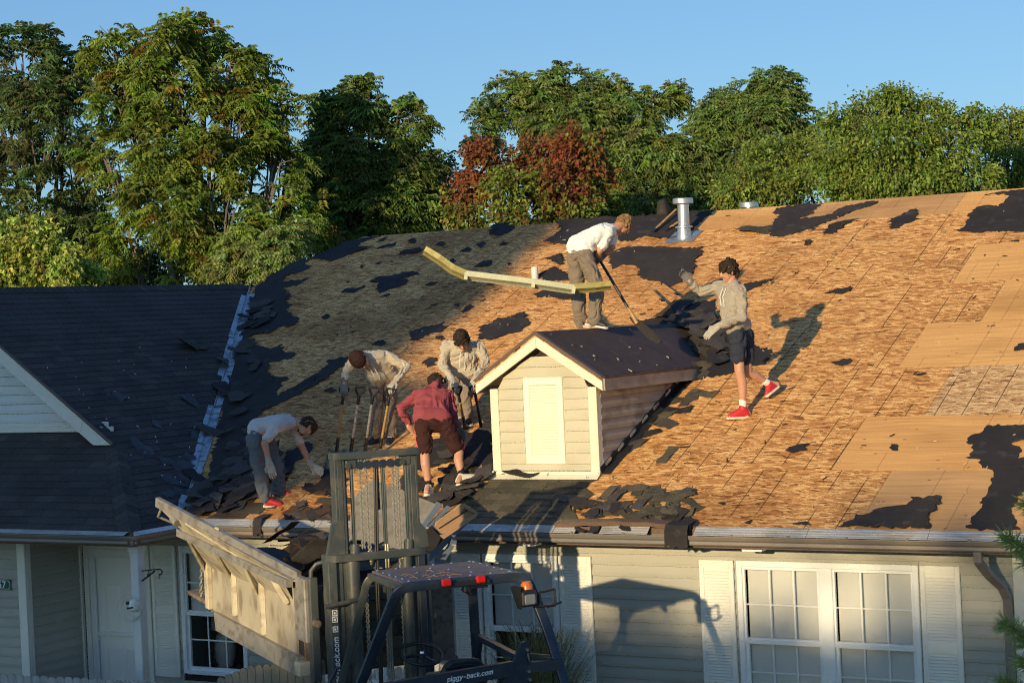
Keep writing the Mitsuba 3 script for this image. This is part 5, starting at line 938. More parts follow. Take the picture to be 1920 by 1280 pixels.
# ------------------------------------------------------------------ the six roofers
MEN = {'A':{'head':[-2.82,0.13,3.757],'face':[-2.723,0.104,3.656],'neck':[-2.916,0.074,3.813],'shN':[-2.991,-0.238,3.785],'shF':[-3.079,0.175,3.802],'chest':[-3.041,-0.023,3.816],'waist':[-3.267,-0.157,3.783],'hipN':[-3.263,-0.307,3.68],'hipF':[-3.3,-0.051,3.661],'kneeN':[-3.222,-0.288,3.306],'kneeF':[-3.21,0.044,3.276],'ankN':[-3.208,-0.216,2.937],'ankF':[-3.237,0.092,2.956],'toeN':[-3.011,-0.113,2.82],'heelN':[-3.214,-0.198,2.838],'toeF':[-3.068,0.168,2.926],'heelF':[-3.271,0.095,2.898],'elN':[-3.059,-0.374,3.605],'wrN':[-3.011,-0.372,3.381],'haN':[-2.985,-0.358,3.278],'elF':[-2.99,0.269,3.485],'wrF':[-2.889,0.28,3.283],'haF':[-2.786,0.317,3.217]},'B':{'head':[-2.497,0.836,4.506],'face':[-2.423,0.809,4.411],'neck':[-2.506,0.994,4.511],'shN':[-2.597,0.893,4.518],'shF':[-2.364,1.241,4.513],'chest':[-2.482,1.136,4.504],'waist':[-2.504,1.295,4.363],'hipN':[-2.583,1.27,4.242],'hipF':[-2.498,1.436,4.231],'kneeN':[-2.551,1.225,3.883],'kneeF':[-2.442,1.382,3.871],'ankN':[-2.605,1.246,3.555],'ankF':[-2.468,1.374,3.55],'toeN':[-2.642,1.142,3.439],'heelN':[-2.628,1.301,3.449],'toeF':[-2.429,1.267,3.428],'heelF':[-2.489,1.407,3.451],'elN':[-2.633,0.731,4.37],'wrN':[-2.619,0.668,4.263],'haN':[-2.611,0.648,4.192],'elF':[-2.131,1.306,4.392],'wrF':[-2.156,1.08,4.231],'haF':[-2.171,0.978,4.17]},'C':{'head':[-1.412,1.44,4.682],'face':[-1.353,1.357,4.573],'neck':[-1.462,1.549,4.639],'shN':[-1.676,1.516,4.624],'shF':[-1.34,1.713,4.6],'chest':[-1.522,1.629,4.58],'waist':[-1.603,1.717,4.368],'hipN':[-1.694,1.708,4.242],'hipF':[-1.563,1.786,4.235],'kneeN':[-1.681,1.665,3.974],'kneeF':[-1.549,1.697,3.969],'ankN':[-1.691,1.725,3.723],'ankF':[-1.585,1.765,3.719],'toeN':[-1.58,1.65,3.633],'heelN':[-1.715,1.757,3.65],'toeF':[-1.509,1.692,3.641],'heelF':[-1.613,1.817,3.669],'elN':[-1.69,1.411,4.396],'wrN':[-1.494,1.315,4.233],'haN':[-1.426,1.307,4.14],'elF':[-1.245,1.697,4.406],'wrF':[-1.272,1.493,4.237],'haF':[-1.285,1.438,4.17]},'D':{'head':[-1.322,0.733,4.191],'face':[-1.301,0.838,4.146],'neck':[-1.259,0.584,4.141],'shN':[-1.363,0.359,4.074],'shF':[-1.088,0.568,4.063],'chest':[-1.213,0.447,4.053],'waist':[-1.137,0.257,3.876],'hipN':[-1.16,0.137,3.773],'hipF':[-0.98,0.302,3.747],'kneeN':[-1.134,0.09,3.418],'kneeF':[-0.874,0.406,3.415],'ankN':[-1.097,0.083,3.072],'ankF':[-0.805,0.327,3.174],'toeN':[-1.081,0.114,2.933],'heelN':[-1.051,-0.031,2.961],'toeF':[-0.654,0.485,3.122],'heelF':[-0.79,0.241,3.052],'elN':[-1.501,0.183,3.949],'wrN':[-1.46,0.274,3.754],'haN':[-1.438,0.298,3.715],'elF':[-1.009,0.542,3.856],'wrF':[-0.97,0.563,3.716],'haF':[-0.945,0.577,3.664]},'E':{'head':[0.382,2.324,5.975],'face':[0.382,2.369,5.888],'neck':[0.335,2.179,5.926],'shN':[0.354,1.981,5.891],'shF':[0.26,2.297,5.926],'chest':[0.245,2.056,5.899],'waist':[0.059,1.84,5.771],'hipN':[0.15,1.763,5.63],'hipF':[-0.042,1.86,5.654],'kneeN':[0.268,1.804,5.243],'kneeF':[-0.019,1.844,5.257],'ankN':[0.219,1.792,4.84],'ankF':[-0.014,1.887,4.847],'toeN':[0.39,1.8,4.748],'heelN':[0.135,1.789,4.801],'toeF':[0.088,1.901,4.793],'heelF':[-0.056,1.908,4.805],'elN':[0.262,1.923,5.674],'wrN':[0.182,2.037,5.58],'haN':[0.129,2.099,5.608],'elF':[0.242,2.284,5.715],'wrF':[0.121,2.234,5.609],'haF':[0.098,2.197,5.585]},'F':{'head':[1.975,1.785,5.346],'face':[1.885,1.708,5.308],'neck':[1.986,1.813,5.209],'shN':[2.143,1.695,5.11],'shF':[1.796,1.909,5.171],'chest':[1.982,1.808,5.077],'waist':[2.002,1.828,4.795],'hipN':[2.061,1.733,4.624],'hipF':[2.068,1.946,4.61],'kneeN':[2.066,1.752,4.204],'kneeF':[2.074,1.943,4.179],'ankN':[2.062,1.814,3.812],'ankF':[2.209,2.206,4.053],'toeN':[1.909,1.687,3.679],'heelN':[2.103,1.86,3.676],'toeF':[2.221,2.141,3.899],'heelF':[2.286,2.297,3.983],'elN':[2.193,1.627,4.823],'wrN':[1.951,1.483,4.736],'haN':[1.874,1.425,4.664],'elF':[1.597,1.814,5.126],'wrF':[1.523,1.725,5.237],'haF':[1.497,1.699,5.281]}}
mat('m_skin', tone((.52, .27, .17), .10, 14, 14, 14, 3, (.48, .20, .13), .4), .5, spec=.4)
mat('m_lip', (.36, .12, .09), .5); mat('m_eye', (.03, .022, .018), .25)
def cloth(key, c, amp=.10): return mat(key, tone(c, amp, 11, 11, 11, 4), .9, spec=.15)
cloth('c_tee_pink', (.60, .54, .53)); cloth('c_tee_white', (.78, .80, .76), .06); cloth('c_hoodie_oat', (.50, .43, .33)); cloth('c_hoodie_grey', (.36, .315, .255)); cloth('c_hoodie_oat_b', (.47, .41, .32))
cloth('c_red', (.29, .066, .078)); cloth('c_maroon', (.048, .020, .018)); cloth('c_navy', (.034, .040, .060)); cloth('c_grey_pants', (.145, .155, .175)); cloth('c_taupe', (.215, .170, .130)); cloth('c_taupe_b', (.25, .20, .16)); cloth('c_stripe', (.62, .10, .09))
cloth('c_glove', (.40, .375, .32), .25); cloth('c_glove_dark', (.16, .155, .15), .25); cloth('c_sock_white', (.78, .78, .76)); cloth('c_sock_black', (.02, .02, .02)); mat('c_shoe_red', tone((.50, .025, .03), .12, 9, 9, 9), .45); mat('c_shoe_black', (.022, .022, .026), .5); mat('c_sole', (.62, .57, .47), .6); mat('c_shoe_cream', tone((.66, .60, .46), .1, 9, 9, 9), .6)
def hairmat(key, c):
    def fn(p, n, uv): return mi.Color3f(*c) * (.45 + 1.0 * noise(p.x * 110, p.y * 110, p.z * 26)) * (.7 + .6 * noise(p.x * 22, p.y * 22, p.z * 22))
    return mat(key, proc(fn), .75, spec=.2)
hairmat('h_brown', (.055, .030, .017)); hairmat('h_black', (.032, .021, .014)); hairmat('h_blond', (.25, .145, .065))
SPH = trimesh.creation.icosphere(subdivisions=2, radius=1.0)
SV = np.array(SPH.vertices)
def hull(*cs): return m3.Manifold.hull_points(np.vstack([A(*c) + SV * r for c, r in cs]))
def union(ms): return m3.Manifold.batch_boolean(list(ms), m3.OpType.Add)
def soften(m, ref=.022, it=10, wr=0.0, fq=16., seed=0, dirn=None):
    q = m.refine_to_length(ref).to_mesh(); t = trimesh.Trimesh(q.vert_properties[:, :3].astype(float), q.tri_verts, process=False); t.merge_vertices(); o_ = np.array(t.vertices); trimesh.smoothing.filter_taubin(t, iterations=it); dv = np.array(t.vertices) - o_; ln = np.linalg.norm(dv, axis=1, keepdims=True); t.vertices = np.where(ln > .05, o_, o_ + dv * np.minimum(1, .02 / np.maximum(ln, 1e-9)))
    if wr:
        v = np.array(t.vertices); n = np.array(t.vertex_normals); k = meshkit.fbm(v * fq + seed * 3.1, 3, seed) - .5; w = np.abs(meshkit.noise(v * A(fq, fq, fq * 1.5) * .6 + 5 * meshkit.noise(v * 5, seed + 2)[:, None], seed + 4) - .5); t.vertices = v + n * (wr * (1.2 * k - 1.5 * np.maximum(0, .22 - w) / .22 * .6))[:, None]
    return np.array(t.vertices), np.array(t.faces)
def finger(p, d, n, L_, r, curl):
    b = p + d * L_ * .45 + n * L_ * .10 * curl; d2 = nrm(d + n * curl * 1.1); c = b + d2 * L_ * .33; d3 = nrm(d2 + n * curl * 1.2); e = c + d3 * L_ * .27
    return [hull((p, r), (b, r)), hull((b, r), (c, r * .93)), hull((c, r * .93), (e, r * .8))]
def hand(wr, ha, n, s=1.0, curl=.7, side=1):
    d = nrm(ha - wr); n = nrm(n - d * np.dot(n, d)); x = np.cross(d, n) * side; o = wr + d * .012
    kn = [o + d * .088 * s + x * k * s for k in (-.033, -.011, .011, .032)]
    ms = [hull((o - d * .01, .026 * s), (kn[0], .0125 * s), (kn[1], .0135 * s), (kn[2], .0135 * s), (kn[3], .012 * s), (o + x * .02 * s, .02 * s), (o - x * .02 * s, .02 * s))]
    for k, L_ in zip(kn, (.075, .085, .080, .062)): ms += finger(k, d, n, L_ * s, .0105 * s, curl)
    th = o + d * .025 * s - x * .030 * s; t2 = th + nrm(d * .7 - x * .8 + n * .25) * .040 * s; t3 = t2 + nrm(d * 1.0 + n * curl * .8 + x * .25) * .035 * s
    ms += [hull((th, .014 * s), (t2, .0125 * s)), hull((t2, .0125 * s), (t3, .010 * s))]
    return union(ms)
def person(J, label, top, bottom, shoes, hair, gloves='c_glove', sleeves='long', legs='long', hood=True, hairfn=None, sole='c_sole', sock=None, curl=(.8, .8), palm=None, seed=0, cap=None, group=None, stripe=None, leg_r=1.0, short=.80):
    J = {k: A(*v) for k, v in J.items()}; key = thing('person', label, 'person', group)
    sv = nrm(J['hipF'] - J['hipN']); ss = nrm(J['shF'] - J['shN']); f = nrm(J['face'] - J['head']); u = J['head'] - J['neck']; u = nrm(u - f * np.dot(u, f)); s = np.cross(u, f); hd = J['head']
    spine = nrm(J['neck'] - J['waist'])
    # body: one continuous surface
    ms = [hull((hd + u * .025 - f * .012, .086), (hd + u * .01 + f * .012, .080), (hd - u * .045 + f * .030, .058), (hd - u * .085 + f * .045, .034)), hull((hd - u * .04 - f * .02, .055), (J['neck'], .056)),
          hull((hd + u * .012 + f * .088, .010), (hd - u * .020 + f * .106, .0125), (hd - u * .030 + f * .085, .016)), hull((hd - u * .055 + f * .082, .014), (hd - u * .085 + f * .074, .020)),
          hull((hd + s * .082 - f * .005 - u * .015, .010), (hd + s * .088 - f * .012 + u * .012, .012), (hd + s * .080 - f * .005 - u * .03, .009)), hull((hd - s * .082 - f * .005 - u * .015, .010), (hd - s * .088 - f * .012 + u * .012, .012), (hd - s * .080 - f * .005 - u * .03, .009))]
    ms += [hull((J['shN'], .04), (J['shF'], .04), (J['neck'] - spine * .02, .04), (J['chest'], .065)), hull((J['chest'], .065), (J['waist'], .06)), hull((J['waist'], .06), (J['hipN'], .06), (J['hipF'], .06)), hull((J['neck'], .05), (J['neck'] - spine * .05, .04))]
    aw = 1.0 if sleeves == 'short' else .62; lw = .72 if legs == 'long' else 1.0
    for k in 'NF':
        ms += [hull((J['sh' + k], .055 * aw), (J['el' + k], .040 * aw)), hull((J['el' + k], .041 * aw), (J['wr' + k], .029 * min(1, aw * 1.2))), hull((J['wr' + k], .029), (J['wr' + k] + nrm(J['ha' + k] - J['wr' + k]) * .03, .03))]
        kn, an = J['knee' + k], J['ank' + k]; calf = kn * .68 + an * .32 - nrm(J['toe' + k] - J['heel' + k]) * .018
        ms += [hull((J['hip' + k], .065), (kn, .056 * lw)), hull((kn, .054 * lw), (calf, .054 * lw)), hull((calf, .053 * lw), (an, .034)), hull((an, .034), (J['heel' + k] + A(0, 0, .05), .03))]
    obj('body', soften(union(ms), .018, 6), 'm_skin', key, True)
    eb = MB()
    for q in (-1, 1): m = hull((hd + s * q * .034 + f * .083 + u * .008, .0095)); eb.mesh(m)
    obj('eyes', eb, 'm_eye', key, True)
    mb = MB()
    for q in (-1, 1): mb.mesh(hull((hd + s * q * .018 + f * .088 + u * .030, .006), (hd + s * q * .050 + f * .074 + u * .030, .006)))
    obj('eyebrows', mb, hair, key, True)
    obj('mouth', MB().mesh(hull((hd + s * .020 + f * .086 - u * .052, .006), (hd - s * .020 + f * .086 - u * .052, .006), (hd + f * .093 - u * .052, .006))), 'm_lip', key, True)
    # hair or cap
    hm = [hull((hd + u * .044 - f * .032, .097), (hd + u * .058 + f * .022, .082), (hd - u * .01 - f * .050, .070), (hd + u * .01 - f * .02 + s * .03, .075), (hd + u * .01 - f * .02 - s * .03, .075))]
    for (a, b, c, r) in (hairfn or []): hm.append(hull((hd + s * a + u * b + f * c, r), (hd + u * .06, .06)))
    v, fc = soften(union(hm), .012, 3, .016, 30., seed + 3); v = v + .012 * (meshkit.noise(v * 60, 2)[:, None] - .5); obj('hair', (v, fc), hair, key, 40)
    if cap:
        cm = [hull((hd + u * .050 - f * .015, .098), (hd + u * .035 + f * .02, .094), (hd + u * .02 - f * .03, .094))]; cm.append(hull((hd - u * .0 - f * .10 + s * .04, .012), (hd - f * .10 - s * .04, .012), (hd + u * .0 - f * .155, .012), (hd + u * .03 - f * .09, .02))) 
        obj('cap', soften(union(cm), .02, 4, .002), cap, key, True)
    # top
    R = 1.0 if sleeves == 'short' else 1.10; w = J['waist']; hN, hF = J['hipN'], J['hipF']; hem = .45 if sleeves == 'short' else .30
    wN, wF = w - sv * .095, w + sv * .095; c0 = J['chest']; cN, cF = c0 - ss * .10, c0 + ss * .10
    nb = J['neck'] - spine * .02
    t = [hull((J['shN'], .070 * R), (J['shF'], .070 * R), (nb, .060 * R), (cN, .10 * R), (cF, .10 * R)), hull((cN, .105 * R), (cF, .105 * R), (wN, .100 * R), (wF, .100 * R)), hull((wN, .100 * R), (wF, .100 * R), (wN * (1 - hem) + hN * hem, .113 * R), (wF * (1 - hem) + hF * hem, .113 * R))]
    for k in 'NF':
        S, E_, W_ = J['sh' + k], J['el' + k], J['wr' + k]
        if sleeves == 'short': e = S + (E_ - S) * .72; t.append(hull((S, .074), (e, .066)))
        else:
            t += [hull((S, .080), (E_, .058)), hull((E_, .058), (E_ + (W_ - E_) * .75, .052)), hull((E_ + (W_ - E_) * .72, .054), (E_ + (W_ - E_) * .92, .043)), hull((E_ + (W_ - E_) * .93, .036), (W_, .036))]
    if hood:
        back = nrm(np.cross(ss, spine)); back = back if np.dot(back, f) < 0 else -back
        t += [hull((nb + ss * .075 + spine * .03, .042), (nb + back * .075 + spine * .02, .050)), hull((nb - ss * .075 + spine * .03, .042), (nb + back * .075 + spine * .02, .050)), hull((nb + ss * .07 + spine * .02, .036), (nb - back * .06 - spine * .02, .034)), hull((nb - ss * .07 + spine * .02, .036), (nb - back * .06 - spine * .02, .034)), hull((nb + back * .09, .05), (nb + back * .10 - spine * .12, .045))]
    SHT = obj('hoodie' if hood else 'shirt', soften(union(t), .018, 7, .024 if sleeves == 'long' else .017, 11., seed), top, key, True)
    if sleeves == 'long':
        hb = MB(); band = hull((wN * .64 + hN * .36, .112 * R), (wF * .64 + hF * .36, .112 * R)); obj('hem', soften(band, .02, 4, .004), top, SHT, True)
    if hood and sleeves == 'long':
        mb = MB(); fr = -back
        for q in (-1, 1): p0 = nb + fr * .10 + ss * q * .03 - spine * .03; mb.tube([p0, p0 - spine * .07 + fr * .05 - A(0, 0, .02), p0 - spine * .12 + fr * .04 - A(0, 0, .08)], .0045, 5)
        obj('drawstrings', mb, 'c_sock_white', SHT)
    # bottom
    b = [hull((wN, .074), (wF, .074), (hN, .100), (hF, .100))]; bs = []
    for k in 'NF':
        H_, K_, N_ = J['hip' + k], J['knee' + k], J['ank' + k]
        if legs == 'long': b += [hull((H_, .104), (K_, .080 * leg_r)), hull((K_, .080 * leg_r), (N_ + (K_ - N_) * .12, .078 * leg_r)), hull((N_ + (K_ - N_) * .14, .079 * leg_r), (N_ + A(0, 0, .005), .070 * leg_r))]
        else:
            e = H_ + (K_ - H_) * short; b += [hull((H_, .108), (e, .096))]
            if stripe: o = (sv if k == 'F' else -sv); bs.append(hull((H_ + o * .085 + (K_ - H_) * .25, .024), (e + o * .078, .026)))
    BT = obj('trousers' if legs == 'long' else 'shorts', soften(union(b), .019, 7, .022, 9., seed + 7), bottom, key, True)
    if bs: obj('side_stripe', soften(union(bs), .02, 2), stripe, BT, True)
    # shoes
    for k in 'NF':
        h, to, an = J['heel' + k], J['toe' + k], J['ank' + k]; d = nrm(to - h); up = an - h; up = nrm(up - d * np.dot(up, d)); x = np.cross(d, up); Lf = max(np.linalg.norm(to - h), .20); to = h + d * Lf
        m = [hull((h + up * .045 + d * .02, .036), (an * .55 + h * .45 + d * .03 + up * .02, .042), (h + d * Lf * .62 + up * .042, .040), (to + up * .03 - d * .04, .030)), hull((h + up * .05 + d * .02, .038), (an + d * .005, .040))]
        SHO_ = obj('shoe', soften(union(m), .02, 4), shoes if isinstance(shoes, str) else shoes[0], key, True)
        sl = m3.Manifold.hull_points(np.array([h + d * a + x * w_ + up * z for a, w_ in ((-.035, .022), (.0, .040), (.08, .038), (Lf * .72, .048), (Lf - .02, .036), (Lf, .012), (-.035, -.022), (.0, -.040), (.08, -.034), (Lf * .72, -.044), (Lf - .02, -.034), (Lf, -.012)) for z in (-.002, .022)])); obj('sole', MB().mesh(sl), sole, SHO_)
        mb = MB()
        for i in range(4): a = .45 + i * .09; c = h + d * Lf * a + up * (.098 - .028 * i); mb.tube([c - x * .026, c + up * .006, c + x * .026], .005, 5)
        obj('laces', mb, 'c_shoe_black' if shoes != 'c_shoe_black' else 'c_sock_white', SHO_)
        if not isinstance(shoes, str): obj('toe_cap', soften(hull((to + up * .03 - d * .035, .034), (to + up * .03 - d * .06, .036)), .02, 2), shoes[1], SHO_, True)
        if sock: obj('sock', soften(hull((an - up * .005, .042), (an + nrm(J['knee' + k] - an) * .06, .043)), .02, 3, .003), sock, key, True)
    for k, c in zip('NF', curl):
        gl = gloves if isinstance(gloves, str) else gloves['NF'.index(k)]
        n = A(*palm[k]) if palm else A(0, 0, -1) * .2 + (J['waist'] - J['ha' + k]); hm_ = hand(J['wr' + k], J['ha' + k], n, 1.12, c, 1 if k == 'N' else -1)
        if gl != 'm_skin': hm_ = union([hm_, hull((J['wr' + k], .036), (J['wr' + k] + nrm(J['el' + k] - J['wr' + k]) * .045, .038))])
        obj('glove' if gl != 'm_skin' else 'hand', soften(hm_, .014, 3), gl, key, True)
    return key
FR1 = [(.05, .03, .075, .028), (.0, .04, .085, .030), (-.05, .03, .075, .028), (.075, .0, .02, .03), (-.075, .0, .02, .03)]
person(MEN['A'], 'bending roofer in pale pink tee, grey trousers and red shoes, leftmost of the six', 'c_tee_pink', 'c_grey_pants', 'c_shoe_red', 'h_brown', 'c_glove', 'short', 'long', False, FR1 + [(.06, -.06, -.02, .035), (-.06, -.06, -.02, .035), (.08, -.05, .03, .03), (-.08, -.05, .03, .03), (.0, -.07, -.06, .04)], curl=(.45, .9), seed=1, leg_r=1.12)
person(MEN['B'], 'roofer in oatmeal hoodie and dark cap bending over four shovel handles', 'c_hoodie_oat', 'c_taupe_b', 'c_shoe_black', 'h_black', ('c_glove_dark', 'c_glove'), 'long', 'long', True, None, curl=(1.1, 1.1), seed=2, cap='c_maroon', palm={'N': (0, 0, -1), 'F': (0, 0, -1)})
person(MEN['C'], 'black haired roofer in oatmeal hoodie leaning on two shovels beside the dormer', 'c_hoodie_oat_b', 'c_taupe_b', 'c_shoe_black', 'h_black', 'c_glove', 'long', 'long', True, FR1, curl=(1.1, 1.1), seed=3, palm={'N': (0, 0, -1), 'F': (0, 0, -1)})
person(MEN['D'], 'roofer in red sweatshirt and maroon shorts bending away, seen from behind', 'c_red', 'c_maroon', ('c_shoe_cream', 'c_shoe_red'), 'h_black', ('m_skin', 'c_glove_dark'), 'long', 'short', True, FR1, curl=(.5, .6), seed=4, sock='c_sock_black', stripe='c_stripe')
person(MEN['E'], 'fair haired roofer in white tee and taupe trousers standing on the dormer ridge', 'c_tee_white', 'c_taupe', 'c_shoe_black', 'h_blond', ('c_glove_dark', 'c_glove_dark'), 'short', 'long', False, FR1 + [(.07, -.03, -.02, .04), (-.07, -.03, -.02, .04)], curl=(1.0, 1.0), seed=5, leg_r=1.15)
person(MEN['F'], 'roofer in grey hoodie, navy shorts and red high top shoes striding left', 'c_hoodie_grey', 'c_navy', 'c_shoe_red', 'h_black', ('c_glove', 'c_glove_dark'), 'long', 'short', True, FR1 + [(.0, .125, -.03, .034), (.0, -.05, -.07, .045), (.03, -.06, -.06, .04), (.06, .05, .06, .035), (-.06, .05, .06, .035)], curl=(.35, .9), seed=6, sock='c_sock_white', short=.62)

# shovels
SHOV = ([([-2.623, .664, 4.186], [-2.835, .736, 3.407]), ([-2.457, .762, 4.177], [-2.687, .824, 3.399]), ([-2.315, .846, 4.169], [-2.539, .911, 3.391]), ([-2.144, .947, 4.143], [-2.386, 1.002, 3.383])], [([-1.427, 1.307, 4.129], [-1.529, 1.61, 3.612]), ([-1.253, 1.409, 4.131], [-1.353, 1.714, 3.539])])
mat('m_handle', tone((.42, .25, .09), .25, 5, 5, 30, 4, (.22, .12, .05), .5), .5); mat('m_handle_worn', tone((.42, .37, .31), .3, 7, 7, 22, 4, (.20, .11, .05), .7), .6); mat('m_blade', tone((.045, .047, .05), .3, 12, 12, 12, 4, (.20, .16, .12), .5), .35, .7)
VIEW = LOOK
def shovel(top, bot, label, handle='m_handle', grip='m_black_metal', group=None, face=None):
    top, bot = A(*top), A(*bot); d = nrm(bot - top); x = nrm(np.cross(d, VIEW)) if face is None else nrm(np.cross(d, A(*face))); n = np.cross(x, d)
    k = thing('roofing_shovel', label, 'shovel', group)
    mb = MB(); mb.tube([top + d * .13, bot], [.016, .018], 10); obj('handle', mb, handle, k, True)
    mb = MB(); mb.tube([top - x * .056, top + x * .056], .014, 8); mb.tube([top - x * .056, top - x * .050 + d * .035, top - x * .018 + d * .095, top + d * .125], .013, 8); mb.tube([top + x * .056, top + x * .050 + d * .035, top + x * .018 + d * .095, top + d * .125], .013, 8); mb.tube([top + d * .10, top + d * .21], .0195, 10); obj('grip', mb, grip, k, True)
    mb = MB(); b0 = bot - d * .02; mb.tube([b0 - d * .16, b0 + d * .02], .022, 10)
    fwd = nrm(n * -.35 + d); P = [(-.10, .0), (.10, .0), (.115, .20), (.09, .26), (-.09, .26), (-.115, .20)]
    mb.prism(P, lambda v: b0 + np.outer(v[:, 0], x) + np.outer(v[:, 1], fwd) + np.outer(v[:, 2] - .5 * v[:, 0] ** 2, np.cross(x, fwd)), 0, .004); obj('blade', mb, 'm_blade', k); return k
nm_ = ['leftmost of four upright shovels held by the roofer in the dark cap', 'second from left of four upright shovels, worn handle', 'third from left of four upright shovels, worn handle', 'rightmost of four upright shovels, in front of the bending roofer with the dark cap']
for i, (a, b) in enumerate(SHOV[0]):
    a, b = A(*a), A(*b); hgt = lambda p: float(np.dot(p - A(0, YE, ZE), A(0, -SA, CA))); t = 1.0
    while hgt(a + (b - a) * t) > .22: t += .02
    shovel(a, a + (b - a) * t, nm_[i], 'm_handle' if i in (0, 3) else 'm_handle_worn')
for i, (a, b) in enumerate(SHOV[1]): shovel(a, b, ['wooden shovel in the right glove of the black haired roofer', 'dark shovel between the black haired roofer and the dormer corner'][i], 'm_handle' if i == 0 else 'm_blade')
a, b, c = A(.117, 2.162, 5.596), A(.596, 2.143, 4.811), A(.815, 2.153, 4.618)
k = thing('roofing_shovel', 'long shovel with black blade in the hands of the roofer on the dormer', 'shovel')
mb = MB(); mb.tube([a - nrm(b - a) * .1, b], .017, 10); obj('handle', mb, 'm_blade', k, True)
mb = MB(); d = nrm(b - a); mb.tube([b - d * .14, b + d * .02], .026, 10); mb.tube([b - d * .20, b - d * .13], .020, 10); obj('socket', mb, 'm_handle', k, True)
bd = nrm(c - b); bx = nrm(np.cross(bd, A(-.55, -.55, .6))); mb = MB(); bn = np.cross(bd, bx)
mb.prism([(-.02, -.10), (.02, -.10), (.045, .02), (.055, .22), (.03, .38), (-.03, .38), (-.055, .22), (-.045, .02)], lambda v: b + np.outer(v[:, 0], bx) + np.outer(v[:, 1], bd) + np.outer(v[:, 2] + 1.2 * v[:, 0] ** 2, bn), 0, .005); obj('blade', mb, 'm_felt', k)
# ------------------------------------------------------------------ loose tear-off on the roofs
def scrap(P, n, poly, t, bend, yaw, lift=.004, tilt=0., mk='m_felt', name='torn_felt', ax=0., parent=None):
    n = nrm(n); x = nrm(np.cross(n, A(.2, 1, 0))); y = np.cross(n, x); c, s_ = math.cos(yaw), math.sin(yaw); x, y = x * c + y * s_, y * c - x * s_
    if tilt: x = nrm(x + n * tilt); n = nrm(np.cross(x, y))
    return obj(name, sheet(poly, frame(A(*P) + n * lift, x, y, n), t, bend, None, ax), mk, parent)
NM = A(0, -SA, CA)
Rs = random.Random(5)
LOOKS = {'m_felt': 'torn black felt scrap', 'm_felt_b': 'torn charcoal felt scrap', 'm_felt_w': 'torn bluish felt scrap', 'm_shingle_brown': 'torn brown shingle', **{k: 'torn dark shingle' for k in SH}, **{k: 'torn olive grey shingle' for k in SHO}}
def strew(n, place, group, pos, normal, mats, size, bend=(-.1, .9), name='torn_shingle', stack=.0, cat='shingle', tilt=.15, rect=False, far='upper'):
    """loose pieces; each label tells the size, the material and the part of the heap"""
    made = []
    for i in range(n):
        p = A(*pos(i)); sz = Rs.uniform(*size); mk = mats[i % len(mats)]
        if rect: w, h = sz, sz * Rs.uniform(.32, .5); poly = clean(jag([(-w, -h), (w, -h), (w, h), (-w, h)], .07, .012, Rs))
        else: poly = torn(0, sz, Rs)
        k = scrap(p, normal, poly, .005, Rs.uniform(*bend), Rs.uniform(0, 6.28), .009 + stack * i / n, Rs.uniform(-tilt, tilt * 1.5) if i % 2 else 0, mk, 'torn_felt' if 'felt' in mk else 'torn_shingle', Rs.uniform(0, 6.28))
        made.append((k, mk, sz, p[0], p[1]))
    xs, ys, zs = sorted(m[3] for m in made), sorted(m[4] for m in made), sorted(m[2] for m in made)
    for k, mk, sz, x, y in made:
        third = min(2, xs.index(x) * 3 // n); half = ys.index(y) * 2 // n; big = min(2, zs.index(sz) * 3 // n)
        tag(k, f"{('small', 'middling', 'large')[big]} {LOOKS[mk]}, {('lower', 'upper')[half]} {('left', 'middle', 'right')[third]} of the {place}", 'roofing felt' if 'felt' in mk else 'shingle', group)
near = lambda u0, u1, s0, s1: (lambda i: rf(Rs.uniform(u0, u1), Rs.uniform(s0, s1)))
strew(34, 'heap above the gutter', 'loose shingles heaped above the gutter', lambda i: (lambda t, q: rf(.62 + 1.75 * t, .16 + q * (.62 - .45 * abs(t - .5))))(Rs.random(), Rs.random()), NM, SHO + SH[:1], (.10, .20), (-.2, .35), stack=.022, rect=True, tilt=.06)
strew(10, 'heap above the gutter', 'felt scraps heaped above the gutter', lambda i: rf(.7 + 1.6 * Rs.random(), .10 + .35 * Rs.random()), NM, ['m_felt', 'm_felt_b'], (.10, .22), stack=.04, name='torn_felt', cat='roofing felt')
# bent remains behind the dormer ridge
def valley_pt(i): t = Rs.random(); return rf(.20 + .80 * t + Rs.uniform(-.14, .30), 5.22 - 1.40 * t + Rs.uniform(-.10, .30)) + A(0, 0, .02)
strew(30, 'pile behind the dormer', 'torn shingles piled behind the dormer', valley_pt, NM + A(.2, 0, 0), ['m_felt', SH[0], 'm_felt_b', SHO[1]], (.15, .36), (-.4, 1.0), stack=.08, tilt=.28)
strew(7, 'tuft at the dormer eave end', 'torn strips at the dormer eave', lambda i: A(1.05 + Rs.uniform(-.02, .12), 2.95 + Rs.uniform(-.15, .3), 4.17 + Rs.uniform(-.1, .06)), A(.6, -.3, .7), [SHO[0], SHO[2], SH[0]], (.08, .17), (0, 2.5), stack=.03, tilt=.6, rect=True)
for poly, mk, lab, h in (([(-.32, 5.32), (-.206, 5.68), (-.02, 5.36)], 'm_shingle_brown', 'stiff folded brown felt corner standing by the perforated plate behind the dormer', .05), ([(-.05, 5.30), (.28, 5.08), (.40, 5.30), (.10, 5.42)], 'm_fascia_brown', 'purplish brown flashing strip lying behind the dormer ridge', .07)):
    mb = MB(); mb.prism(poly, RFR, h, h + .006); tag(obj('flashing_scrap', mb, mk), lab, 'flashing')
mb = MB(); mb.prism([(-.30, 5.42), (.0, 5.42), (.06, 5.86), (-.26, 5.90)], RFR, .03, .036)
VP = thing('perforated_plate', 'dark plate with round holes lying on the felt behind the dormer', 'vent plate'); obj('plate', mb, 'm_felt_b', VP)
mb = MB()
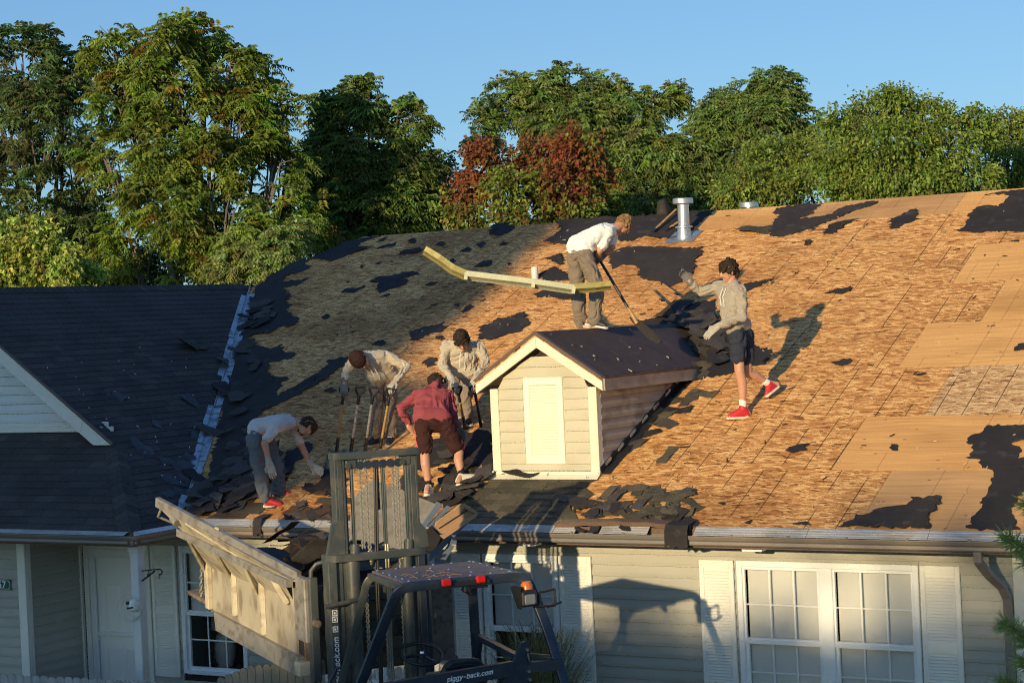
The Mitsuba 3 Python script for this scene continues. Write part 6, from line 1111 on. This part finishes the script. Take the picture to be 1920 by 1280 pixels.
for i in range(3):
    for j in range(3): mb.lathe([(0, .001), (.032, .001)], rf(-.20 + .09 * i, 5.52 + .10 * j, .0365), 14, np.stack([A(1, 0, 0), A(0, CA, SA), NM], 1))
obj('hole', mb, 'm_dark', VP)
strew(4, 'bare decking beside the dormer', 'loose shingle pieces right of the dormer', lambda i: [rf(1.50, 1.55), rf(1.10, 2.93), rf(1.30, 3.08), rf(1.03, 2.48)][i], NM, SHO, (.19, .22), (0, .1), rect=True, tilt=.03)
strew(5, 'dormer side flashing', 'shingle remnants along the dormer flashing', lambda i: rf(.98 + .05 * i, 1.75 + .30 * i), NM, [SH[0], 'm_felt'], (.14, .24), (0, .2), rect=True, tilt=.04)
k = scrap(rf(-.02, 8.36), NM, [(-.30, -.16), (.26, -.10), (.30, .10), (-.24, .17)], .006, 1.6, .25, .02, .1, SHO[1], 'torn_shingle', 1.2); tag(k, 'curled grey shingle sheet just right of the flue pipe', 'shingle')
# left: valley and the foot of the wing
def vpos(i): t = Rs.uniform(.6, 8.2); q = VB + vd * t; return q + sm * Rs.uniform(.34, .95) * (1.15 - t / 10) + A(0, 0, .02)
strew(26, 'litter along the valley flashing', 'torn shingles right of the valley flashing', vpos, NM, SH + ['m_felt', 'm_felt_b', SHO[1]], (.13, .26), (-.3, .7), stack=.04, tilt=.12)
strew(5, 'valley flashing, lying across it', 'felt strips across the valley flashing', lambda i: VB + vd * (.5 + 7.2 * (i + .5) / 5) + sm * Rs.uniform(-.05, .25) + A(0, 0, .05), NM + nw, ['m_felt', SH[0]], (.15, .24), (-.2, .6), name='torn_felt', cat='roofing felt', rect=True)
strew(40, 'heap at the valley foot', 'scraps heaped at the foot of the valley', lambda i: rf(-4.2 + Rs.uniform(-.15, .62), .10 + Rs.uniform(0, 1.3)) + A(0, 0, .015), NM, ['m_felt', SH[0], 'm_felt_b', SH[2]], (.16, .36), (-.4, 1.0), stack=.08, tilt=.2)
wp = [(-6.41, .62), (-6.31, .74), (-5.5, .10), (-5.33, .15), (-5.2, .34), (-4.86, .13), (-5.49, 1.33), (-5.0, .5), (-5.56, 1.63), (-5.1, .75), (-4.7, -.3), (-5.75, .9), (-5.0, 1.0), (-4.65, .0)]
wz = lambda x: 5.64 - WS * (x + 8.466)
strew(len(wp), 'litter on the wing shingles', 'felt scraps on the wing roof', lambda i: A(wp[i][0], wp[i][1], wz(wp[i][0])), nw, ['m_felt_w'], (.14, .26), (-.1, .4), name='torn_felt', cat='roofing felt', tilt=.06)
for i, (x, y, L_, yw) in enumerate(((-7.15, 3.45, .62, 1.9), (-6.75, 3.75, .40, 1.7), (-6.05, 2.0, .24, .6))):
    k = scrap(A(x, y, wz(x)), nw, clean(jag([(-L_, -.09), (L_ * .8, -.13), (L_, .08), (-L_ * .7, .12)], .09, .02, Rs)), .006, .5, yw, .012, .04, SHO[1] if i == 0 else 'm_felt_w', 'torn_shingle', .3); tag(k, ['long curled shingle strip on the wing roof left of the valley flashing', 'second felt strip on the wing roof reaching into the valley flashing', 'small folded shingle on the wing roof above the curled felt tube'][i], 'shingle')
mb = MB(); c = A(-5.30, 1.72, wz(-5.30) + .10); a_ = np.linspace(.3, 5.6, 14); d_ = nrm(A(.55, -.2, -.35)); x_ = nrm(np.cross(d_, nw)); 
for p, q in zip(a_[:-1], a_[1:]):
    P_ = lambda t, e: c + (x_ * math.cos(t) + nw * math.sin(t)) * .085 * (1 + .03 * t) + d_ * e
    mb.quad(P_(p, -.22), P_(q, -.22), P_(q, .22), P_(p, .22))
tag(obj('felt_roll', mb, 'm_felt', smooth=40), 'black curled tube of felt at the lower part of the valley', 'roofing felt')
# left of the dormer, around the men
strew(26, 'litter left of the dormer foot', 'torn shingles left of the dormer', near(-1.55, -.50, .45, 1.75), NM, ['m_felt', SH[2], SH[0], 'm_felt_b'], (.12, .26), (-.3, 1.2), stack=.06, tilt=.22)
k = scrap(rf(-.62, .62), NM, [(-.20, -.16), (.18, -.13), (.22, .12), (-.15, .17)], .005, 2.6, .7, .02, .2, SH[2], 'torn_shingle', .9); tag(k, 'curled grey shingle sheet behind the white shoe of the red shirted roofer', 'shingle')
k = scrap(rf(-.08, 1.02), NM, clean(jag([(-.22, -.05), (.1, -.09), (.25, .03), (.1, .07), (-.1, .06)], .06, .02, Rs)), .005, .9, .2, .05, .05, 'm_felt', 'torn_felt', .5); tag(k, 'black torn felt lying against the foot of the dormer front', 'roofing felt')
strew(14, 'litter near the leftmost roofer', 'torn shingles near the leftmost roofer', near(-2.75, -1.9, .05, .75), NM, [SHB, SH[2], 'm_felt_b'], (.10, .22), (-.2, .6), stack=.02)
k = scrap(rf(-2.60, .78), NM, [(-.12, -.20), (.13, -.18), (.12, .2), (-.13, .19)], .005, .3, .1, .05, .35, 'm_felt', 'torn_felt', .5); tag(k, 'square of felt held in the right glove of the leftmost roofer', 'roofing felt')
# felt hanging over the gutter
for x0, x1, drop, lab in ((2.19, 2.45, .05, 'black felt flap hanging over the gutter below the heap of shingles'), (-3.12, -3.0, .02, 'small black felt flap hanging over the gutter near the bin')):
    mb = MB(); n = 6
    pr = [(-.38, 2.775), (-.56, 2.745), (-.592, 2.69), (-.598, 2.60), (-.597, 2.60 - drop)]
    for i in range(n):
        a, b = x0 + (x1 - x0) * i / n, x0 + (x1 - x0) * (i + 1) / n
        for j in range(4):
            dz = lambda x, j: (-.05 * abs(math.sin(x * 31)) if j == 3 else 0)
            (y0, z0_), (y1, z1_) = pr[j], pr[j + 1]; mb.quad((a, y0, z0_), (b, y0, z0_), (b, y1, z1_ + dz(b, j)), (a, y1, z1_ + dz(a, j)))
    tag(obj('felt_flap', mb, 'm_felt'), lab, 'roofing felt')
for i, x in enumerate((1.14, 1.30, 1.66)):
    k = scrap(A(x + .06, -.52, 2.70), A(0, -.4, .9), torn(0, .10, Rs), .005, .4, Rs.random() * 6, .0, .1, 'm_felt', 'torn_felt'); tag(k, 'torn felt scrap lying in the open gutter below the dormer', 'roofing felt', 'felt scraps in the gutter')
# wood splinters and paper bits strewn about
def chips(n, pos, key, mk, sz):
    mb = MB()
    for _ in range(n):
        p, nn = pos(); a = Rs.uniform(0, 6.28); x = nrm(np.cross(nn, A(math.cos(a), math.sin(a), .1))); y = np.cross(nn, x); l, w = Rs.uniform(*sz), Rs.uniform(.25, .6) * sz[0]
        mb.hexa([p + x * i * l + y * j * w + nn * h for h in (.010, .018) for i, j in ((-1, -1), (1, -.6), (1, .8), (-1, 1))])
    return obj(key, mb, mk)
mat('m_chip', tone((.56, .46, .34), .2, 20, 20, 20), .7)
mat('m_felt_w', proc(felt_fn((.060, .062, .068))), .75, spec=.4)
tag(chips(220, lambda: (rf(Rs.uniform(-4., 5.6), Rs.uniform(.1, 9.0)), NM), 'wood_chips', 'm_chip', (.008, .028)), 'pale wood splinters strewn over the stripped roof', 'wood chips', None, 'stuff')
tag(chips(38, lambda: (lambda x: (A(x, Rs.uniform(-.2, 3.5) * (-x - 4.2) / 3 - .1, wz(x)), nw))(Rs.uniform(-7.2, -4.5)), 'paper_bits', 'm_white_paint', (.006, .020)), 'pale bits strewn over the wing shingles', 'debris bits', None, 'stuff')
tag(chips(16, lambda: (lambda x, y: (A(x, y, RZ - .02 - DS * abs(x - DX) + .012), nrm(A(DS, 0, 1))))(Rs.uniform(.25, .98), Rs.uniform(.6, 2.9)), 'roof_splinters', 'm_chip', (.006, .030)), 'wood splinters on the black felt of the dormer roof', 'wood chips', None, 'stuff')
tag(chips(60, lambda: (rf(Rs.uniform(-1.6, 2.3), Rs.uniform(.05, 1.2), .03), NM), 'shingle_crumbs', SHO[2], (.010, .035)), 'crumbs of old shingle around the dormer foot', 'debris bits', None, 'stuff')
tag(chips(170, lambda: (rf(Rs.uniform(-6.5, 5.6), Rs.uniform(.1, 9.1)), NM), 'felt_bits', 'm_felt', (.010, .045)), 'small torn black felt bits strewn over the stripped roof', 'felt bits', None, 'stuff')
# tools left on the roof
def bar_tool(p, q, label, r=.016, mk='m_handle'):
    k = thing('pry_bar', label, 'tool'); mb = MB(); mb.tube([p, q], r, 8); obj('handle', mb, mk, k, True); d = nrm(A(*q) - A(*p)); mb = MB(); mb.beam(A(*p) - d * .10, A(*p) + d * .02, .05, .014); obj('blade', mb, 'm_black_metal', k)
bar_tool(rf(-1.70, 8.62, .05), rf(-1.62, 9.22, .10), 'wooden handled tool leaning left of the flue pipe', .020); bar_tool(rf(-1.50, 8.66, .03), rf(-1.36, 8.98, .06), 'short wooden stick lying beside the flue pipe', .018)
bar_tool(rf(-.36, 5.74, .12), rf(-.74, 6.20, .10), 'left of two wooden handles behind the dormer pile'); bar_tool(rf(-.22, 5.92, .12), rf(-.58, 6.30, .10), 'right of two wooden handles behind the dormer pile')
mb = MB(); mb.prism([(-2.0, 9.5), (-1.86, 9.5), (-1.80, 9.72), (-1.96, 9.74)], RFR, .02, .20); tag(obj('tool_bag', soften(m3.Manifold.hull_points(RFR(np.array([(-1.99, 9.25, .0), (-1.80, 9.25, .0), (-1.78, 9.45, .0), (-1.98, 9.45, .0), (-1.95, 9.30, .22), (-1.83, 9.30, .24), (-1.84, 9.40, .24), (-1.94, 9.40, .22)]))), .04, 3), 'm_felt_b', smooth=True), 'small dark bag standing on the ridge left of the flue pipe', 'bag')
# long bent strip of metal in front of the white shirted roofer's shins
mat('m_strip_in', tone((.36, .315, .11), .18, 6, 6, 6, 4, (.22, .17, .07), .5), .45, .2); mat('m_strip', tone((.52, .52, .36), .12, 5, 5, 5), .4, .25)
pts = [A(-1.55, .90, 5.768), A(-1.40, .98, 5.62), A(-1.05, .95, 5.475), A(-.80, .62, 5.436), A(-.13, 1.00, 5.308), A(.263, 1.237, 5.219), A(.48, 1.37, 5.222), A(.634, 1.457, 5.234)]
pts = [EYE + (p - EYE) for p in pts]
pts[0], pts[1], pts[2] = A(-1.202, .379, 5.748), A(-1.06, .45, 5.64), A(-.93, .53, 5.515)
BSK = thing('metal_strip', 'long bent yellow green metal strip in front of the legs of the white shirted roofer', 'metal strip')
def channel(ps, w0, w1, up0=A(0, 0, 1)):
    mb = MB(); V, F = [], []; T_ = np.gradient(np.array(ps), axis=0)
    for p, d in zip(ps, T_):
        d = nrm(d); x = nrm(np.cross(d, A(0, 0, 1))); u = np.cross(x, d); x = -x if x[1] > 0 else x
        for a, b in ((.050, .048), (.046, .006), (-.012, -.012), (-.046, -.038), (-.050, -.036), (-.014, -.018), (.050, .0), (.053, .047)): V.append(p + x * a * .95 + u * b * 1.3)
    n = 8
    for i in range(len(ps) - 1):
        for j in range(n): k = (j + 1) % n; F += [[i * n + j, i * n + k, (i + 1) * n + k], [i * n + j, (i + 1) * n + k, (i + 1) * n + j]]
    return mb.add(V, F)
obj('bent_end', channel(pts[:4], 0, 0), 'm_strip_in', BSK); obj('length', channel(pts[3:6], 0, 0), 'm_strip', BSK); obj('end_piece', channel([pts[5] + A(0, 0, .012), pts[6] + A(0, 0, .012), pts[7] + A(0, 0, .012)], 0, 0), 'm_strip_in', BSK)
for q in (pts[3], (pts[3] + pts[4]) * .5 + (pts[4] - pts[3]) * .5, pts[5]):
    mb = MB(); d = nrm(pts[5] - pts[3]); mb.beam(q - d * .02, q + d * .02, .10, .085); obj('joint_band', mb, 'm_strip', BSK)

# ------------------------------------------------------------------ small things on and before the house
SG = thing('house_number_sign', 'dark green house number plate with white 57 on the left porch wall', 'sign')
F2 = frame((-6.80, -1.012, 1.924), (1, 0, 0), (0, 0, 1), (0, -1, 0))
w, h, c = .205, .063, .028
oct_ = lambda k: [(-.5, h - k), (w - c - k, h - k), (w - k, h - c - k), (w - k, -h + c + k), (w - c - k, -h + k), (-.5, -h + k)]
mb = MB(); mb.prism([(-.5, h), (w, h), (w, -h), (-.5, -h)], F2, 0, .008); obj('plate', mb, 'm_green_sign', SG)
mb = MB(); o, i_ = oct_(.010), oct_(.015)
for k in range(5):
    a, b, d, e = o[k], o[k + 1], i_[k + 1], i_[k]; mb.add(F2(np.array([(*a, .0095), (*b, .0095), (*d, .0095), (*e, .0095)])), [[0, 1, 2], [0, 2, 3]])
obj('border', mb, 'm_white_paint', SG)
t = meshkit.text_mesh('57', .080, .002, bold=True); v = np.array(t.vertices); wd = np.ptp(v[:, 0]); v[:, 0] = (v[:, 0] - v[:, 0].min()) * .128 / wd - .030; v = v + A(.0, -.040, .009); obj('numerals', MB().add(F2(v - A(-.02, 0, 0)), t.faces), 'm_white_paint', SG)
HK = thing('plant_hook', 'black iron hanging basket bracket on the porch post', 'bracket')
mb = MB(); a, b = A(-4.195, -1.32, 2.09), A(-4.195, -1.32, 2.205); e = A(-3.985, -1.30, 2.225); mb.tube([b, e], .008, 6); mb.tube([a, e - A(.03, 0, .02)], .011, 6); mb.tube([e, e + A(.05, 0, .005), e + A(.08, 0, -.02), e + A(.07, 0, -.055), e + A(.035, 0, -.06)], .009, 6); mb.tube([b + A(.10, 0, .01), b + A(.11, 0, -.03), b + A(.09, 0, -.045), b + A(.08, 0, -.03)], .005, 5); mb.tube([e + A(.03, 0, -.05), e + A(.045, 0, -.09), e + A(.03, 0, -.105), e + A(.015, 0, -.09)], .005, 5); obj('arm', mb, 'm_black_metal', HK, True)
CC = thing('plastic_feeder', 'small clear plastic feeder with wire loops tied to the porch post', 'feeder')
c0 = A(-4.255, -1.415, 1.82); mb = MB(); mb.lathe([(0, .07), (.05, .06), (.065, .02), (.06, -.05), (.035, -.075), (0, -.08)], c0, 14); obj('dome', mb, 'm_white_paint', CC, 40)
mb = MB(); 
for r_, o_ in ((.15, -.03), (.18, -.06), (.12, .02)): mb.tube([c0 + A(o_ + r_ * math.cos(a), -.01, r_ * .85 * math.sin(a) - .04) for a in np.linspace(0, 6.28, 22)], .003, 4, False)
obj('wire_loop', mb, 'm_alu', CC)
mb = MB(); mb.tube([c0 + A(-.03, -.04, .03), c0 + A(-.04, -.075, .035)], .022, 8); mb.tube([c0 + A(-.045, -.04, -.02), c0 + A(-.03, -.08, -.03), c0 + A(.04, -.06, -.015)], .010, 6); obj('clip', mb, 'm_black_metal', CC)
TL = thing('table_lamp', 'white ribbed table lamp behind the left window', 'lamp')
mb = MB(); mb.lathe([(.03, -.30), (.09, -.28), (.13, -.16), (.135, -.02), (.10, .12), (.04, .18), (.025, .22)], (-4.72, .75, .98), 26); obj('base', mb, 'm_lamp_white', TL, 30)
mb = MB(); mb.lathe([(.17, .20), (.13, .52)], (-4.72, .75, .98), 26); obj('shade', mb, 'm_lamp_white', TL, 40)
mb = MB(); mb.box((-5.0, .45, .20), (-4.3, 1.1, .68)); tag(obj('side_table', mb, 'm_dark'), 'dark side table under the lamp inside the left window', 'table')
# picket fence, dog eared boards
def fence(x0, x1, y, top, label, mk, w=.124):
    k = thing('picket_fence', label, 'fence'); x = x0; mb = MB(); mb.box((x0, y + .022, .25), (x1, y + .06, .34)); mb.box((x0, y + .022, .78), (x1, y + .06, .87)); obj('rail', mb, mk, k)
    while x < x1 - .05:
        h = top(x + w / 2) + rng.uniform(-.008, .008); c = .028; mb = MB(); q = w - .007
        mb.prism([(0, .05), (q, .05), (q, h - c), (q - c, h), (c, h), (0, h - c)], frame((x, y, 0), (1, 0, 0), (0, 0, 1), (0, -1, 0)), -.018, .0); obj('picket', mb, mk, k); x += w
fence(-6.4, -3.05, -2.3, lambda x: 1.115 + .018 * (x + 5.5), 'weathered grey picket fence along the bottom left corner', 'm_fence')
fence(-2.55, -1.02, -2.3, lambda x: 1.19 + .25 * max(0, 1 - ((x + 1.45) / .95) ** 2), 'arched picket gate under the debris bin, coloured dark for the bin shadow', 'm_fence_shaded', .105)
# ornamental grass before the middle window
mat('m_grass_blade', tone((.20, .20, .085), .3, 4, 4, 9), .7)
GK = thing('ornamental_grass', 'tall tufted ornamental grass in front of the middle window', 'grass plant'); rg = np.random.default_rng(77)
for g_ in range(3):
    mb = MB()
    for k in range(150):
        b = A(.62 + .10 * rg.normal(), -.52 + .07 * rg.normal(), .05); a = rg.uniform(0, 6.28); sp = rg.uniform(.05, .62); hh = rg.uniform(1.0, 1.62); e = b + A(math.cos(a) * sp, math.sin(a) * sp * .6 - .05, hh); m = b + A(math.cos(a) * sp * .25, math.sin(a) * sp * .15, hh * .6); d = A(rg.normal(), rg.normal() * .4, 0) * .005
        c1 = m * .5 + b * .5; dr_ = e + A(math.cos(a) * .16, math.sin(a) * .08, -.10 * rg.random())
        P = [b, c1, m, (m + e) / 2 + A(0, 0, .03), e, dr_]; W_ = [.006, .007, .006, .005, .0035, .001]; x = nrm(A(-math.sin(a) + .3, math.cos(a) * .3, 0))
        V = np.vstack([[p - x * w_ , p + x * w_] for p, w_ in zip(P, W_)]); mb.add(V, [f for i in range(5) for f in ([2 * i, 2 * i + 1, 2 * i + 3], [2 * i, 2 * i + 3, 2 * i + 2])])
    stuff(obj('blades', mb, 'm_grass_blade', GK))
# pine branches at the right edge
mat('m_needle', tone((.23, .31, .085), .3, 9, 9, 9), .6)
PK = thing('pine_tree', 'pine branches with long needles at the right edge of the picture', 'pine tree')
trunk = A(8.1, -4.4, 0); mb = MB(); mb.tube([trunk, trunk + A(0, 0, 2), trunk + A(.05, 0, 5.0)], [.14, .11, .05], 10); obj('trunk', mb, 'm_bark', PK, 60)
mb = MB(); nb_ = []
for p in (A(*q_) + A(.07, .04, 0) for q_ in ((7.10, -4.93, 3.46), (6.98, -5.0, 3.22), (7.10, -4.95, 3.05), (6.95, -5.03, 2.62), (7.05, -4.98, 2.36), (6.92, -5.05, 2.22), (7.06, -4.95, 2.50), (7.3, -4.85, 2.85), (7.35, -4.8, 3.35), (7.3, -4.85, 2.5))):
    p = A(*p); s0 = trunk + A(0, 0, p[2] - .55); m = s0 * .5 + p * .5 + A(0, 0, -.08); mb.tube([s0, m, p], [.03, .02, .010], 6); nb_.append((p, nrm(p - m)))
for k_ in range(34):     # the rest of the tree, outside the picture
    a_ = rg.uniform(-1.9, 1.3); z_ = 1.2 + 3.6 * k_ / 34; L_ = (5.4 - z_) * .36 + .15; p = trunk + A(math.cos(a_) * L_, math.sin(a_) * L_, z_ + .25); s0 = trunk + A(0, 0, z_); m = s0 * .5 + p * .5 - A(0, 0, .06); mb.tube([s0, m, p], [.028, .018, .009], 6)
    for t_ in (.55, .8, 1.0): nb_.append((s0 + (p - s0) * t_, nrm(p - m)))
obj('limbs', mb, 'm_bark', PK, 60)
mb = MB()
for p, d in nb_:
    for k in range(300):
        t = rg.uniform(-.22, .04); q = p + d * t; v = nrm(d * rg.uniform(.15, 1.1) + nrm(rg.normal(size=3)) * .8); L_ = rg.uniform(.09, .15); x = nrm(np.cross(v, rg.normal(size=3))) * .0036; mb.add([q - x, q + x, q + v * L_ * .6 + x * .9 - A(0, 0, .004), q + v * L_ * .6 - x * .9 - A(0, 0, .004), q + v * L_ - A(0, 0, .012)], [[0, 1, 2], [0, 2, 3], [3, 2, 4]])
stuff(obj('needles', mb, 'm_needle', PK))
